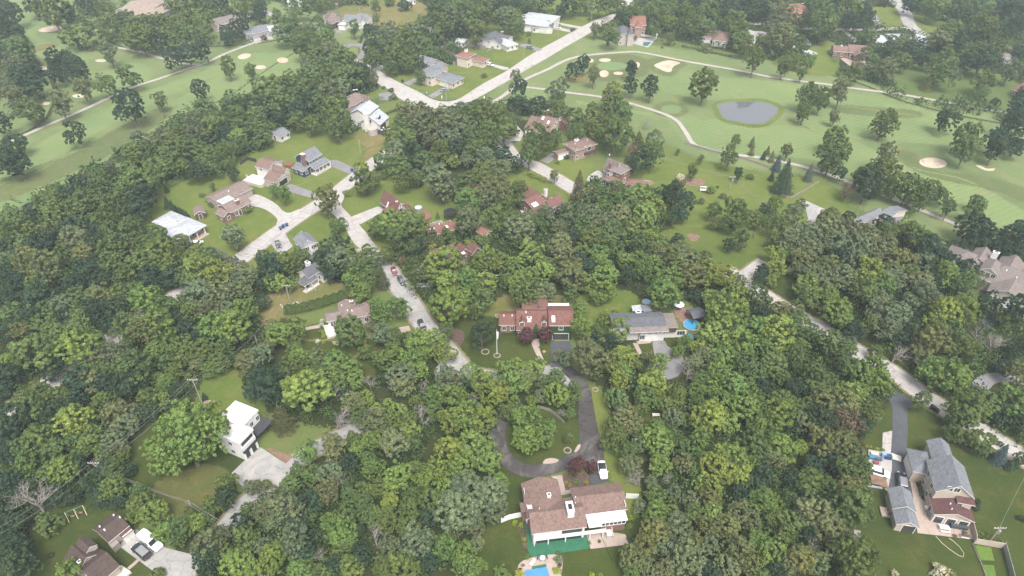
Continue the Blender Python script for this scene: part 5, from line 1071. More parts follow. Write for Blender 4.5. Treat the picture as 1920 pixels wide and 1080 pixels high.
# ------------------------------------------------------------------ vehicles
TYRE = paint('tyre', (.018,.018,.018), .9); RIM = paint('rim', (.42,.42,.43), .35, .8); CGL = paint('car_glass', (.025,.03,.035), .12, 0, .9)
LAMP = paint('headlight_lens', (.7,.7,.68), .2); TAIL = paint('tail_light_lens', (.3,.02,.02), .3)
def car_meshes(kind):
    """body, cabin glass and roof lofted along the length; returned as builders in metres"""
    if kind == 'van': L,Wd,H = 5.6,2.0,2.25; sec = [(-2.8,.86,.45,1.85),(-2.72,.96,.32,2.1),(-2.0,1.0,.3,2.25),(.9,1.0,.3,2.2),(1.5,.99,.3,1.25),(1.9,.98,.3,1.12),(2.55,.93,.32,1.0),(2.8,.78,.42,.8)]
    elif kind == 'suv': L,Wd,H = 4.8,1.9,1.72; sec = [(-2.38,.80,.5,.95),(-2.3,.9,.34,1.05),(-1.2,.95,.3,1.08),(.6,.95,.3,1.05),(1.3,.94,.3,.98),(2.1,.9,.34,.88),(2.38,.76,.45,.7)]
    else: L,Wd,H = 4.6,1.8,1.45; sec = [(-2.28,.76,.42,.82),(-2.15,.86,.3,.9),(-1.1,.9,.27,.94),(.6,.9,.27,.92),(1.2,.89,.27,.86),(2.0,.85,.3,.76),(2.28,.7,.4,.6)]
    b = MB(); n = 8; vs = []
    for x, hw, z0, z1 in sec:
        r = min(.14, hw*.2)
        ring = [(-hw+r,z0),(hw-r,z0),(hw,z0+r),(hw,z1-r),(hw-r,z1),(-hw+r,z1),(-hw,z1-r),(-hw,z0+r)]
        vs += [(x,y,z) for y,z in ring]
    fs = [(i*n+k, i*n+(k+1)%n, (i+1)*n+(k+1)%n, (i+1)*n+k) for i in range(len(sec)-1) for k in range(n)]
    fs += [tuple(range(n)), tuple((len(sec)-1)*n+k for k in range(n-1,-1,-1))]
    b.add(vs, fs); g = MB(); r = MB()
    if kind == 'van':
        g.add([(.98,-.80,2.13),(.98,.80,2.13),(1.5,.88,1.31),(1.5,-.88,1.31),(.98,-.80,2.0),(.98,.80,2.0),(1.5,.88,1.1),(1.5,-.88,1.1)],[(0,3,2,1),(0,1,5,4),(1,2,6,5),(2,3,7,6),(3,0,4,7)])
        g.box(-2.83,-2.74,-.7,.7,1.25,1.8)
        g.box(.1,.9,-1.012,1.012,1.3,1.85)
        r.add([(-2.6,-.8,2.24),(.75,-.8,2.22),(.75,.8,2.22),(-2.6,.8,2.24),(-2.5,-.7,2.31),(.65,-.7,2.29),(.65,.7,2.29),(-2.5,.7,2.31)],[(0,3,2,1),(4,5,6,7),(0,1,5,4),(1,2,6,5),(2,3,7,6),(3,0,4,7)])
    elif kind == 'suv':
        g.frust(-2.2,1.2,-.88,.88,1.0,-1.95,.5,-.72,.72,1.62); r.frust(-1.98,.54,-.75,.75,1.60,-1.85,.4,-.66,.66,1.72)
    else:
        g.frust(-1.75,1.15,-.82,.82,.86,-1.0,.35,-.64,.64,1.36); r.frust(-1.05,.4,-.67,.67,1.34,-.9,.28,-.58,.58,1.44)
    wx = (-1.75,1.75) if kind == 'van' else ((-1.42,1.48) if kind == 'suv' else (-1.35,1.4)); wr = .36 if kind != 'car' else .32
    ty = MB().tube([(0,-.11,0),(0,.11,0)], wr, 14).mesh('tyre', TYRE); rm = MB().tube([(0,-.125,0),(0,.125,0)], wr*.6, 10).mesh('rim', RIM)
    hl = MB().box(-.06,.06,-.17,.17,-.07,.07).mesh('headlight', LAMP); tl = MB().box(-.04,.04,-.14,.14,-.1,.1).mesh('tail_light', TAIL)
    bar = MB().box(-.09,.09,-.11,.11,-.06,.06)
    return dict(b=b, g=g.mesh('cabin_glass', CGL), r=r, ty=ty, rm=rm, hl=hl, tl=tl, wx=wx, wr=wr, wy=Wd/2-.1, L=L, mir=bar)
CM = {}
def car(px, py, dx, dy, kind, colr, label, parts=True, nm='parked_car', cat='car', q=None, soft=None):
    if q: px, py = q(px, py)
    if kind not in CM: CM[kind] = car_meshes(kind)
    c = CM[kind]; a = P(px, py, .75); b = P(px+dx, py+dy, .75); rz = math.atan2(b.y-a.y, b.x-a.x)
    root = empty(nm, (a.x, a.y, .17), rz, label=label, cat=cat, group='cars and vans parked around the houses'); root.scale = (.86,)*3 if py < 640 else (1,)*3
    m = paint('car_paint', colr, .28, .0, .6, .6)
    o = link('body', c['b'].mesh('body', m), root); bv = o.modifiers.new('bevel','BEVEL'); bv.width = .04; bv.segments = 2
    link('cabin_glass', c['g'], root)
    rf = link('car_roof', c['r'].mesh('car_roof', soft or m), root)
    for x in c['wx']:
        for y in (-c['wy'], c['wy']):
            t = link('wheel', c['ty'], root, (x, y, c['wr'])); link('rim', c['rm'], t)
    if parts:
        zf = {'van':.85,'suv':.78,'car':.66}[kind]
        for y in (-.62,.62):
            link('headlight', c['hl'], root, (c['L']/2-.09, y, zf)); link('tail_light', c['tl'], root, (-c['L']/2+.02, y, zf+.1))
        for y in (-1,1): link('wing_mirror', c['mir'].mesh('wing_mirror', m), root, (.85 if kind!='van' else 1.1, y*(c['wy']+.17), 1.0 if kind!='van' else 1.35))
    return root
SILVER=(.42,.43,.45); CW=(.78,.78,.77); CB=(.016,.017,.02); DG=(.05,.052,.058)
car(1130,881,5,28,'car',CW,'white convertible with a black soft top on the old asphalt drive', soft=BLACK)
car(283,1016,20,15,'van',CW,'long white panel van on the concrete drive, bottom left', nm='panel_van', cat='van')
car(265,1034,-20,-17,'suv',CB,'black hatchback with a grey roof beside the white panel van', soft=paint('grey_roof_film',(.2,.2,.21),.4))
car(1691,903,-2,-20,'suv',CB,'black estate car on the dark drive in front of the detached garage, bottom right', soft=paint('silver_roof',(.22,.23,.25),.35,.3))
car(1646,885,20,6,'suv',CW,'white car half under the trees on the pale slab, bottom right')
car(791,609,10,20,'suv',CB,'black pickup where the lane disappears under the trees, centre', parts=False)
car(753,526,10,14,'suv',DG,'dark grey hatchback on the lane below the red car')
car(739,508,5,14,'car',(.16,.02,.03),'small red car at the edge of the lane above the dark grey one')
car(521,457,5,14,'car',DG,'charcoal car on the grey drive of the shuttered white house')
car(1136,343,20,0,'car',(.2,.015,.025),'dark red car on the terrace of the steep tudor house')
car(1051,431,14,4,'car',CB,'black car glimpsed under trees below the rambling red house', parts=False)
car(369,455,14,-2,'car',CW,'white car beside the cream hipped house')
car(357,460,14,-6,'suv',DG,'dark grey car partly behind the white one at the cream hipped house', parts=False)
car(863,194,12,-7,'suv',(.035,.045,.07),'dark blue car driving round the street corner', nm='car')
car(832,168,12,-7,'car',(.25,.27,.31),'silver-blue car on the asphalt drive inside the street corner')
car(919,121,14,4,'suv',CW,'white pickup at the coral-roofed house')
car(693,242,-12,-4,'suv',CB,'black car left of the blue one at the white gambrel house', parts=False)
car(704,240,12,2,'car',(.03,.07,.18),'blue car between the two black ones at the white gambrel house', parts=False)
car(711,247,14,4,'car',CB,'black sports car nearest the lawn at the white gambrel house', parts=False)
car(722,241,14,-3,'car',CW,'white car in front of the dark garage door of the white gambrel house', parts=False)
car(806,138,10,-4,'suv',(.03,.03,.05),'dark car half hidden at the twin garage doors, left of the corner', parts=False)
car(1046,51,10,2,'car',CW,'white car on the pale drive of the white houses, top centre', parts=False)
car(994,89,12,2,'suv',(.13,.15,.2),'grey-blue car on the gravel drive, top centre', parts=False)
car(1074,56,8,-5,'suv',CB,'black car at the mouth of the drive beside the straight road, top centre', parts=False)
car(269,9,14,0,'suv',CW,'white car in the top left car court', parts=False)
car(334,19,12,0,'suv',CW,'white car beside the road right of the top left car court', parts=False)
car(1772,33,12,2,'suv',CW,'white car on the side drive at the top right', parts=False)
car(1676,11,6,-4,'suv',CB,'black car at the top of the road fork, top right', parts=False)
car(734,177,10,-3,'car',(.42,.36,.18),'pale yellow boat-like car beside the round bushes at the roadside, upper centre', parts=False) if False else None

# ------------------------------------------------------------------ poles and wires
POLE = surf('weathered_pole', (.34,.30,.27), (.24,.21,.19), 3); WIRE = paint('cable', (.2,.2,.2), .6)
TOPS = {}
def pole(key, base, top, label, arm=True, can=False, r=.15, hmax=13):
    b = P(*base); best = min(np.arange(5, hmax, .25), key=lambda z: (P(*top, z).xy-b.xy).length)
    z = float(best); root = empty('utility_pole', b, 0, label=label, cat='utility pole', group='wooden utility poles along the back gardens')
    MB().tube([(0,0,0),(0,0,z)], [r,r*.7], 8).build('shaft', [POLE], root)
    if arm:
        MB().box(-1.2,1.2,-.07,.07,z-.5,z-.34).build('crossarm', [POLE], root)
        for x in (-1.1,-.5,.5,1.1): MB().cyl(x,0,z-.34,z-.1,.06,6).build('insulator', [LAMP], root)
    if can: MB().cyl(.35,0,z-2.2,z-1.2,.28,10).build('transformer', [METAL], root)
    TOPS[key] = Vector((b.x,b.y,z)); return root
pole('a',(88,446),(75,426),'pale utility pole rising from the dark woods at the left edge')
pole('b',(298,331),(292,313),'utility pole behind the small conical cedar, left of centre')
pole('c',(527,238),(519,196),'utility pole with transformer beside the small white shed', can=True)
pole('d',(677,291),(672,261),'lone pale pole on the lawn between the navy house and the white gambrel house', arm=False)
pole('e',(808,90),(805,51),'tall double-arm pole standing above the trees left of the corner houses', can=True)
pole('f',(837,189),(836,160),'thin pole on the lawn inside the street corner', arm=False)
pole('g',(544,567),(538,533),'utility pole on the dry lawn left of the clipped hedge')
pole('h',(486,655),(481,628),'short pole top among shrubs above the bright green tree, centre left', arm=False)
pole('i',(379,756),(359,711),'leaning utility pole at the corner of the white cube house lawn')
pole('j',(190,893),(173,867),'utility pole between dark trees, lower left', can=True)
pole('k',(366,965),(357,944),'short pole on the dry grass above the bottom-left lane', arm=False)
pole('l',(1855,1016),(1869,984),'grey pole behind the beige house fence at the bottom right', can=True)
pole('m',(621,872),(616,849),'pole standing over the lane below the bare white tree', arm=False)
pole('n',(1368,357),(1375,331),'utility pole on the wide lawn right of the sandy tree island', can=True)
pole('o',(1109,39),(1110,10),'tall pole beside the straight road, top centre')
pole('p',(1161,44),(1161,22),'pole right of the road beside the slate-roofed house, top centre', arm=False)
pole('q',(552,370),(549,345),'thin dark pole beside the grey drive of the three gabled house', arm=False)
pole('r',(676,32),(675,10),'pole at the edge of the bare field, top centre left')
pole('s',(982,110),(982,82),'pole on the lawn right of the coral-roofed house', arm=False)
pole('t',(1046,72),(1046,52),'pole on the lawn below the white car, top centre', arm=False)
def wire(a, b, label, n=3, sag=1.2):
    a = TOPS[a] if isinstance(a, str) else Vector(a); b = TOPS[b] if isinstance(b, str) else Vector(b)
    for k in range(n):
        off = Vector(((k-(n-1)/2)*.9, 0, -.15-(.0 if k != n-1 else 1.1)))
        pts = [a.lerp(b, t)+off-Vector((0,0,sag*4*t*(1-t))) for t in [i/10 for i in range(11)]]
        lab = ('uppermost' if k == 0 else 'lowest' if k == n-1 else 'middle')+' overhead wire '+label
        tag(MB().tube(pts, .026, 4).build('overhead_wire', [WIRE]), lab if n > 1 else 'single overhead wire '+label, 'wire', 'overhead wires')
def at(px, py, z): return P(px, py, z)
wire('a', at(-30,500,9), 'running from the left edge pole out of the picture'); wire('a','b','between the left edge pole and the pole behind the cedar')
wire('b','c','between the pole behind the cedar and the pole by the white shed'); wire('c', at(620,120,10), 'from the white shed pole towards the trees above')
wire('e', at(905,105,9), 'from the tall double-arm pole down to the coral-roofed house', 3); wire('e','r','across the trees left of the tall double-arm pole',2)
wire('f', at(905,107,5), 'from the thin corner pole to the coral-roofed house', 2); wire('f', at(872,188,7), 'from the thin corner pole over the road', 2)
wire('g','h','between the dry-lawn pole and the short pole below it', 2); wire('h','i','between the short pole and the pole near the white cube house', 2)
wire('i','j','between the cube house pole and the lower-left woods pole', 3); wire('j', at(-30,1005,9), 'from the lower-left woods pole to the left edge', 2)
wire('j','k','from the lower-left woods pole to the short pole on dry grass', 3); wire('k', at(425,982,6), 'from the short pole on dry grass to the lane', 3, .5)
wire('l', at(1935,872,9), 'from the bottom right pole up to the right edge', 1, .6)
wire('n', at(1140,250,9), 'from the wide lawn pole to the upper left trees', 3, 1.5); wire('n', at(1450,386,8), 'from the wide lawn pole to the right', 3, .8)
wire('q', at(700,262,8), 'from the thin dark pole up to the lone lawn pole', 1); wire('m', at(576,912,5), 'hanging from the pole over the lane', 1, .8)
wire('o', at(1060,-20,9), 'from the tall roadside pole to the top edge', 2); wire('g', at(610,500,5), 'from the dry-lawn pole to the white cottage', 1)
def tube_thing(name, pix, z, r, m, label, cat, q=None):
    tag(MB().tube([P(*(q(*p) if q else p), z) for p in pix], r, 5).build(name, [m]), label, cat)
# flagpole
b = P(932,664); r_ = empty('flagpole', b, label='white flagpole with a hanging flag in a small stone ring on the front lawn', cat='flagpole')
MB().tube([(0,0,0),(0,0,8.6)],[.1,.05],8).build('shaft',[WHITE],r_); MB().cyl(0,0,8.6,8.75,.1,8).build('finial',[METAL],r_)
MB().add([(.06,0,8.2),(.5,.05,7.6),(.42,.1,6.2),(.3,.05,5.2),(.06,0,5.6)],[(0,1,2,3,4)]).add([(.06,.03,8.2),(.5,.08,7.6),(.42,.13,6.2),(.3,.08,5.2),(.06,.03,5.6)],[(4,3,2,1,0)]).build('flag',[paint('flag_cloth',(.7,.68,.7),.8)],r_)
def ring(name, px, py, r, m, label, cat, group=None, h=.18, w=.25, q=None):
    p = P(*(q(px,py) if q else (px,py))); mb = MB(); n = 20
    for i in range(n):
        a0,a1 = 6.2832*i/n, 6.2832*(i+.93)/n
        mb.add([(math.cos(a)*rr,math.sin(a)*rr,z) for z in (0,h) for a,rr in ((a0,r-w),(a0,r),(a1,r),(a1,r-w))],[(0,1,2,3),(7,6,5,4),(0,4,5,1),(1,5,6,2),(2,6,7,3),(3,7,4,0)])
    o = mb.build(name, [m], None, p); return tag(o, label, cat, group)
STN = surf('kerb_stone',(.30,.25,.22),(.2,.165,.145),2)
ring('stone_ring',932,667,.95,STN,'ring of stones around the foot of the flagpole','stone edging','stone rings around trees and poles')
ring('stone_ring',910,660,1.1,STN,'brick ring around the pale maple left of the flagpole','stone edging','stone rings around trees and poles')
ring('stone_ring',1064,845,.9,STN,'stone ring around the small tree inside the loop drive','stone edging','stone rings around trees and poles')
ring('stone_ring',1116,731,.8,STN,'stone ring at the top of the striped verge','stone edging','stone rings around trees and poles')
sheet('gravel_bed', [q23(*p) for p in ((235,240),(250,208),(300,198),(350,212),(320,235))], M['patio'], .06)
sheet('gravel_bed', [q23(*p) for p in ((468,150),(490,105),(512,95),(510,120),(485,152))], M['patio'], .06)
# bins
def bin_(px,py,colr,label,q=None):
    p = P(*(q(px,py) if q else (px,py)),0); rz = random.Random(int(px*7+py)).uniform(-.6,.6)
    r_ = empty('wheelie_bin', (p.x,p.y,.17), rz, label=label, cat='bin', group='wheelie bins put out at the kerb')
    m = paint('bin_plastic', colr, .5)
    MB().frust(-.3,.3,-.35,.35,.05,-.38,.38,-.42,.42,1.1).build('tub',[m],r_); MB().frust(-.41,.41,-.46,.46,1.1,-.3,.3,-.36,.36,1.22).build('lid',[m],r_)
    for x in (-.32,.32): MB().tube([(x-.05,.38,.1),(x+.05,.38,.1)],.12,8).build('wheel',[BLACK],r_)
BLU=(.02,.09,.28)
bin_(187,645,BLU,'blue bin, leftmost of the three at the grey drive beside the road',q11); bin_(208,632,(.02,.03,.05),'black bin, middle of the three at the grey drive',q11); bin_(233,620,BLU,'blue bin, rightmost of the three at the grey drive',q11)
bin_(722,207,BLU,'blue bin at the corner of the navy house drive',q11); bin_(1100,618,(.03,.03,.035),'black bin at the asphalt drive mouth, upper centre',q10); bin_(1280,712,(.2,.26,.34),'pale blue bin inside the street corner',q10)
for i,(x,y,s_) in enumerate(((1220,908,'leftmost'),(1240,922,'middle'),(1258,938,'rightmost'))): bin_(x,y,(.012,.012,.014),'black bin, %s of three beside the right-hand road under the big tree'%s_,q32)
bin_(1010,230,(.02,.02,.02),'left of two dark bins on the verge at the upper right',q30); bin_(1024,230,(.02,.02,.02),'right of two dark bins on the verge at the upper right',q30)
def boxthing(name, px, py, dx, dy, sz, m, label, cat, q=None, group=None, top=None, legs=False):
    p = P(*(q(px,py) if q else (px,py))); p2 = P(*(q(px+dx,py+dy) if q else (px+dx,py+dy))); rz = math.atan2(p2.y-p.y,p2.x-p.x)
    w_,d_,h_ = sz; r_ = empty(name, (p.x,p.y,.17), rz, label=label, cat=cat, group=group)
    if legs:
        for x in (-w_/2+.1,w_/2-.1):
            for y in (-d_/2+.1,d_/2-.1): MB().box(x-.05,x+.05,y-.05,y+.05,0,h_).build('leg',[m],r_)
        MB().box(-w_/2,w_/2,-d_/2,d_/2,h_,h_+.07).build('top',[top or m],r_,bevel=.02)
    else:
        MB().frust(-w_/2,w_/2,-d_/2,d_/2,0,-w_/2*.94,w_/2*.94,-d_/2*.94,d_/2*.94,h_).build('body',[m],r_,bevel=.03)
        MB().box(-w_/2-.03,w_/2+.03,-d_/2-.03,d_/2+.03,h_,h_+.08).build('lid',[top or m],r_,bevel=.02)
    return r_
# bottom right terrace
t = boxthing('picnic_table', 650,748,60,8,(1.9,.75,.7),WHITE,'white picnic table with benches on the pale terrace, bottom right','picnic table',z2,legs=True)
for y in (-.75,.75): MB().box(-.9,.9,y-.13,y+.13,.4,.46).build('bench',[WHITE],t)
for i,(x,y) in enumerate(((612,690),(632,695),(652,700))):
    c_ = boxthing('garden_chair',x,y,30,5,(.5,.5,.42),paint('chair_grey',(.4,.38,.38),.6),'grey garden chair, number %s from the left along the beige house wall'%('first','second','third')[i],'garden chair',z2,'garden chairs on the terrace',legs=True)
    MB().box(-.25,.25,.2,.26,.45,.95).build('backrest',[METAL],c_)
boxthing('storage_box',713,708,30,5,(.9,.7,.9),paint('dark_green_plastic',(.02,.09,.05),.6),'dark green storage box against the beige house','storage box',z2)
boxthing('hot_tub',755,728,80,14,(3.2,1.2,.7),paint('dark_cover',(.045,.05,.06),.6),'long dark grey covered tub beside the green box','tub',z2)
boxthing('planter_box',802,802,60,10,(1.6,.6,.5),WHITE,'white planter box at the terrace corner, bottom right','planter',z2,top=M['mulch'])
boxthing('storage_box',548,642,10,40,(1.5,.9,.8),paint('steel_blue',(.15,.19,.25),.4),'steel blue chest beside the rear door of the beige house','storage box',z2)
boxthing('lounge_chair',540,590,40,-6,(1.5,.7,.4),WHITE,'white lounger beside the rear door of the beige house','lounger',z2)
boxthing('open_gate_board',307,228,30,10,(2.0,1.6,.1),PALEDECK,'beige board lying across the drive beside the storage yard','board',z2)
for i,(x,y,s_,c_,lb) in enumerate(((128,230,(1.2,.8,.6),(.05,.17,.28),'bright blue tub at the left of the storage yard'),(178,243,(1.3,.7,.5),(.05,.08,.16),'navy tub in the middle of the storage yard'),
    (211,218,(.9,.9,1.0),(.2,.3,.42),'pale blue barrel-shaped bin in the storage yard'),(245,230,(1.4,1.0,.8),(.02,.05,.12),'dark navy box at the right of the storage yard'),
    (160,268,(1.1,.6,.5),(.2,.06,.06),'red and dark cart below the navy tub in the storage yard'),(150,205,(1.6,.7,.4),(.5,.45,.4),'pale crate at the back of the storage yard'))):
    boxthing('storage_tub',x,y,30,5,s_,paint('tub_plastic',c_,.5),lb,'storage tub',z2,'tubs in the storage yard')
boxthing('ladder_stack',150,438,60,10,(3.0,.8,.2),METAL,'stack of ladders at the lower end of the pale slab','ladder',z2)
boxthing('raised_bed',180,400,60,10,(3.2,3.0,.2),M['soil'],'brown filled bed beside the pale slab, bottom right','garden bed',z2)
for i in range(7):
    x,y = 250+i*3,505+i*18
    boxthing('plant_pot',x,y,10,0,(.45,.45,.45),BLACK,'black pot, %s from the top in the row left of the detached garage'%('first','second','third','fourth','fifth','sixth','seventh')[i],'plant pot',z2,'black pots beside the garage')
boxthing('pallet_frame',240,628,30,5,(2.6,2.2,.3),STN,'pale square frame left of the detached garage','garden bed',z2)
# bottom house patio
for i,(x,y,dx,lb) in enumerate(((350,932,10,'left'),(405,925,-10,'right'))):
    c_ = boxthing('patio_chair',x,y,dx,4,(.75,.7,.4),paint('wicker',(.16,.13,.12),.8),'dark wicker chair on the %s of the round table above the pool'%lb,'patio chair',z1,'wicker chairs by the pool',legs=True)
    MB().box(-.36,-.26,-.33,.33,.4,.95).build('backrest',[BLACK],c_)
t = empty('patio_table', P(*z1(378,930)), label='small round pale table between the two wicker chairs', cat='table'); MB().cyl(0,0,.12,.7,.06,8).build('stem',[METAL],t); MB().cyl(0,0,.7,.75,.5,18).build('tabletop',[WHITE],t)
boxthing('lounge_chair',288,965,20,-30,(1.6,.6,.35),paint('cream_cushion',(.5,.43,.38),.8),'cream lounger at the left of the pool terrace','lounger',z1)
boxthing('air_conditioner',245,580,10,30,(.9,.9,.8),WHITE,'white air conditioner at the left wall of the bottom ranch','air conditioner',z1)
# pool with blue cover
pp = [P(*z1(*p)) for p in ((218,1038),(415,1003),(440,1085),(425,1240),(215,1240))]
def prism(name, pts, z0, z1_, m, parent=None):
    n = len(pts); mb = MB(); c0 = sum(pts, Vector())/n
    mb.add([(p.x,p.y,z0) for p in pts]+[(p.x,p.y,z1_) for p in pts],[tuple(range(n))[::-1],tuple(range(n,2*n))]+[(i,(i+1)%n,(i+1)%n+n,i+n) for i in range(n)])
    o = mb.build(name,[m],parent); import bmesh; bm = bmesh.new(); bm.from_mesh(o.data); bmesh.ops.recalc_face_normals(bm, faces=bm.faces[:]); bm.to_mesh(o.data); bm.free(); return o
r_ = empty('swimming_pool', (0,0,0), label='pool under a bright blue cover with a green strip, cut by the bottom edge', cat='pool')
prism('pool_cover', pp, .1, .34, surf('blue_cover',(.07,.22,.50),(.05,.18,.42),.5,rough=.5), r_)
prism('green_mat', [P(*z1(*p)) for p in ((283,1000),(412,976),(416,1000),(284,1022))], .1, .32, M['turf'], r_)
cp = [P(*z1(*p)) for p in ((208,1036),(420,996),(445,1085),(432,1240),(205,1240))]
prism('coping', cp, .08, .22, STN, r_)
def roundpool(px,py,r,label,q,m2,coping=True,h=.3):
    p = P(*q(px,py)); r_ = empty('swimming_pool',(p.x,p.y,.1),label=label,cat='pool',group='round garden pools')
    MB().cyl(0,0,0,h,r+.35,28).build('coping',[STN],r_); MB().cyl(0,0,h-.02,h+.03,r,28).build('water',[m2],r_)
BW = paint('pool_water',(.05,.27,.46),.15)
roundpool(1300,505,2.1,'round bright blue pool with a pink rim beside the low grey ranch',z6,BW); 
roundpool(590,185,1.0,'small pale blue pool behind the tarpaulins of the low grey ranch',z6,paint('pale_water',(.2,.36,.5),.2),h=1.2)
roundpool(610,305,1.1,'small pale turquoise round pool behind the tudor house',z10,paint('pale_water2',(.4,.62,.68),.2),h=.7)
sheet('pool_liner', [z6(*p) for p in ((1245,650),(1275,640),(1340,690),(1320,730),(1270,700))], BW, .1)
sheet('pool_water', [q20(*p) for p in ((985,320),(1000,316),(1045,318),(1015,348),(980,344))], paint('dark_pool',(.05,.14,.14),.1), .1, smooth=False)
# fences
def fence(label, pix, h, m, z=0, q=None, name='fence', posts=True):
    pts = [P(*(q(*p) if q else p)) for p in pix]; r_ = empty(name, pts[0], label=label, cat='fence', group='garden fences'); o = pts[0]
    for a, b in zip(pts, pts[1:]):
        d = (b-a); L = d.length; d.normalize(); n = Vector((-d.y,d.x,0))*.04; mb = MB(); a_ = a-o; b_ = b-o
        vs = [a_+n,b_+n,b_-n,a_-n]; mb.add([(v.x,v.y,.05) for v in vs]+[(v.x,v.y,h) for v in vs],[(0,3,2,1),(4,5,6,7),(0,1,5,4),(1,2,6,5),(2,3,7,6),(3,0,4,7)]); mb.build('panel',[m],r_)
        k = max(int(L/2.5),1)
        if posts:
            for i in range(min(k,12)):
                c_ = a_.lerp(b_, i/min(k,12)); MB().box(c_.x-.07,c_.x+.07,c_.y-.07,c_.y+.07,0,h+.1).build('post',[m],r_)
fence('white fence from the left corner of the bottom ranch',[(0,590),(75,560),(188,535)],1.7,WHITE,q=z1); fence('white fence from the right corner of the bottom ranch',[(1145,365),(1260,370)],1.7,WHITE,q=z1)
fence('beige board fence stepping from the beige house to the garden bed, bottom right',[(840,705),(868,815),(870,845),(1075,880)],1.8,WA['beige'],q=z2)
fence('grey mesh-like fence running down from the beige fence end, bottom right',[(1078,870),(1150,1140)],1.7,METAL,q=z2); fence('low pale edging fence around the green garden bed, bottom right',[(855,850),(920,1000),(980,1160)],.5,STN,q=z2,posts=False)
fence('long dark board fence behind the coral-roofed house',[(1372,370),(1440,400),(1500,435),(1560,470)],1.8,GREYWOOD,q=q10); fence('dark board fence running left of the top centre houses',[(1300,390),(1400,365),(1480,330),(1640,355),(1720,370)],1.8,GREYWOOD,q=q10)
fence('short dark fence beside the coral-roofed house',[(1480,490),(1560,460)],1.8,GREYWOOD,q=q10); fence('dark fence right of the coral-roofed house',[(1730,400),(1790,360)],1.6,GREYWOOD,q=q10)
fence('dark board fence behind the three gabled house',[(10,380),(110,310),(240,345)],1.6,paint('dark_fence',(.05,.045,.045),.8),q=z8); fence('white deck fence in front of the three gabled house',[(100,570),(140,600),(350,650)],1.5,WHITE,q=z8)
fence('old wooden fence below the spruces beside the concrete apron',[(90,390),(170,410),(280,350),(380,290)],.9,GREYWOOD,q=q31)
fence('white slat fence beside the walled pool terrace, top centre right',[(1080,275),(1135,220)],1.5,WHITE,q=q20); fence('white wall around the pool terrace, top centre right',[(930,265),(1085,290)],1.2,WHITE,q=q20)
fence('long thin wire fence along the right-hand golf path',[(1290,0),(1500,60),(1750,120),(1920,180)],1.0,GREYWOOD,q=q21,posts=False)
fence('curved wooden rail fence beside the hidden loop of the drive',[(200,900),(280,925),(350,980),(390,1020)],.9,GREYWOOD,q=q22)
# garden beds, board, swing, umbrella, shrine
tag(prism('garden_bed',[P(*z2(*p)) for p in ((872,862),(990,880),(1015,975),(915,970))],0,.35,M['bed']),'bright green grassy bed inside the fence, bottom right','garden bed')
tag(prism('garden_bed',[P(*z2(*p)) for p in ((930,1005),(1010,1008),(1030,1100),(960,1100))],0,.35,M['bed']),'second green bed below, cut by the bottom edge','garden bed')
tag(prism('garden_board',[P(*z2(*p)) for p in ((0,750),(48,760),(45,835),(0,830))],0,.4,GREYWOOD),'grey wooden platform at the edge of the wood, bottom right','platform')
s0,s1,s2 = P(*q03(518,655)),P(*q03(590,625)),P(*q03(650,600)); r_ = empty('swing_set',s0,label='garden swing set with pale legs on the lawn, bottom left',cat='swing set')
LEGM = paint('pale_yellow_wood',(.6,.52,.35),.6)
dv = (s2-s0).normalized(); nv = Vector((-dv.y,dv.x,0))
for t_ in (0,.5,1):
    c_ = (s2-s0)*t_
    for sg in (-1,1): MB().tube([c_+nv*sg*.9,c_+Vector((0,0,2.3))],.07,6).build('leg',[LEGM],r_)
MB().tube([Vector((0,0,2.3)),(s2-s0)+Vector((0,0,2.3))],.06,6).build('top_bar',[paint('green_bar',(.05,.18,.14),.5)],r_)
for t_ in (.25,.72):
    c_ = (s2-s0)*t_; sw = MB(); sw.tube([c_-dv*.3+Vector((0,0,2.3)),c_-dv*.3+Vector((0,0,.6))],.02,4); sw.tube([c_+dv*.3+Vector((0,0,2.3)),c_+dv*.3+Vector((0,0,.6))],.02,4); sw.box(c_.x-.4,c_.x+.4,c_.y-.2,c_.y+.2,.5,.58)
    sw.build('swing_seat',[M['patio_red']],r_)
tag(MB().tube([P(*q03(385,925))+Vector((.55*math.cos(a),.55*math.sin(a),.12)) for a in [6.2832*i/14 for i in range(15)]],.16,6).build('old_tyre',[TYRE]),'black tyre lying on the dark lawn at the bottom left','tyre')
tag(MB().tube([P(*q03(390,1000)) ,P(*q03(392,1001),.01)],.02,4).build('lawn_stake',[METAL]),'x','x') if False else None
r_ = boxthing('garden_bench',1077,970,60,0,(1.8,.9,.75),PALEDECK,'pale wooden bench frame standing in the clearing, lower centre right','bench',q22,legs=True)
r_ = boxthing('garden_swing_seat',1430,362,60,2,(2.2,1.2,.9),WHITE,'white garden seat on the wide lawn below the sandy tree island','garden seat',q21,legs=True)
MB().add([(-1.1,-.2,2.0),(1.1,-.2,2.0),(1.1,.7,1.8),(-1.1,.7,1.8),(-1.1,-.2,2.06),(1.1,-.2,2.06),(1.1,.7,1.86),(-1.1,.7,1.86)],[(0,3,2,1),(4,5,6,7),(0,1,5,4),(1,2,6,5),(2,3,7,6),(3,0,4,7)]).build('canopy',[WHITE],r_)
for x in (-1,1): MB().box(x-.05,x+.05,.2,.3,0,1.9).build('upright',[WHITE],r_)
p = P(*q22(1245,165)); r_ = empty('patio_umbrella',p,label='white parasol on the dark terrace beside the low grey ranch',cat='parasol'); MB().cyl(0,0,0,2.3,.04,6).build('pole',[METAL],r_); MB().cyl(0,0,2.1,2.6,1.5,8,.05).build('canopy',[WHITE],r_)
for (x,y,q,lb) in ((1345,560,q11,'grey rock pile beside the pole on the dry lawn'),):
    pass
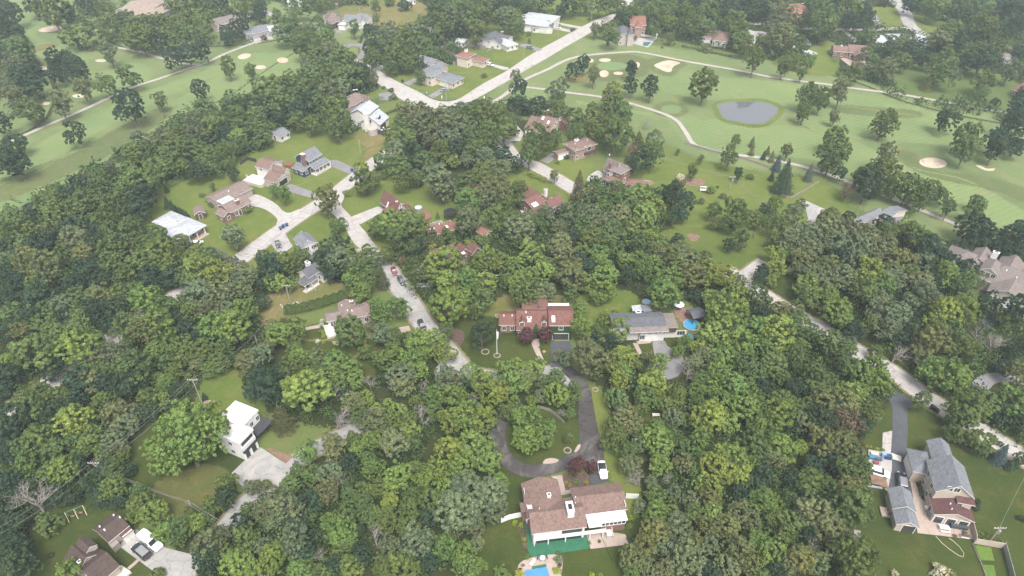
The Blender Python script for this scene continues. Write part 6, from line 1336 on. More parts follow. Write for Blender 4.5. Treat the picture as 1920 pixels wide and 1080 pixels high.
def rocks(px,py,q,n,spread,label,name='rock_pile',m=None,seed=1,sz=.35):
    p = P(*q(px,py)); r = random.Random(seed); mb = MB()
    for i in range(n):
        x,y,s_ = r.gauss(0,spread),r.gauss(0,spread*.5),r.uniform(.5,1.3)*sz
        vs = [(x+s_*math.cos(a)*r.uniform(.7,1.1),y+s_*math.sin(a)*r.uniform(.7,1.1),0) for a in [6.28*k/6 for k in range(6)]]
        vs += [(a*.6+x*.4,b*.6+y*.4,s_*r.uniform(.5,.8)) for a,b,_ in vs]; mb.add(vs,[tuple(range(6))[::-1],tuple(range(6,12))]+[(k,(k+1)%6,(k+1)%6+6,k+6) for k in range(6)])
    tag(mb.build(name,[m or surf('rock',(.4,.36,.33),(.27,.24,.22),2)],None,p),label,'rocks')
rocks(290,125,q12,26,1.6,'heap of grey stones at the foot of the dry-lawn pole'); rocks(390,5,q12,22,1.5,'pale stone pile on the dry lawn below the white cottage',seed=2,m=STN)
rocks(1565,858,q02,16,.8,'reddish stone pile beside the pole near the white cube house',seed=3,m=surf('red_rock',(.35,.25,.22),(.2,.15,.13),2))
rocks(1340,270,q21,1,.1,'flat pale boulder',seed=4) if False else None
tube_thing('garden_hose', [(595,790),(640,840),(700,890),(760,930),(795,942),(800,915),(770,870),(720,825),(690,805)], .09, .05, paint('hose',(.45,.45,.35),.6), 'pale garden hose looped over the lawn, bottom right', 'hose', z2)
tube_thing('drain_hose', [(920,715),(950,780),(985,860),(1025,945)], .09, .07, BLACK, 'black hose lying across the back lawn of the bottom ranch', 'hose', z1)
# little figures of garden life: mailboxes, markers
for i,(x,y,q,lb) in enumerate(((915,488,q10,'white mailbox at the drive opposite the dark trees, upper centre'),(1395,740,q10,'white mailbox inside the street corner'),(1712,742,q10,'white signboard on the verge right of the street corner'),(950,515,q10,'small post box at the drive mouth, upper centre'))):
    r_ = boxthing('mailbox',x,y,10,0,(.5,.3,1.1),WHITE,lb,'mailbox',q,'mailboxes')
# trampoline at the tudor, dark tarps
p = P(*z10(1040,440)); r_ = empty('trampoline',(p.x,p.y,0),label='black trampoline behind the plain red roofed house',cat='trampoline')
MB().cyl(0,0,3.0,3.1,2.2,20).build('mat',[BLACK],r_)
for k in range(4): a=k*1.57+.4; MB().tube([(2*math.cos(a),2*math.sin(a),0),(2*math.cos(a),2*math.sin(a),3.0)],.06,5).build('leg',[BLACK],r_)
# ------------------------------------------------------------------ trees
LEAF = leafmat('foliage'); BARK = surf('bark', (.17,.13,.105), (.10,.08,.065), 3, bump=.5); DEADW = surf('dead_wood', (.27,.245,.225), (.17,.155,.14), 2)
def leafmesh(name, cen, nrm, size, var, rs, aspect=.62):
    """many small leaf-clump faces at cen facing roughly nrm"""
    n = len(cen)
    nrm = nrm+rs.normal(0,.55,(n,3)); nrm /= np.linalg.norm(nrm,axis=1)[:,None]
    t = np.cross(nrm, rs.normal(0,1,(n,3))); t /= np.linalg.norm(t,axis=1)[:,None]; b = np.cross(nrm,t)
    s = size*rs.uniform(.6,1.4,n)[:,None] if np.ndim(size)==0 else size[:,None]*rs.uniform(.6,1.4,n)[:,None]
    bend = nrm*s*.35
    v = np.stack([cen-t*s, cen-b*s*aspect+bend, cen+t*s, cen+b*s*aspect+bend],1).reshape(-1,3)
    me = bpy.data.meshes.new(name); me.vertices.add(4*n); me.vertices.foreach_set('co', v.ravel().astype('f'))
    me.loops.add(4*n); me.loops.foreach_set('vertex_index', np.arange(4*n,dtype='i'))
    me.polygons.add(n); me.polygons.foreach_set('loop_start', np.arange(0,4*n,4,dtype='i')); me.polygons.foreach_set('loop_total', np.full(n,4,dtype='i'))
    me.update(calc_edges=True)
    ca = me.color_attributes.new('v','FLOAT_COLOR','CORNER')
    c = np.ones((n,4,4),dtype='f'); c[:,:,0] = rs.uniform(0,1,n)[:,None]; c[:,:,1] = var[:,None]; ca.data.foreach_set('color', c.ravel())
    me.materials.append(LEAF); return me
def crown(seed, nl=34, leaves=9000, h0=.5, h1=2.05, wide=1.0, lobe=(.2,.36), size=.042, shape='dome', droop=0, hollow=.62, lean=0, nc=9, cl=.30):
    """boughs spread through the crown, tufts of foliage spread over each bough, small leaf faces on each tuft"""
    rs = np.random.RandomState(seed); L = []
    hc = (h0+h1)/2; hh = (h1-h0)/2
    wob = rs.uniform(0,6.28,4)
    while len(L) < nl:
        d = rs.normal(0,1,3); d /= np.linalg.norm(d); rr = rs.uniform(.3,1)**.45
        x,y,zz = d*rr
        if shape == 'dome' and zz < -.6: continue
        w = 1.0
        if shape == 'vase': w = .66+.42*(zz+1)/2
        az = math.atan2(y,x); w *= 1+.13*math.sin(2*az+wob[0])+.10*math.sin(3*az+wob[1])+.08*math.sin(3*zz+wob[2]+az)
        r = rs.uniform(*lobe); k = 1-r*.72
        L.append((x*w*k*wide+lean*(zz+1)/2, y*w*k*wide, hc+zz*(hh-r*.5)*(1+.12*math.sin(az*2+wob[3])), r, rs.uniform()))
    for k_ in range(4): L.append((rs.uniform(-.22,.22), rs.uniform(-.22,.22), hc+(k_-1.5)*hh*.32, .46*wide, rs.uniform(0,.3)))   # the dense heart of the crown
    L = np.array(L); nl = len(L)
    nt_ = nl*nc; bi = rs.randint(0, nl, nt_); d = rs.normal(0,1,(nt_,3)); d[:,2] += .35; d /= np.linalg.norm(d,axis=1)[:,None]
    tc = L[bi,:3]+d*(L[bi,3]*rs.uniform(.78,1.12,nt_))[:,None]*np.array([1,1,.85])
    keep = np.ones(nt_,bool)
    for i in range(nl): keep &= ~((np.linalg.norm(tc-L[i,:3],axis=1) < L[i,3]*hollow) & (bi != i))
    keep &= ~((d[:,2] < -.5) & (rs.uniform(size=nt_) < .5))
    tc, d, bi = tc[keep], d[keep], bi[keep]; nt_ = len(tc)
    tr_ = L[bi,3]*rs.uniform(cl*.75,cl*1.3,nt_); tv = rs.uniform(0,1,nt_)*.6+L[bi,4]*.4
    w = tr_**2; idx = rs.choice(nt_, leaves, p=w/w.sum())
    e = rs.normal(0,1,(leaves,3)); e += d[idx]*.55; e /= np.linalg.norm(e,axis=1)[:,None]
    c = tc[idx]+e*(tr_[idx]*rs.uniform(.45,1.12,leaves))[:,None]*np.array([1,1,.72])
    if droop: c[:,2] -= droop*np.maximum(0,np.hypot(c[:,0],c[:,1])-.5)**1.5
    return leafmesh('crown', c, e*.8+d[idx]*.5, size, tv[idx], rs), L
def trunkmesh(L, h0, seed, limbs=7, r=.055, n=7, name='trunk', mat=None, split=1):
    rs = random.Random(seed); mb = MB(); top = h0+.75
    mb.tube([(0,0,-.02),(.01,0,h0*.35),(rs.uniform(-.04,.04),rs.uniform(-.04,.04),h0+.1),(rs.uniform(-.1,.1),rs.uniform(-.1,.1),top)], [r*1.5,r,r*.8,r*.3], n)
    for i in range(min(limbs,len(L))):
        l = L[(i*5)%len(L)]; z = h0*rs.uniform(.75,1.5)
        m_ = Vector((l[0]*.45,l[1]*.45,(z+l[2])/2)); mb.tube([(0,0,z),m_,(l[0],l[1],l[2])], [r*.55,r*.35,r*.12], 5)
    return mb.mesh(name, mat or BARK)
def deadmesh(seed, levels=4, spread=.75, h=.85, drop=0):
    rs = random.Random(seed); mb = MB()
    def br(p, d, L, r, lv):
        pts = [p]; q = p.copy(); dd = d.copy()
        for i in range(4):
            dd = (dd+Vector((rs.gauss(0,.16),rs.gauss(0,.16),rs.gauss(0,.12)+(.05 if lv else .1)))).normalized(); q = q+dd*L/4; pts.append(q.copy())
        mb.tube(pts, [r,r*.85,r*.7,r*.55,r*.4], 5 if lv < 2 else 3)
        if lv < levels:
            for k in range(4 if lv else 6):
                i = rs.choice((2,3,4)) if lv else rs.choice((1,2,3,4)); a = rs.uniform(0,6.28)
                nd = (dd+Vector((math.cos(a)*spread,math.sin(a)*spread,rs.uniform(-.25,.45)))).normalized(); br(pts[i], nd, L*rs.uniform(.5,.72), r*.5, lv+1)
    br(Vector((0,0,0)), Vector((0,0,1)), h, .06, 0)
    return mb.mesh('branches', DEADW)
def sprucemesh(seed, leaves=7000, h=2.8, base=.12, wide=1.0, droop=.35, rows=15, size=.04, ragged=.15):
    rs = np.random.RandomState(seed); C_,D_,V_ = [],[],[]
    for i in range(rows):
        t = (i+.5)/rows; z = base+(h-base)*t; R = wide*(1-t)**.85; nb = max(int(16*(1-t)+5),5)
        for k in range(nb):
            a = 6.2832*k/nb+rs.uniform(-.2,.2)+i; Rk = R*rs.uniform(1-ragged*2,1.05); m_ = int(leaves/rows/nb*(R*1.7+.15))+3; u = rs.uniform(.12,1,m_)**.7
            wdt = .16*(1-u*.5)*R+.03; lat = rs.normal(0,1,m_)*wdt*.6
            x = np.cos(a)*Rk*u-np.sin(a)*lat; y = np.sin(a)*Rk*u+np.cos(a)*lat; zz = z-droop*Rk*u**1.4+rs.normal(0,.025,m_)
            C_.append(np.stack([x,y,zz],1)); D_.append(np.tile([np.cos(a)*.5,np.sin(a)*.5,.8],(m_,1))); V_.append(np.full(m_,rs.uniform()))
    C_,D_,V_ = np.concatenate(C_),np.concatenate(D_),np.concatenate(V_)
    return leafmesh('foliage', C_, D_, size, V_, rs, .4)
PROT = {}; FAR = []; FZ = []; LEAF2 = leafmat('woodland_foliage', True)
def proto(f, i, cm, tm, hc, dead=False): PROT.setdefault(f, []).append((cm, tm, hc))
for i in range(6):
    cm, L = crown(10+i, nl=42+i*4, leaves=20000, h0=.25, h1=[2.3,2.15,2.45,2.2,2.35,2.1][i], lobe=[(.2,.36),(.16,.3),(.22,.4),(.18,.3),(.15,.28),(.24,.42)][i], size=[.034,.031,.036,.030,.031,.037][i], hollow=.7)
    proto('r', i, cm, trunkmesh(L, .4, i), 1.27)
for i in range(3):
    cm, L = crown(30+i, nl=34, leaves=11000, h0=.42, h1=2.2, shape='vase', lobe=(.17,.30), size=.036, hollow=.6); proto('o', i, cm, trunkmesh(L, .5, 40+i, 12, .05), 1.27)
for i in range(3):
    cm, L = crown(50+i, nl=50, leaves=17000, h0=.4, h1=2.7, wide=.95, lobe=(.2,.36), size=.038, hollow=.7); proto('t', i, cm, trunkmesh(L, .5, 60+i, 7, .06), 1.65)
for i in range(2):
    cm, L = crown(70+i, nl=22, leaves=5500, h0=-.1, h1=1.25, lobe=(.25,.42), size=.055, hollow=.7); proto('b', i, cm, trunkmesh(L, .15, 70+i, 4, .04), .62)
for i in range(2):
    cm, L = crown(80+i, nl=50, leaves=26000, nc=16, cl=.22, h0=.2, h1=2.1, lobe=(.15,.26), size=.024, droop=.25, lean=.12*i, hollow=.6); proto('w', i, cm, trunkmesh(L, .5, 80+i, 10, .055), 1.25)
TR0 = MB().tube([(0,0,-.02),(0,0,1.2),(0,0,2.5)], [.07,.05,.015], 7).mesh('trunk', BARK)
for i in range(2): proto('s', i, sprucemesh(90+i), TR0, 1.15)
proto('c', 0, sprucemesh(95, 2600, 3.0, .0, 1.0, .1, 12, .09, .05), TR0, 1.4)
for i in range(2): proto('k', i, sprucemesh(97+i, 7000, 2.2, .25, 1.0, .12, 10, .05, .2), TR0, 1.1)      # broad shaggy conifer
for i in range(4): proto('d', i, deadmesh(100+i, 4, 1.0 if i%2 else 1.35, .85), None, .8)
TONE = dict(D=(.040,.072,.043), M=(.104,.152,.052), G=(.134,.166,.090), Y=(.172,.232,.062), L=(.134,.204,.057), O=(.128,.152,.064), R=(.17,.125,.08), P=(.085,.038,.045),
    B=(.075,.115,.125), W=(.5,.5,.42), K=(.080,.092,.045), V=(.26,.30,.03))
TW = dict(D='dark green', M='mid-green', G='greyish green', Y='yellow-green', L='fresh green', O='olive green', R='brownish', P='dark purple', B='blue-grey', W='white-flowering', K='very dark olive', V='bright yellow')
FW_ = dict(r='leafy tree', o='open-crowned tree', t='tall tree', b='rounded shrub', w='fine-leaved spreading tree', s='spruce', c='small conical cedar', k='shaggy conifer', d='bare dead tree')
NM = dict(r='broadleaf_tree', o='open_crowned_tree', t='tall_tree', b='shrub', w='spreading_tree', s='spruce_tree', c='conical_cedar', k='conifer_tree', d='dead_tree')
CT = dict(b='shrub', c='conifer', s='conifer', k='conifer', d='dead tree')
LM = [('the top left car court',(290,20)),('the paired dark golf trees',(130,130)),('the left fairway edge',(20,290)),('the left golf path',(200,190)),('the left putting green',(500,108)),
 ('the bare field at the top',(720,25)),('the double-arm utility pole',(806,75)),('the grey cape house',(800,120)),('the coral-roofed house',(890,108)),('the street corner',(850,200)),('the taupe gabled house',(683,180)),('the white gambrel house',(710,222)),
 ('the small white shed',(528,250)),('the navy house',(580,300)),('the three gabled house',(510,325)),('the brick ranch',(440,375)),('the pale hipped house',(333,430)),('the left woods',(90,600)),('the upper left woods',(150,440)),
 ('the left road end',(60,740)),('the road crossing',(620,385)),('the half-timbered tudor house',(745,385)),('the plain red roof',(828,428)),('the rose-red triple roof',(855,470)),('the white shuttered house',(578,455)),('the white cottage',(590,510)),
 ('the dry lawn pole',(540,560)),('the taupe deck house',(650,600)),('the clipped hedge',(590,575)),('the white cube house',(450,800)),('the lower-left wires',(270,800)),('the white panel van',(210,990)),('the bottom-left corner',(30,1060)),
 ('the bottom-left lane',(430,980)),('the bare white tree',(625,790)),('the lane end',(860,680)),('the flagpole',(932,650)),('the long red-roofed house',(1000,600)),('the low grey ranch',(1215,610)),('the round blue pool',(1300,612)),
 ('the loop drive',(1010,830)),('the bottom ranch',(1075,960)),('the covered pool',(1000,1070)),('the wooden bench clearing',(1230,780)),('the white convertible',(1130,880)),('the pond',(1400,210)),('the large sand bunker',(1250,124)),
 ('the round green',(1258,204)),('the cream gabled house',(1015,230)),('the split-level brick house',(1085,278)),('the brick tudor',(1160,325)),('the rambling red house',(1015,385)),('the sandy tree island',(1290,340)),('the wide lawn pole',(1370,345)),
 ('the concrete apron',(1525,400)),('the long grey roof',(1630,410)),('the oval sand bunker',(1750,305)),('the large hipped house',(1860,510)),('the right-hand road',(1690,710)),('the dark asphalt drive',(1686,800)),('the tall beige house',(1790,920)),
 ('the storage yard',(1650,860)),('the bottom right lawn',(1740,1040)),('the walled pool terrace',(1200,80)),('the brown ranch',(1590,90)),('the top right road fork',(1700,50)),('the striped lawn',(1780,175)),('the right golf path',(1640,185)),
 ('the lower middle woods',(700,960)),('the lower right woods',(1400,980)),('the centre right woods',(1450,760)),('the right woods',(1640,560)),('the dense centre woods',(1100,490)),('the corner wood',(840,270)),('the long grey road end',(1400,510)),
 ('the top centre lawns',(1010,70)),('the top left bunkers',(170,60))]
ORD = ['nearest','second nearest','third nearest','fourth nearest','fifth nearest','sixth nearest','seventh nearest','eighth nearest','ninth nearest','tenth nearest']
TREES = []
def trees(q, s):
    for e in s.replace('\n',' ').split(';'):
        e = e.split()
        if not e: continue
        x, y = q(float(e[0]), float(e[1])) if q else (float(e[0]), float(e[1])); sc = .25 if q else 1
        w_ = float(e[2])*sc if len(e) > 2 else 230*sc; k = e[3] if len(e) > 3 else 'M'
        TREES.append((x, y, w_, k[0], k[1] if len(k) > 1 else 'r'))
trees(q00, """40 200 230 D; 110 260 180 D; 250 30 170 D; 380 60 260 M; 517 110 150 Dt; 650 30 160 D; 775 50 150 M; 625 165 110 M; 640 275 290 Mb; 80 110 170 D; 10 60 130 D;
130 380 250 M; 215 400 130 Mo; 90 480 200 G; 40 430 180 D; 230 620 270 D; 140 560 170 D; 420 480 190 D; 570 520 220 D; 495 450 150 D; 430 560 150 D; 815 390 190 Go; 965 565 190 M; 795 650 150 M; 625 680 175 Go; 450 780 215 Go; 970 780 270 D; 235 840 220 M; 100 715 200 Go; 25 640 150 G;
20 940 170 D; 100 1075 180 D; 1195 750 145 Mo; 1500 670 160 D; 555 1000 185 D; 1710 505 160 Mo; 1885 530 130 Mo;
850 160 200 M; 960 200 220 M; 1080 230 230 M; 1190 170 200 M; 1330 200 200 M; 1450 150 200 M; 1530 200 180 M; 1060 310 220 M; 1180 310 190 D; 1380 280 180 M; 990 280 200 M; 1270 290 170 M; 1490 270 150 M; 1580 130 130 M; 800 260 130 M;
1400 50 260 M; 1540 50 220 M; 1640 40 160 D; 1800 40 150 M; 1880 60 180 M; 1290 40 130 M; 1690 250 130 D; 1790 180 180 D; 1700 290 120 D; 1790 260 110 D; 1290 450 160 D; 1395 400 160 D; 1510 380 160 D;
1540 830 200 M; 1740 790 190 M; 1870 800 190 D; 1480 920 220 G; 1600 950 230 M; 1780 900 200 M; 1780 1030 150 Y; 1240 1040 180 G; 1060 1050 200 G; 1350 1050 180 M; 1900 950 200 M; 1690 1030 170 D; 1150 1060 170 G; 1440 1020 170 G""")
trees(q10, """20 110 150 D; 30 40 120 D; 150 95 90 M; 58 285 55 Pb; 330 65 180 M; 505 45 110 M; 730 215 120 Mo; 500 155 60 Db; 465 130 60 Mb; 170 160 150 M; 215 250 200 M; 280 220 170 M; 370 205 90 Gb; 330 330 210 Mo; 480 300 230 M; 410 270 160 M; 550 250 110 M;
898 50 85 Mt; 898 140 70 Mb; 1110 45 110 Db; 1000 15 90 Mb; 700 5 90 Mb; 790 5 110 Db; 850 240 120 D; 870 370 180 D; 870 440 150 M; 1010 270 180 G; 1050 430 220 M; 1150 450 200 M; 1120 320 220 M; 1230 350 220 M; 1260 210 180 M; 1190 230 180 G; 1370 60 180 M; 1400 200 220 M; 1350 280 140 M; 1560 130 260 M; 1650 240 230 Mo; 1480 170 200 G; 1700 120 220 M;
1540 30 170 D; 1650 50 180 M; 1840 60 220 D; 1880 140 170 G; 1790 60 170 M; 1230 480 130 D; 960 350 160 M; 1020 500 140 M; 940 250 110 G; 1300 400 150 M; 1235 565 120 Mo; 1712 568 48 Mb; 1790 20 160 M; 1430 110 150 M; 1000 440 150 M; 1500 60 140 M;
450 430 200 M; 560 400 220 G; 660 470 220 M; 540 520 230 M; 420 560 200 M; 700 580 230 M; 790 540 160 D; 785 600 150 D; 560 600 250 M; 380 500 120 G; 885 590 110 Go; 956 657 33 Mb; 1015 676 42 Db; 100 680 260 M; 260 640 240 M; 360 690 220 M; 180 790 250 M; 60 800 220 D; 300 840 200 D; 400 770 160 D; 560 690 230 G; 620 670 190 G; 610 870 310 Mo; 440 930 180 M; 620 950 230 M; 300 900 190 M; 50 960 170 M; 50 1040 160 M; 480 640 180 M; 250 730 200 M; 480 780 180 M; 180 880 160 D; 10 870 180 M;
1150 880 230 G; 1100 960 220 M; 1250 850 200 G; 1230 950 240 G; 1380 880 230 G; 1450 950 240 G; 1600 850 230 M; 1700 900 260 M; 1560 960 240 G; 1820 880 200 M; 1860 980 220 M; 1740 1010 230 M; 1640 1020 220 M; 1330 1040 230 G; 1100 1050 200 M; 1010 1030 150 M; 1450 1050 220 G; 1080 880 120 G; 1500 870 150 M; 1320 960 180 M; 1900 900 150 M; 1030 730 60 Mb;
""")
trees(q20, """20 160 150 M; 20 60 150 D; 120 30 180 M; 45 215 130 M; 170 205 60 Mb; 125 255 45 Mb; 130 300 34 Mc; 40 120 110 M; 250 10 150 D; 420 60 150 D; 500 30 150 M; 570 40 140 M; 700 40 150 M; 830 130 150 D; 900 110 160 M; 970 100 130 M; 1050 90 160 M; 1060 180 140 D; 1065 235 120 M; 1180 60 160 M; 1150 130 130 M; 1180 170 130 L; 1190 280 110 Go; 1230 180 110 M; 620 225 110 Go; 740 265 160 M; 690 230 100 M; 925 285 40 Mo;
1340 180 200 M; 1300 100 150 M; 1450 200 170 M; 1430 60 140 M; 1280 40 170 D; 1530 130 90 L; 1640 70 180 D; 1560 40 150 D; 1690 190 230 M; 1720 290 170 M; 1740 350 160 M; 1460 360 100 Gb; 1800 60 200 D; 1880 80 150 D; 1890 310 110 Mb; 1620 160 130 M; 1400 130 150 M; 1820 450 200 Mo; 1120 20 170 M; 1720 30 170 D; 1500 60 150 M; 1350 40 160 D; 800 20 120 M; 360 90 110 D;
1125 300 20 Mb; 1175 310 20 Mb; 1220 325 22 Mb; 1285 345 26 Mb; 1310 350 24 Mb; 1335 355 24 Mb; 1360 358 24 Mb; 1385 362 24 Mb; 1505 395 26 Mb; 1530 398 26 Mb; 1558 403 26 Mb; 1582 408 26 Mb; 1608 415 26 Mb; 1635 420 26 Mb; 1126 355 24 Mb;
450 535 125 Dr; 530 485 125 D; 612 575 140 Go; 895 515 120 Dt; 893 640 145 D; 1040 650 145 Dt; 1440 640 230 M; 30 580 110 Go; 50 680 140 D; 40 780 180 D; 200 790 170 D; 110 800 120 D; 345 690 190 G; 330 790 170 M; 360 860 150 M; 765 700 190 Y; 750 800 200 G; 790 890 260 M; 780 990 280 M; 610 860 170 M; 470 920 180 M; 480 1000 170 M; 640 960 180 M; 995 935 110 Gd; 950 1040 120 Ok; 200 1040 260 M; 310 1050 150 M; 10 990 100 D; 1070 1050 150 G; 560 960 130 G; 680 940 150 G; 1682 1040 85 Mt; 1805 1065 60 Gc""")
trees(q30, """100 90 230 G; 60 30 190 M; 100 280 230 G; 20 200 150 G; 200 370 200 M; 210 450 140 M; 115 500 150 Mo; 300 470 150 Lo; 250 560 95 Mo; 400 120 260 M; 420 200 250 M; 350 50 160 M; 290 150 150 M; 600 90 200 M; 620 160 150 D; 740 130 160 D; 700 70 130 D; 560 20 170 D; 470 20 160 D; 870 15 90 Db; 760 290 130 M; 780 360 130 M; 735 420 140 M; 770 450 110 M; 1080 30 160 D; 1130 20 120 M; 1250 60 200 M; 1230 110 130 M; 1400 50 200 M; 1450 130 170 D; 1600 50 220 M; 1650 200 250 M; 1560 200 200 M; 1760 200 180 D; 1850 80 200 D; 1740 70 180 D; 1880 180 150 D; 1380 250 240 M; 1300 300 200 G; 1440 310 180 D; 1000 350 180 M; 1100 400 200 D; 880 370 170 D; 890 520 205 Gr; 1000 450 180 M; 940 330 150 G; 650 560 160 M; 680 500 110 Gb; 1300 500 260 M; 1330 580 200 M; 1200 620 110 Ok; 1610 440 280 D; 1560 380 200 M; 1700 390 180 M; 1500 470 150 D; 1620 610 200 M; 1600 690 130 M; 1810 540 200 Go; 1705 760 65 Db; 1870 800 170 D; 1850 930 190 D; 1890 870 140 D; 1780 350 150 M; 1880 400 130 D; 1180 450 150 D; 1050 300 130 G; 1500 380 140 M; 1900 700 100 D;
330 710 230 Mw; 400 750 180 Mo; 545 695 190 Go; 275 830 170 Mo; 500 880 115 Go; 875 905 240 Mw; 1355 905 180 D; 500 1030 220 M; 1480 1035 240 M; 1700 1060 180 D; 1850 1050 150 D; """)
trees(q01, """110 120 260 D; 40 170 200 D; 10 60 160 D; 820 160 130 Go; 1000 90 230 M; 1120 80 200 M; 1250 110 220 M; 1180 170 200 M; 1330 60 220 M; 1450 50 220 M; 1570 100 230 M; 960 180 130 M; 1470 210 190 D; 1600 180 170 M; 1700 60 200 M; 1800 20 150 M; 1750 225 145 Do; 1590 320 70 Mo; 1380 180 160 M; 1280 190 150 M; 1700 130 120 M;
1245 335 45 Dc; 1250 440 70 Dc; 1290 465 55 Dc; 1320 485 45 Dc; 1350 500 45 Dc; 1375 512 42 Dc; 1400 525 42 Dc; 580 310 180 D; 470 380 130 D; 620 410 230 M; 720 320 180 M; 1050 300 310 M; 1150 270 200 M; 950 350 200 M; 1060 430 250 D; 1030 510 200 D; 860 480 260 M; 830 560 220 M; 330 450 200 M; 430 500 260 M; 540 490 200 M; 230 520 150 D; 90 590 260 M; 120 650 230 M; 400 590 220 M; 560 600 200 D; 680 600 180 M; 740 230 120 M; 660 260 100 O; 30 710 150 Y; 250 680 180 M; 550 720 260 G; 620 810 200 O; 830 680 180 M; 1000 640 230 M; 1180 700 220 M; 1100 760 230 M; 850 800 230 M; 820 880 200 M; 1050 880 250 M; 1220 830 280 M; 1230 930 200 M; 300 760 200 D; 200 880 260 O; 350 940 320 O; 480 870 200 M; 40 870 170 M; 60 960 180 D; 100 1040 200 D; 640 950 200 D; 740 1000 170 D; 850 1010 110 Gd; 1400 870 140 Mb; 1480 790 140 Mb; 1580 850 170 M; 1500 930 280 Y; 1600 960 230 Y; 1400 980 200 M; 1700 960 180 Y; 1740 880 100 Gb; 1750 680 240 Go; 1850 1000 250 G; 1300 1000 200 D; 1150 1010 200 D; 1820 910 90 Gb; 1780 1050 200 G; 1560 420 40 Lb; 1590 455 60 Mb; 1620 460 50 Mb; 1850 500 70 Mb; 1520 385 50 Mb;
430 420 130 M; 720 430 150 M; 140 760 200 M; 400 700 180 D; 720 760 180 D; 950 730 160 G; 500 1000 180 M; 280 1040 220 M; 1350 740 130 M; 60 780 150 D; 700 880 150 D; 560 1060 180 D; 950 960 170 M; 740 660 150 D""")
trees(q11, """790 180 130 Y; 800 290 200 M; 880 270 150 M; 945 235 90 Mb; 820 340 120 Mb; 690 370 70 Lb; 960 120 170 M; 1080 170 190 M; 1100 270 200 M; 1050 60 200 G; 1180 80 200 D; 1280 150 220 M; 1370 260 290 Gt; 1420 340 230 G; 1480 130 130 Y; 1580 120 130 G; 1590 260 170 M; 1720 120 200 G; 1700 210 170 M; 1850 80 170 D; 1850 180 160 G; 1650 50 200 M; 1500 40 200 D; 1390 60 200 M; 1200 250 150 M; 1800 350 260 G; 1710 420 180 G; 1590 430 220 L; 1590 560 230 G; 1790 520 190 M; 1870 600 180 M; 1880 440 150 M; 1362 535 42 Mc; 1225 300 60 Db; 1000 180 120 M;
525 425 255 Oo; 600 640 150 Mo; 640 600 110 M; 210 390 140 Lo; 140 360 110 Lo; 1000 620 250 L; 1150 580 250 M; 1210 640 190 M; 900 640 170 M; 1060 720 200 Mo; 1330 740 240 Kk; 1180 780 130 M; 1420 690 130 M; 1530 690 70 Yb; 1480 740 80 Mb; 1700 730 120 Mb; 1600 750 100 Yb; 1230 760 130 D;
600 800 280 D; 650 880 260 G; 520 870 200 D; 570 950 200 D; 730 900 220 M; 850 850 230 M; 960 830 170 M; 870 960 180 M; 330 830 160 M; 120 940 250 D; 240 900 200 M; 150 1030 180 L; 260 1050 120 L; 40 1000 200 D; 945 1010 150 Ks; 740 1020 200 L; 820 1060 180 M; 60 880 180 M; 300 900 140 M; 1400 900 330 Y; 1350 970 230 L; 1520 930 200 G; 1740 860 240 Y; 1820 890 200 M; 1680 900 150 L; 1450 1050 230 Y; 1600 1030 250 L; 1720 1030 230 Y; 1880 1020 160 M; 1270 970 160 G; 22 800 26 Db; 1095 875 70 Rb; 1043 835 40 Rb; 1480 670 60 Mb; 1500 1000 150 M""")
trees(q21, """130 60 230 Mo; 40 150 150 D; 50 340 170 Mo; 60 420 130 M; 320 240 105 Oo; 500 350 200 Ks; 885 120 150 Ok; 960 130 200 D; 1050 90 220 Mo; 900 50 110 Ro; 1350 215 120 Mo; 1265 255 80 Wb; 1270 290 60 Ob; 1240 60 50 Mo; 1412 115 70 Oo; 1630 90 150 Mt; 1700 225 90 Dt; 1782 245 65 Mb; 1800 50 70 Os; 1890 85 60 Ds; 1490 350 70 Mb; 1580 390 60 Mb; 1542 325 24 Db;
1520 500 160 Mo; 1520 590 110 O; 1680 530 240 M; 1620 600 150 M; 1800 560 150 M; 1625 760 110 D; 1730 720 180 Mo; 1900 480 110 D; 1850 580 120 M; 1420 430 60 Gb; 670 370 180 M; 780 350 170 M; 600 350 110 M; 950 400 240 Y; 850 440 220 M; 1060 480 210 Y; 1000 540 230 Y; 1110 380 170 D; 1200 400 220 D; 1280 440 200 D; 1250 520 170 D; 700 490 160 L; 820 540 200 G; 600 540 180 G; 660 600 200 G; 530 520 120 G; 870 610 160 M;
250 520 170 G; 130 540 120 G; 400 500 130 G; 420 570 130 G; 200 600 160 M; 60 640 250 G; 520 600 200 M; 350 640 120 G; 600 680 200 M; 750 650 200 M; 900 660 230 M; 800 710 200 M; 1060 700 150 Y; 700 730 190 M; 940 740 200 M; 140 820 260 Y; 360 760 210 G; 370 830 200 G; 520 790 150 M; 500 860 140 D; 650 820 180 L; 690 930 220 L; 640 880 150 L; 700 1020 230 L; 850 870 160 Y; 780 790 150 M; 850 980 170 D; 990 850 120 D; 1050 910 200 L; 980 960 180 L; 1150 850 230 O; 1250 820 210 O; 1330 880 250 O; 1200 910 200 M; 1180 1020 250 L; 1350 1000 230 O; 1500 970 260 Y; 1600 1010 230 Y; 1430 890 220 O; 1240 720 110 D; 1700 1030 130 G; 1890 950 150 D; 1850 1020 130 D; 120 1010 260 Y; 230 960 180 Y; 440 980 260 O; 470 920 170 O; 560 1040 180 M; 50 1050 200 Y; 1085 780 150 O; 40 740 120 M; 940 860 160 M; 1130 770 130 L; 280 900 160 M; 560 920 150 D; 0 900 180 Y; 720 570 150 G; 450 700 140 D;
130 225 40 Lb; 160 240 40 Yb; 190 250 40 Yb; 215 262 40 Yb; 240 275 38 Yb; 340 135 45 Yb; 405 97 50 Db; 625 280 30 Db""")
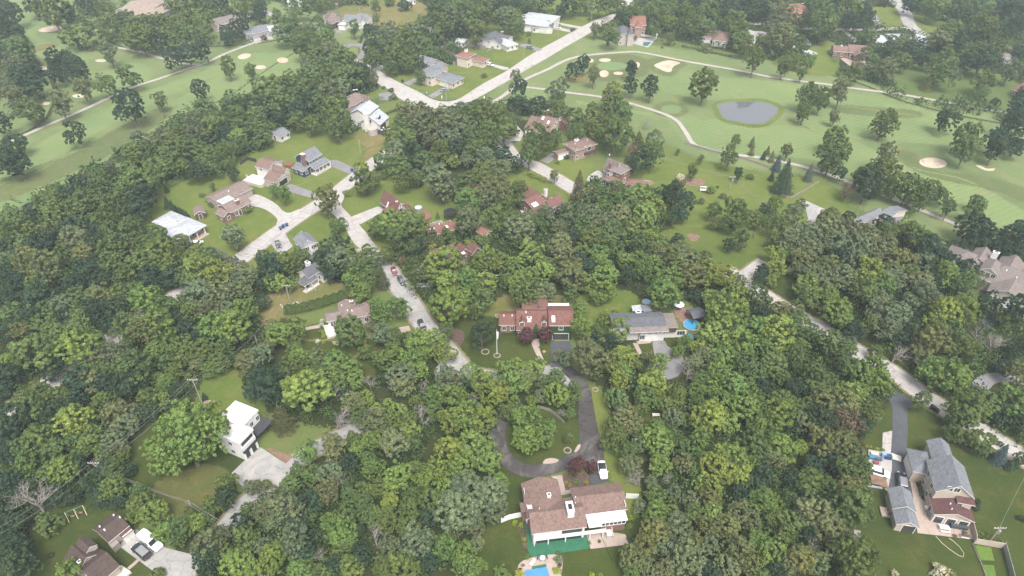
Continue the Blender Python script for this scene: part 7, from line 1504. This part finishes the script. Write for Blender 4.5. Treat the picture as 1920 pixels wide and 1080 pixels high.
trees(q31, """0 50 60 Os; 72 150 105 Bs; 140 60 120 Oo; 125 255 220 Ds; 310 225 100 Bs; 30 240 70 Ds; 30 100 70 Gs; 480 80 280 Mo; 560 60 150 M; 440 150 160 M; 530 230 110 D; 590 360 130 Ro; 900 110 220 Go; 840 180 200 M; 750 300 260 D; 850 260 260 M; 700 240 150 M; 1052 240 75 Pb; 1045 350 230 Mo; 960 280 170 M; 930 350 150 M; 1180 380 230 Mo; 1240 340 190 M; 1110 440 170 M; 1350 490 150 Mo; 1300 390 150 M; 1560 500 200 M; 1565 440 130 M; 1510 620 230 D; 1610 670 250 D; 1830 700 250 D; 1890 770 200 D; 1850 830 180 D; 1900 640 150 D; 1770 780 170 D; 1390 755 90 Db; 1490 30 260 Mo; 1700 40 200 Do; 1870 30 150 D; 1700 720 170 D;
50 460 130 L; 190 520 180 G; 60 630 160 M; 40 550 130 M; 240 460 110 G; 460 560 180 O; 600 580 130 D; 870 590 160 D; 720 620 90 Ob; 1020 620 130 Y; 1080 650 170 L; 870 660 150 M; 1150 710 170 M; 960 650 140 M; 300 680 260 G; 180 700 220 G; 450 660 230 G; 600 670 220 O; 750 690 200 G; 320 780 250 G; 500 760 260 G; 680 790 240 G; 850 800 240 G; 640 880 220 G; 250 860 200 O; 450 900 220 O; 900 730 160 G; 1000 870 250 O; 1200 800 260 D; 1100 700 200 M; 1300 850 200 D; 1360 900 200 D; 1170 880 200 G; 1480 940 230 D; 1130 780 180 M; 560 850 200 D; 780 860 180 G; 60 730 130 M;
40 840 170 Y; 60 920 200 Y; 130 830 140 L; 30 1020 120 Y; 330 980 240 O; 300 1060 240 Y; 560 1000 240 G; 780 950 260 Y; 700 1030 230 Y; 950 1020 220 G; 1060 970 180 M; 1150 1030 200 G; 1340 980 230 L; 1250 930 180 M; 1480 1040 230 M; 1590 1010 130 M; 870 1060 200 L; 440 1010 200 G; 1220 1030 180 D; 920 940 160 G; 640 950 160 D; 210 940 150 O""")
trees(q02, """70 80 170 D; 110 190 260 M; 280 50 280 D; 470 150 230 Go; 560 70 200 M; 750 70 230 O; 700 150 230 D; 880 180 230 D; 900 70 200 M; 1000 30 200 M; 1110 120 270 L; 1180 260 300 L; 1080 240 150 M; 960 310 260 M; 1110 340 230 O; 1260 360 150 M; 1380 100 150 M; 1500 40 250 G; 1650 60 250 G; 1800 40 250 O; 1430 170 200 M; 1550 180 200 G; 1600 290 280 L; 1740 300 280 L; 1850 180 220 L; 1400 300 160 D; 1850 350 130 M;
40 330 200 D; 150 340 170 O; 330 270 200 M; 240 240 200 D; 420 360 200 M; 600 320 230 M; 280 480 330 M; 400 430 200 M; 180 540 200 M; 590 470 300 L; 700 420 200 L; 850 490 270 Gw; 740 540 200 G; 50 560 160 Y; 50 660 200 D; 20 760 150 D; 1000 590 280 Mt; 930 660 200 M; 1040 690 200 D; 1130 500 150 Y; 1200 460 150 Y; 1100 620 150 M; 590 680 230 D; 690 720 200 G; 600 780 200 D; 430 820 220 M; 340 800 170 M; 830 620 180 M; 790 740 200 D; 930 750 230 D; 260 760 150 O; 180 800 150 M; 250 900 240 M; 130 960 250 D; 70 1030 150 M; 450 950 200 D; 560 1010 290 Y; 780 850 190 M; 860 950 230 G; 1000 950 200 G; 920 1040 200 G; 1120 830 200 M; 1200 850 150 Y; 1220 770 120 M; 1330 760 130 D; 1250 700 130 L; 1480 560 130 G; 1350 540 170 M; 1250 560 150 M; 1650 560 160 M; 1500 470 200 M; 1580 620 150 L; 1850 540 180 G; 1880 760 170 D; 1850 630 130 O; 1430 660 100 Mb; 1100 940 170 D; 1530 810 55 Dc; 1360 430 200 M; 1680 450 160 M; 480 560 150 D; 640 610 150 M; 380 650 140 D; 720 640 160 M; 700 1050 180 D; 340 980 160 D; 520 840 150 M; 340 160 170 M; 180 80 170 D; 600 200 160 M; 480 270 150 D; 820 290 160 D; 1260 120 150 M; 1350 220 150 D; 1700 180 200 G; 1500 380 150 D; 1300 640 120 M; 1180 680 120 M""")
trees(None, "345 815 150 Lw; 300 850 80 L; 395 800 80 L")
trees(q12, """40 100 150 D; 190 340 220 L; 300 320 200 L; 120 290 140 G; 30 520 180 G; 100 440 150 Go; 330 530 210 L; 250 580 230 M; 290 480 170 M; 470 520 170 O; 600 560 220 L; 700 600 200 L; 560 640 200 M; 750 690 150 Y; 450 640 130 Y; 80 780 250 D; 40 690 200 D; 370 790 360 Y; 290 730 200 Y; 450 760 200 Y; 185 970 240 Kk; 180 620 180 D; 500 600 170 M;
600 1000 240 Gd; 590 790 130 Gd; 850 720 140 Gd; 710 320 250 Mr; 640 280 130 M; 860 280 110 Go; 1050 150 220 L; 930 190 190 L; 900 110 120 L; 950 350 180 G; 820 480 120 M; 1050 350 110 M; 1200 400 230 Y; 1330 400 240 Y; 1400 480 200 Y; 1420 350 160 O; 960 540 180 M; 1050 520 190 L; 1180 560 220 L; 1090 660 240 G; 1100 730 200 G; 1210 640 170 L; 1260 760 130 Gd; 1440 720 240 G; 1350 800 200 L; 1430 660 170 G; 1480 820 260 L; 1620 640 180 L; 1700 720 240 Y; 1740 800 200 Y; 1880 620 200 Y; 1650 850 140 Gd; 1600 960 280 Y; 1700 1000 250 Y; 1460 1000 220 Y; 1850 770 160 Y; 1880 930 140 M; 720 860 190 G; 830 820 120 Y; 880 900 120 Y; 1000 890 130 Y; 780 970 180 M; 900 990 220 G; 1010 1000 170 M; 1150 1010 160 M; 1250 980 220 Gd; 1060 920 150 Y; 860 1040 170 G; 1150 1060 170 Y; 1340 920 160 M; 1200 850 130 M; 1560 720 130 D; 1250 480 160 L; 640 720 140 M; 1020 430 140 M; 990 690 120 D; 650 660 140 M; 680 800 120 D;
1450 120 320 L; 1560 60 150 L; 1380 180 160 G; 1700 90 210 M; 1700 20 150 G; 1690 350 220 D; 1640 180 130 M; 800 30 170 L; 1810 210 40 Wb; 1855 340 22 Db; 1880 345 22 Db; 1830 200 30 Wb;
495 245 40 Wb; 490 275 36 Wb; 505 330 40 Vb; 510 360 40 Vb; 510 405 34 Vb; 465 400 40 Wb; 600 415 50 Wb; 480 320 36 Gb; 530 300 30 Mb""")
def hedge(label, pix, w_, h_, tone, n_per=120, q=None, size=.12):
    c = [P(*(q(*p) if q else p)) for p in pix]; c = smooth_poly(c, False, 4); rs = np.random.RandomState(len(label)); C_,D_ = [],[]
    for a, b_ in zip(c, c[1:]):
        L_ = (b_-a).length; n = int(L_*n_per); d = (b_-a).normalized(); t = rs.uniform(0,1,n); th = rs.uniform(-.35,3.5,n); bump = 1+.10*np.sin((t*L_+a.x)*3.2)+.06*rs.normal(0,1,n)
        nx, nz = np.cos(th), np.sin(th); r1 = bump*w_/2
        C_.append(np.stack([a.x+d.x*t*L_-d.y*nx*r1, a.y+d.y*t*L_+d.x*nx*r1, np.maximum(.15, (nz*.55+.45)*h_*bump)],1)); D_.append(np.stack([-d.y*nx, d.x*nx, nz],1))
    C_,D_ = np.concatenate(C_),np.concatenate(D_); o = link('hedge', leafmesh('hedge', C_, D_, size, rs.uniform(0,1,len(C_)), rs)); o.color = (*tone,1); tag(o, label, 'hedge', 'garden hedges')
hedge('long clipped green hedge above the taupe deck house', [(215,195),(330,178),(450,150),(560,115),(690,70)], 2.8, 2.6, (.038,.085,.018), 300, q12)
hedge('low yellowish hedge row along the concrete street, upper centre', [(130,225),(190,250),(250,278)], 1.6, 1.3, (.19,.21,.05), 120, q21)
hedge('dark hedge below the small cedar at the back of the left-hand gardens', [(1260,330),(1320,300),(1390,262)], 3, 2.2, (.055,.10,.035), 120, q01)
hedge('dark hedge between the taupe house and the white gambrel house', [(835,820),(870,795),(960,765)], 2.2, 2.6, (.04,.075,.035), 80, q10)
hedge('narrow dark hedge left of the brown ranch terrace, upper right', [(455,400),(480,440),(510,485)], 2.0, 2.0, (.04,.075,.035), 60, q30)
hedge('small dark hedge under the left wall of the brick ranch', [(1570,455),(1640,470)], 1.6, 1.2, (.07,.11,.04), 120, q01)
trees(q22, """100 60 250 M; 230 40 200 G; 430 60 170 M; 700 30 200 L; 640 60 150 L; 1150 70 290 L; 505 160 160 L; 520 290 180 Lt; 700 230 140 Y; 760 210 120 O; 660 330 150 M; 810 310 200 L; 870 290 120 L; 740 410 150 D; 620 400 110 D; 600 530 310 G; 600 610 170 M; 400 540 130 G; 350 510 110 G; 850 520 220 Y; 770 560 190 Y; 920 570 130 M; 1100 570 180 Y; 1020 520 120 Go; 110 352 140 Pr; 250 362 130 Pr; 60 335 60 Lb; 180 320 40 Lb;
1050 700 250 Y; 1110 760 160 Y; 1000 830 180 L; 830 640 160 L; 800 710 190 Y; 780 820 190 M; 60 640 230 Y; 180 600 170 Y; 20 710 200 L; 90 730 130 L; 340 660 150 M; 470 770 160 M; 330 800 190 L; 220 820 130 G; 20 850 110 L; 150 850 90 L; 380 930 120 Gd; 440 950 110 Mo; 120 990 290 L; 260 1040 150 L; 260 720 150 M; 420 850 120 M;
1590 150 370 Y; 1490 80 170 Y; 1700 160 200 Y; 1600 250 180 Y; 1380 60 120 D; 1850 60 200 M; 1700 40 170 L; 1880 200 150 D; 1620 320 290 Y; 1490 350 240 Y; 1400 430 150 Y; 1290 430 130 L; 1450 510 190 G; 1700 420 290 L; 1850 320 220 L; 1850 430 180 L; 1600 520 190 L; 1350 580 180 Go; 1320 640 200 Gd; 1750 560 230 M; 1850 640 180 M; 1550 650 230 L; 1650 740 250 L; 1500 760 170 L; 1380 790 150 L; 1750 690 170 M; 1240 830 190 M; 1150 870 160 M; 1550 870 200 L; 1470 960 300 Y; 1620 1000 200 Y; 1750 900 240 L; 1830 830 150 L; 850 960 250 G; 780 930 130 Gd; 900 1030 190 G; 1080 1050 160 L; 1200 970 160 G; 1300 1000 130 L; 750 1040 150 M; 1880 950 170 M; 1880 740 160 D; 1850 1040 170 L; 1420 680 140 M; 1180 800 110 G; 960 900 110 M; 1680 850 140 M; 1390 870 140 M; 1780 780 150 L; 1500 230 120 Y; 1240 480 100 L;
208 443 26 Lb; 240 478 26 Wb; 1240 228 34 Vb; 200 300 30 Mb; 15 330 30 Db""")
trees(q32, """60 350 300 Y; 120 420 170 Y; 30 450 200 L; 230 440 170 M; 50 560 250 M; 200 520 180 M; 90 160 170 O; 200 170 170 O; 230 280 220 M; 330 350 170 M; 450 60 160 L; 300 60 200 M; 520 170 260 L; 460 120 160 M; 560 240 180 L; 640 340 170 D; 480 420 220 M; 570 470 190 M; 620 420 110 G; 720 30 230 M; 840 90 200 G; 860 170 280 G; 980 200 270 G; 900 320 200 G; 1060 110 160 G; 1180 40 250 G; 1330 180 240 Y; 1480 170 250 L; 1250 240 180 L; 1420 100 170 L; 1650 120 160 D; 1850 170 240 D; 1790 230 150 M; 1210 400 280 O; 1300 340 180 G; 1130 470 170 O; 1160 530 160 G; 1470 440 200 M; 1700 410 290 Gd; 1560 370 140 Gd; 1860 470 170 D; 1760 600 150 D; 950 510 190 Gd; 810 480 130 M; 780 600 250 L; 850 700 230 L; 700 650 200 L; 340 650 220 M; 600 600 180 M; 350 760 180 M; 550 870 290 O; 420 850 240 O; 620 800 230 Y; 500 930 180 G; 300 880 190 M; 110 680 150 M; 90 850 190 M; 70 960 260 L; 20 1040 160 L; 220 900 160 M; 400 1000 240 D; 600 1010 200 R; 790 950 150 M; 720 880 150 M; 280 1010 180 G; 460 700 170 M; 700 780 150 M; 200 750 150 D; 1050 290 160 D; 760 280 150 M; 1000 380 150 D; 1380 300 150 M; 1400 560 120 M;
1300 650 330 Lo; 1190 640 190 L; 1420 680 230 L; 1270 580 170 L; 1150 860 160 M; 1500 910 330 M; 1640 860 200 M; 1420 980 200 M; 1560 820 150 L; 1850 650 190 O; 1850 850 280 L; 1750 940 170 D; 1880 1000 190 D; 720 1030 160 D; 800 860 110 M""")
trees(q03, """60 30 200 D; 150 130 180 M; 300 60 260 M; 430 150 240 M; 600 100 200 M; 50 170 180 D; 200 240 220 L; 480 300 220 L; 360 300 170 M; 700 60 250 M; 850 60 220 G; 900 130 140 G; 50 380 230 D; 60 540 200 D; 265 520 370 Gd; 640 400 170 Dk; 740 480 180 Dk; 860 400 220 M; 860 300 170 M; 970 280 120 D; 1050 450 170 M; 1080 530 220 M; 1150 600 190 L; 1010 640 120 L; 370 690 220 Mb; 1220 740 170 L; 1300 700 150 L; 1370 720 190 M; 1320 800 170 M; 1480 680 150 L; 1700 400 200 M; 1600 540 170 M; 1700 500 170 D; 1560 610 150 M; 1880 420 130 G; 1550 850 290 G; 1540 960 230 D; 1620 780 170 G; 1800 700 200 D; 1860 800 230 M; 1780 1000 260 L; 1700 920 190 M; 1860 600 130 M; 110 870 270 D; 150 1000 310 D; 50 790 200 D; 50 970 200 D; 520 1060 240 L; 560 250 180 D; 250 160 160 D; 880 530 130 D; 560 480 140 D; 1000 540 130 M; 1180 1060 110 Mb; 930 190 120 M; 1180 160 60 Mb; 780 280 150 D; 1420 620 120 M; 460 500 140 D; 120 680 180 D; 200 400 150 D; 780 200 150 M; 0 670 170 D""")
trees(q13, """390 160 190 L; 600 120 220 G; 560 60 150 G; 760 130 120 L; 720 60 150 M; 850 80 150 L; 1050 90 250 G; 930 50 160 M; 1180 70 150 M; 1450 150 280 Y; 1650 130 310 Y; 1750 220 220 Y; 1350 280 220 L; 1560 260 240 L; 1070 330 240 L; 1010 440 150 Y; 1000 540 150 Y; 880 280 190 L; 850 210 130 M; 540 320 200 G; 520 440 220 G; 640 370 160 Gd; 400 540 200 D; 240 560 300 G; 110 660 180 G; 300 700 190 D; 200 640 180 G; 60 620 190 G; 290 800 280 G; 350 900 190 D; 120 940 220 L; 60 870 180 G; 390 1010 190 M; 50 1040 270 L; 330 1060 190 L; 620 740 280 L; 560 670 170 L; 690 820 180 L; 640 890 170 M; 900 810 230 Gd; 500 940 150 Gd; 700 600 180 M; 800 450 190 M; 820 540 160 M; 1180 480 160 M; 1150 600 220 M; 1320 520 220 M; 1300 640 180 D; 1500 600 350 G; 1400 430 220 L; 1600 440 310 G; 1760 480 280 G; 1800 590 190 G; 1650 690 190 G; 1480 720 170 G; 1830 380 150 L; 1000 700 180 M; 1140 700 190 M; 1000 900 200 G; 1200 850 280 G; 1300 960 190 D; 1120 1030 280 M; 950 1040 190 M; 1090 900 170 D; 1420 880 200 L; 1550 900 220 L; 1650 850 140 G; 1560 1010 200 L; 1660 1000 150 L; 720 1030 200 M; 800 950 170 D; 600 1000 170 D; 840 640 170 M; 1850 1070 160 L; 80 390 90 Mt; 10 420 120 G; 250 400 160 M; 150 490 160 G; 1270 790 180 G; 440 340 170 M; 760 730 130 D; 900 640 170 M; 980 620 150 M; 780 870 130 D; 440 780 140 D; 1250 370 150 L; 1200 280 150 M; 700 480 140 M; 1420 820 140 M; 480 1060 150 M; 260 900 150 M; 400 640 140 M; 300 300 150 M; 700 240 150 D; 920 420 150 M""")
trees(q23, """100 40 250 L; 250 60 180 L; 420 50 100 Mo; 480 270 180 Po; 590 265 130 Po; 750 60 190 M; 850 140 170 M; 800 20 150 M; 1080 70 260 L; 950 100 150 G; 900 250 190 G; 1100 260 190 L; 1280 240 180 G; 1250 120 170 M; 960 370 190 Gd; 1130 350 130 Gd; 1050 370 120 G; 1400 60 200 L; 1640 190 310 Y; 1540 290 280 Y; 1700 310 200 Y; 1510 420 190 Y; 1430 400 180 Y; 1480 510 230 O; 1500 600 180 Y; 1220 460 170 G; 1080 480 180 M; 1080 610 200 L; 1180 570 150 M; 1330 520 170 G; 1360 610 160 M; 1260 650 150 G; 1700 480 180 D; 1850 150 200 M; 1800 40 200 M; 1880 320 190 D; 1860 520 200 L; 1700 610 230 G; 1800 650 190 G; 1600 710 250 O; 1450 700 190 O; 1250 720 220 G; 1070 760 240 O; 1000 860 240 O; 1150 850 200 G; 900 960 230 O; 1010 980 150 G; 1350 840 190 O; 1330 940 310 G; 1490 850 190 G; 1700 900 280 O; 1790 1010 200 O; 1600 1010 200 G; 1860 830 230 L; 1910 930 190 L; 1860 1060 170 M; 1490 1050 180 D; 1160 1030 190 G; 900 1070 160 L; 1040 1060 150 G; 1380 300 150 M; 1380 180 160 L; 980 30 150 M; 1200 30 150 M; 1130 160 140 G; 1820 400 150 D; 1420 1000 150 G; 960 560 130 Gb; 1230 920 160 G; 1780 240 150 L;
885 640 46 Vb; 877 708 58 Lb; 888 800 60 Mb; 410 380 32 Vb; 436 398 32 Vb; 556 380 36 Vb; 480 370 56 Lb; 70 695 40 Vb; 20 680 44 Vb; 92 803 36 Vb; 96 840 38 Lb; 90 755 50 Mb; 112 935 52 Lb; 345 910 36 Lb; 350 955 70 Gb; 335 1040 66 Vb; 55 1062 70 Vb; 357 1000 40 Pb; 63 1030 28 Pb; 80 1000 30 Rb; 280 345 22 Lb; 600 1075 50 Vb; 660 1075 50 Lb; 580 830 30 Mb; 655 820 28 Gb""")
trees(q33, """60 50 150 L; 100 120 250 L; 60 220 180 G; 250 110 130 L; 400 80 240 O; 560 90 250 O; 650 170 180 O; 480 210 180 D; 590 270 180 M; 720 270 150 M; 690 350 160 M; 320 370 220 M; 430 430 190 M; 220 430 160 D; 600 430 240 O; 700 490 180 M; 640 570 310 M; 750 610 150 M; 350 600 310 G; 240 640 180 G; 450 700 260 G; 170 660 180 M; 60 860 190 Y; 40 640 160 M; 20 540 170 L; 150 510 160 M; 560 790 180 G; 640 950 330 M; 740 990 200 M; 500 910 190 G; 250 960 230 O; 380 980 190 O; 140 1000 170 G; 600 1050 190 M; 60 1060 170 D; 330 850 150 Gd; 130 770 150 M; 330 250 160 D; 180 330 150 D; 500 560 160 D; 540 650 150 M; 300 770 150 D;
1600 70 200 M; 1750 170 160 Bs; 1470 50 90 Bs; 1380 20 150 M; 1600 150 80 Bb; 1690 190 70 Db; 1820 245 80 Dc; 1860 230 80 Dc; 1900 200 120 M; 1550 110 80 Db; 1430 50 60 Db; 745 105 30 Vb; 770 112 32 Yb; 795 118 32 Yb; 820 125 32 Vb; 845 132 32 Yb; 865 135 30 Yb; 1190 150 50 Lb; 1150 140 30 Lb; 1150 420 40 Rb; 1160 460 60 Mb; 1170 400 40 Gb; 1135 380 40 Mb; 1300 1045 120 Wb; 1370 1070 90 Gb; 1250 1060 70 Wb; 950 1070 70 Wb; 1590 770 80 Mb; 1640 785 80 Mb; 1690 800 80 Mb; 1730 815 70 Mb; 1560 570 60 Db; 1570 520 60 Db; 1900 650 60 Db; 905 590 40 Db; 905 620 40 Rb; 1480 760 40 Mb; 1400 780 34 Rb; 1640 100 70 Db; 1740 90 60 Db""")

def in_poly(x, y, poly):
    c = False; j = len(poly)-1
    for i in range(len(poly)):
        xi,yi = poly[i]; xj,yj = poly[j]
        if (yi > y) != (yj > y) and x < (xj-xi)*(y-yi)/(yj-yi)+xi: c = not c
        j = i
    return c
def build_trees():
    rnd = random.Random(5); used = {}; nn = []
    for (x, y, w_, T, f) in TREES:
        r = 3.0; plist = PROT[f]; k = rnd.randrange(len(plist)); cm, tm, hcf = plist[k]; fz = (float(np.interp(y, [200,700], [1.24,1.05])) if f in 'rowt' and not any(in_poly(x,y,w2) for w2 in WOODS) else 1.0); hcf *= fz
        for _ in range(4):
            s = scale_at(x, y, hcf*r); r = w_/(2*s)*((.94 if y > 600 else .88) if f in 'rtow' else 1.0)
        if f == 'c': r = max(r, .8)
        p = P(x, y, hcf*r); nn.append((x, y, w_, T, f, r, p, cm, tm)); FZ.append(fz)
    # word for size relative to the kind, landmark, side, rank
    info = []
    for t in nn:
        x, y, w_, T, f, r, p, cm, tm = t
        lm = min(LM, key=lambda l: math.hypot(l[1][0]-x, (l[1][1]-y)*1.2)); dx, dy = x-lm[1][0], y-lm[1][1]
        side = ('to its right' if dx > 0 else 'to its left') if abs(dx) > abs(dy) else ('above it' if dy < 0 else 'below it')
        info.append((lm[0], side, TW[T]+' '+FW_[f], math.hypot(dx, dy)))
    groups = {}
    rr = sorted((i for i, t in enumerate(nn) if t[4] == 'r'), key=lambda i: -nn[i][2]); rest = set(rr[300:])
    for i, (a, b_, c_, d) in enumerate(info):
      if i not in rest: groups.setdefault((a, b_, c_), []).append((d, i))
    lab = {}
    for (a, b_, c_), l in groups.items():
        l.sort()
        for n, (d, i) in enumerate(l):
            sd = {'above it':'above','below it':'below','to its right':'right of','to its left':'left of'}[b_]
            lab[i] = f'{c_} {sd} {a}' + ('' if len(l) == 1 else f', {ORD[n] if n < 10 else "farther out"}')
    # the 300 broadleaf trees that show largest stand as objects, the rest as one woodland
    rr = sorted((i for i, t in enumerate(nn) if t[4] == 'r'), key=lambda i: -nn[i][2])
    rest = set(rr[300:])
    for i, (x, y, w_, T, f, r, p, cm, tm) in enumerate(nn):
        tone = TONE[T]; j = rnd.uniform(.85,1.15); hj = rnd.uniform(-.07,.07); tint = (tone[0]*j*(1+hj*1.5), tone[1]*j, tone[2]*j*(1-hj*2))
        if i in rest: FAR.append((p.x, p.y, rnd.uniform(0,6.283), r*rnd.uniform(.94,1.06), r*rnd.uniform(.93,1.1)*FZ[i], tint)); continue
        name = NM[f]; root = empty(name, (p.x, p.y, 0), rnd.uniform(0, 6.283))
        tag(root, lab[i], CT.get(f, 'tree'), {'b':'garden shrubs','c':'small conical cedars','s':'spruces and other conifers','k':'spruces and other conifers','d':'bare dead trees'}.get(f, 'broadleaf trees of the woods and gardens'))
        sx = r*rnd.uniform(.94,1.06); sz = r*rnd.uniform(.93,1.1)*FZ[i]; root.scale = (sx, r*r/sx, sz)
        if f == 'd':
            o = link('branches', cm, root); o.scale = (1,1,1)
            root.scale = (r*1.25, r*1.25, r*1.1); continue
        o = link('crown', cm, root); o.color = (*tint, 1)
        if w_ > 9: link('trunk', tm, root)
build_trees()
def woodland():
    tm = bpy.data.collections.new('woodland_templates')      # crown shapes the scatter picks from
    for i in range(6):
        cm, L = crown(200+i, nl=40+i*3, leaves=13000, h0=.25, h1=[2.3,2.15,2.45,2.2,2.35,2.1][i], lobe=[(.2,.36),(.16,.3),(.22,.4),(.18,.3),(.15,.28),(.24,.42)][i], size=.040, hollow=.7)
        cm.materials.clear(); cm.materials.append(LEAF2); tm.objects.link(bpy.data.objects.new('woodland_crown', cm))
    n = len(FAR); me = bpy.data.meshes.new('woodland'); me.from_pydata([(a[0],a[1],0) for a in FAR], [], [])
    sc_ = me.attributes.new('size','FLOAT_VECTOR','POINT'); sc_.data.foreach_set('vector', np.array([(a[3],a[3],a[4]) for a in FAR],dtype='f').ravel())
    ro = me.attributes.new('turn','FLOAT_VECTOR','POINT'); ro.data.foreach_set('vector', np.array([(0,0,a[2]) for a in FAR],dtype='f').ravel())
    ti = me.attributes.new('tint','FLOAT_COLOR','POINT'); ti.data.foreach_set('color', np.array([(*a[5],1) for a in FAR],dtype='f').ravel())
    o = link('woodland', me); tag(o, 'smaller broadleaf trees of the woods that merge into one canopy', None, None, 'stuff'); o['category'] = 'woodland'
    ng = bpy.data.node_groups.new('woodland','GeometryNodeTree'); ng.interface.new_socket('Geometry', in_out='INPUT', socket_type='NodeSocketGeometry'); ng.interface.new_socket('Geometry', in_out='OUTPUT', socket_type='NodeSocketGeometry')
    A = ng.nodes.new; gi, go, ci, ip = A('NodeGroupInput'), A('NodeGroupOutput'), A('GeometryNodeCollectionInfo'), A('GeometryNodeInstanceOnPoints')
    ci.inputs['Collection'].default_value = tm; ci.inputs['Separate Children'].default_value = True; ci.inputs['Reset Children'].default_value = True
    def attr(nm):
        a = A('GeometryNodeInputNamedAttribute'); a.data_type = 'FLOAT_VECTOR'; a.inputs['Name'].default_value = nm; return a.outputs['Attribute']
    e2r = A('FunctionNodeEulerToRotation')
    K = ng.links.new; K(gi.outputs[0], ip.inputs['Points']); K(ci.outputs[0], ip.inputs['Instance']); ip.inputs['Pick Instance'].default_value = True
    K(attr('size'), ip.inputs['Scale']); K(attr('turn'), e2r.inputs[0]); K(e2r.outputs[0], ip.inputs['Rotation']); K(ip.outputs[0], go.inputs[0])
    md = o.modifiers.new('scatter','NODES'); md.node_group = ng
woodland()

# undergrowth filling the woods between the trees: nobody could count it
def keep_clear():
    """ground outlines that must stay free of undergrowth"""
    out = []
    for o in col.objects:
        if o.type == 'MESH' and o.name.split('.')[0] in ('road','driveway','cart_path','path','patio','pond_water','pond_bank','lawn','sand_bunker','green_carpet','fairway'):
            me = o.data
            if o.name.split('.')[0] in ('road','driveway','cart_path','path','lawn','patio','fairway','green_carpet','sand_bunker','pond_water','pond_bank'):
                out += [[(me.vertices[v].co.x, me.vertices[v].co.y) for v in p_.vertices] for p_ in me.polygons]
    return out
def undergrowth():
    rs = np.random.RandomState(3); rnd = random.Random(9)
    clear = [(min(a for a,_ in p_),max(a for a,_ in p_),min(b for _,b in p_),max(b for _,b in p_),p_) for p_ in keep_clear()]
    houses = [(o.matrix_world.translation.x,o.matrix_world.translation.y) for o in col.objects if o.get('category') in ('house','garage')]
    cells = set(); pts = []
    for poly in WOODS:
        wp = [P(*p_) for p_ in poly]; x0,x1 = min(p_.x for p_ in wp),max(p_.x for p_ in wp); y0,y1 = min(p_.y for p_ in wp),max(p_.y for p_ in wp)
        wpp = [(p_.x,p_.y) for p_ in wp]; st_ = 3.6 if y0 < 130 else 5.0
        x = x0
        while x < x1:
            y = y0
            while y < y1:
                u,v = x+rnd.uniform(-.45,.45)*st_, y+rnd.uniform(-.45,.45)*st_
                key = (int(u/st_), int(v/st_))
                if key not in cells and v < 620 and abs(u) < v*.9+150 and in_poly(u,v,wpp):
                    ok = not any(a-.9 < u < b+.9 and c_-.9 < v < d+.9 and in_poly(u,v,pp_) for a,b,c_,d,pp_ in clear)
                    if ok and min((math.hypot(u-a,v-b) for a,b in houses), default=99) > 9: cells.add(key); pts.append((u,v))
                y += st_
            x += st_
    # one bush template, several sizes
    C_,D_,V_,S_ = [],[],[],[]
    for (u,v) in pts:
        n = int(np.interp(v,[60,180,400],[230,110,50])); r = rnd.uniform(1.6,2.9)*(1.0 if v < 200 else 1.3); h = r*rnd.uniform(.9,1.5)
        d = rs.normal(0,1,(n,3)); d[:,2] = np.abs(d[:,2]); d /= np.linalg.norm(d,axis=1)[:,None]
        rad = rs.uniform(.65,1.05,n)*(1+.25*np.sin(d[:,0]*6+u)*np.sin(d[:,1]*6+v))
        c = np.stack([u+d[:,0]*r*rad, v+d[:,1]*r*rad, d[:,2]*h*rad],1)
        C_.append(c); D_.append(d); V_.append(np.full(n, rnd.random())); S_.append(np.full(n, r*(.11 if v < 180 else .17)))
    C_,D_,V_,S_ = map(np.concatenate, (C_,D_,V_,S_))
    me = leafmesh('undergrowth', C_, D_, S_, V_, rs); o = link('undergrowth', me); o.color = (.055,.095,.032,1)
    tag(o, 'dense mixed undergrowth filling the woods beneath the trees', None, None, 'stuff'); o['category'] = 'undergrowth'
    print('undergrowth', len(pts), len(C_), 'trees', len(TREES))
undergrowth()
# ------------------------------------------------------------------ haze
hz = MB().box(-2100,2100,-2100,2100,-1,127).build('haze', [bpy.data.materials.new('haze_air')])
hm = hz.data.materials[0]; hm.use_nodes = True; hn = hm.node_tree; hn.nodes.clear()
ho = hn.nodes.new('ShaderNodeOutputMaterial'); pv = hn.nodes.new('ShaderNodeVolumePrincipled')
pv.inputs['Color'].default_value = (.80,.91,1,1); pv.inputs['Density'].default_value = .00023; pv.inputs['Anisotropy'].default_value = .0
hn.links.new(pv.outputs[0], ho.inputs['Volume']); tag(hz, 'thin pale haze over the whole neighbourhood', 'haze', None, 'stuff')
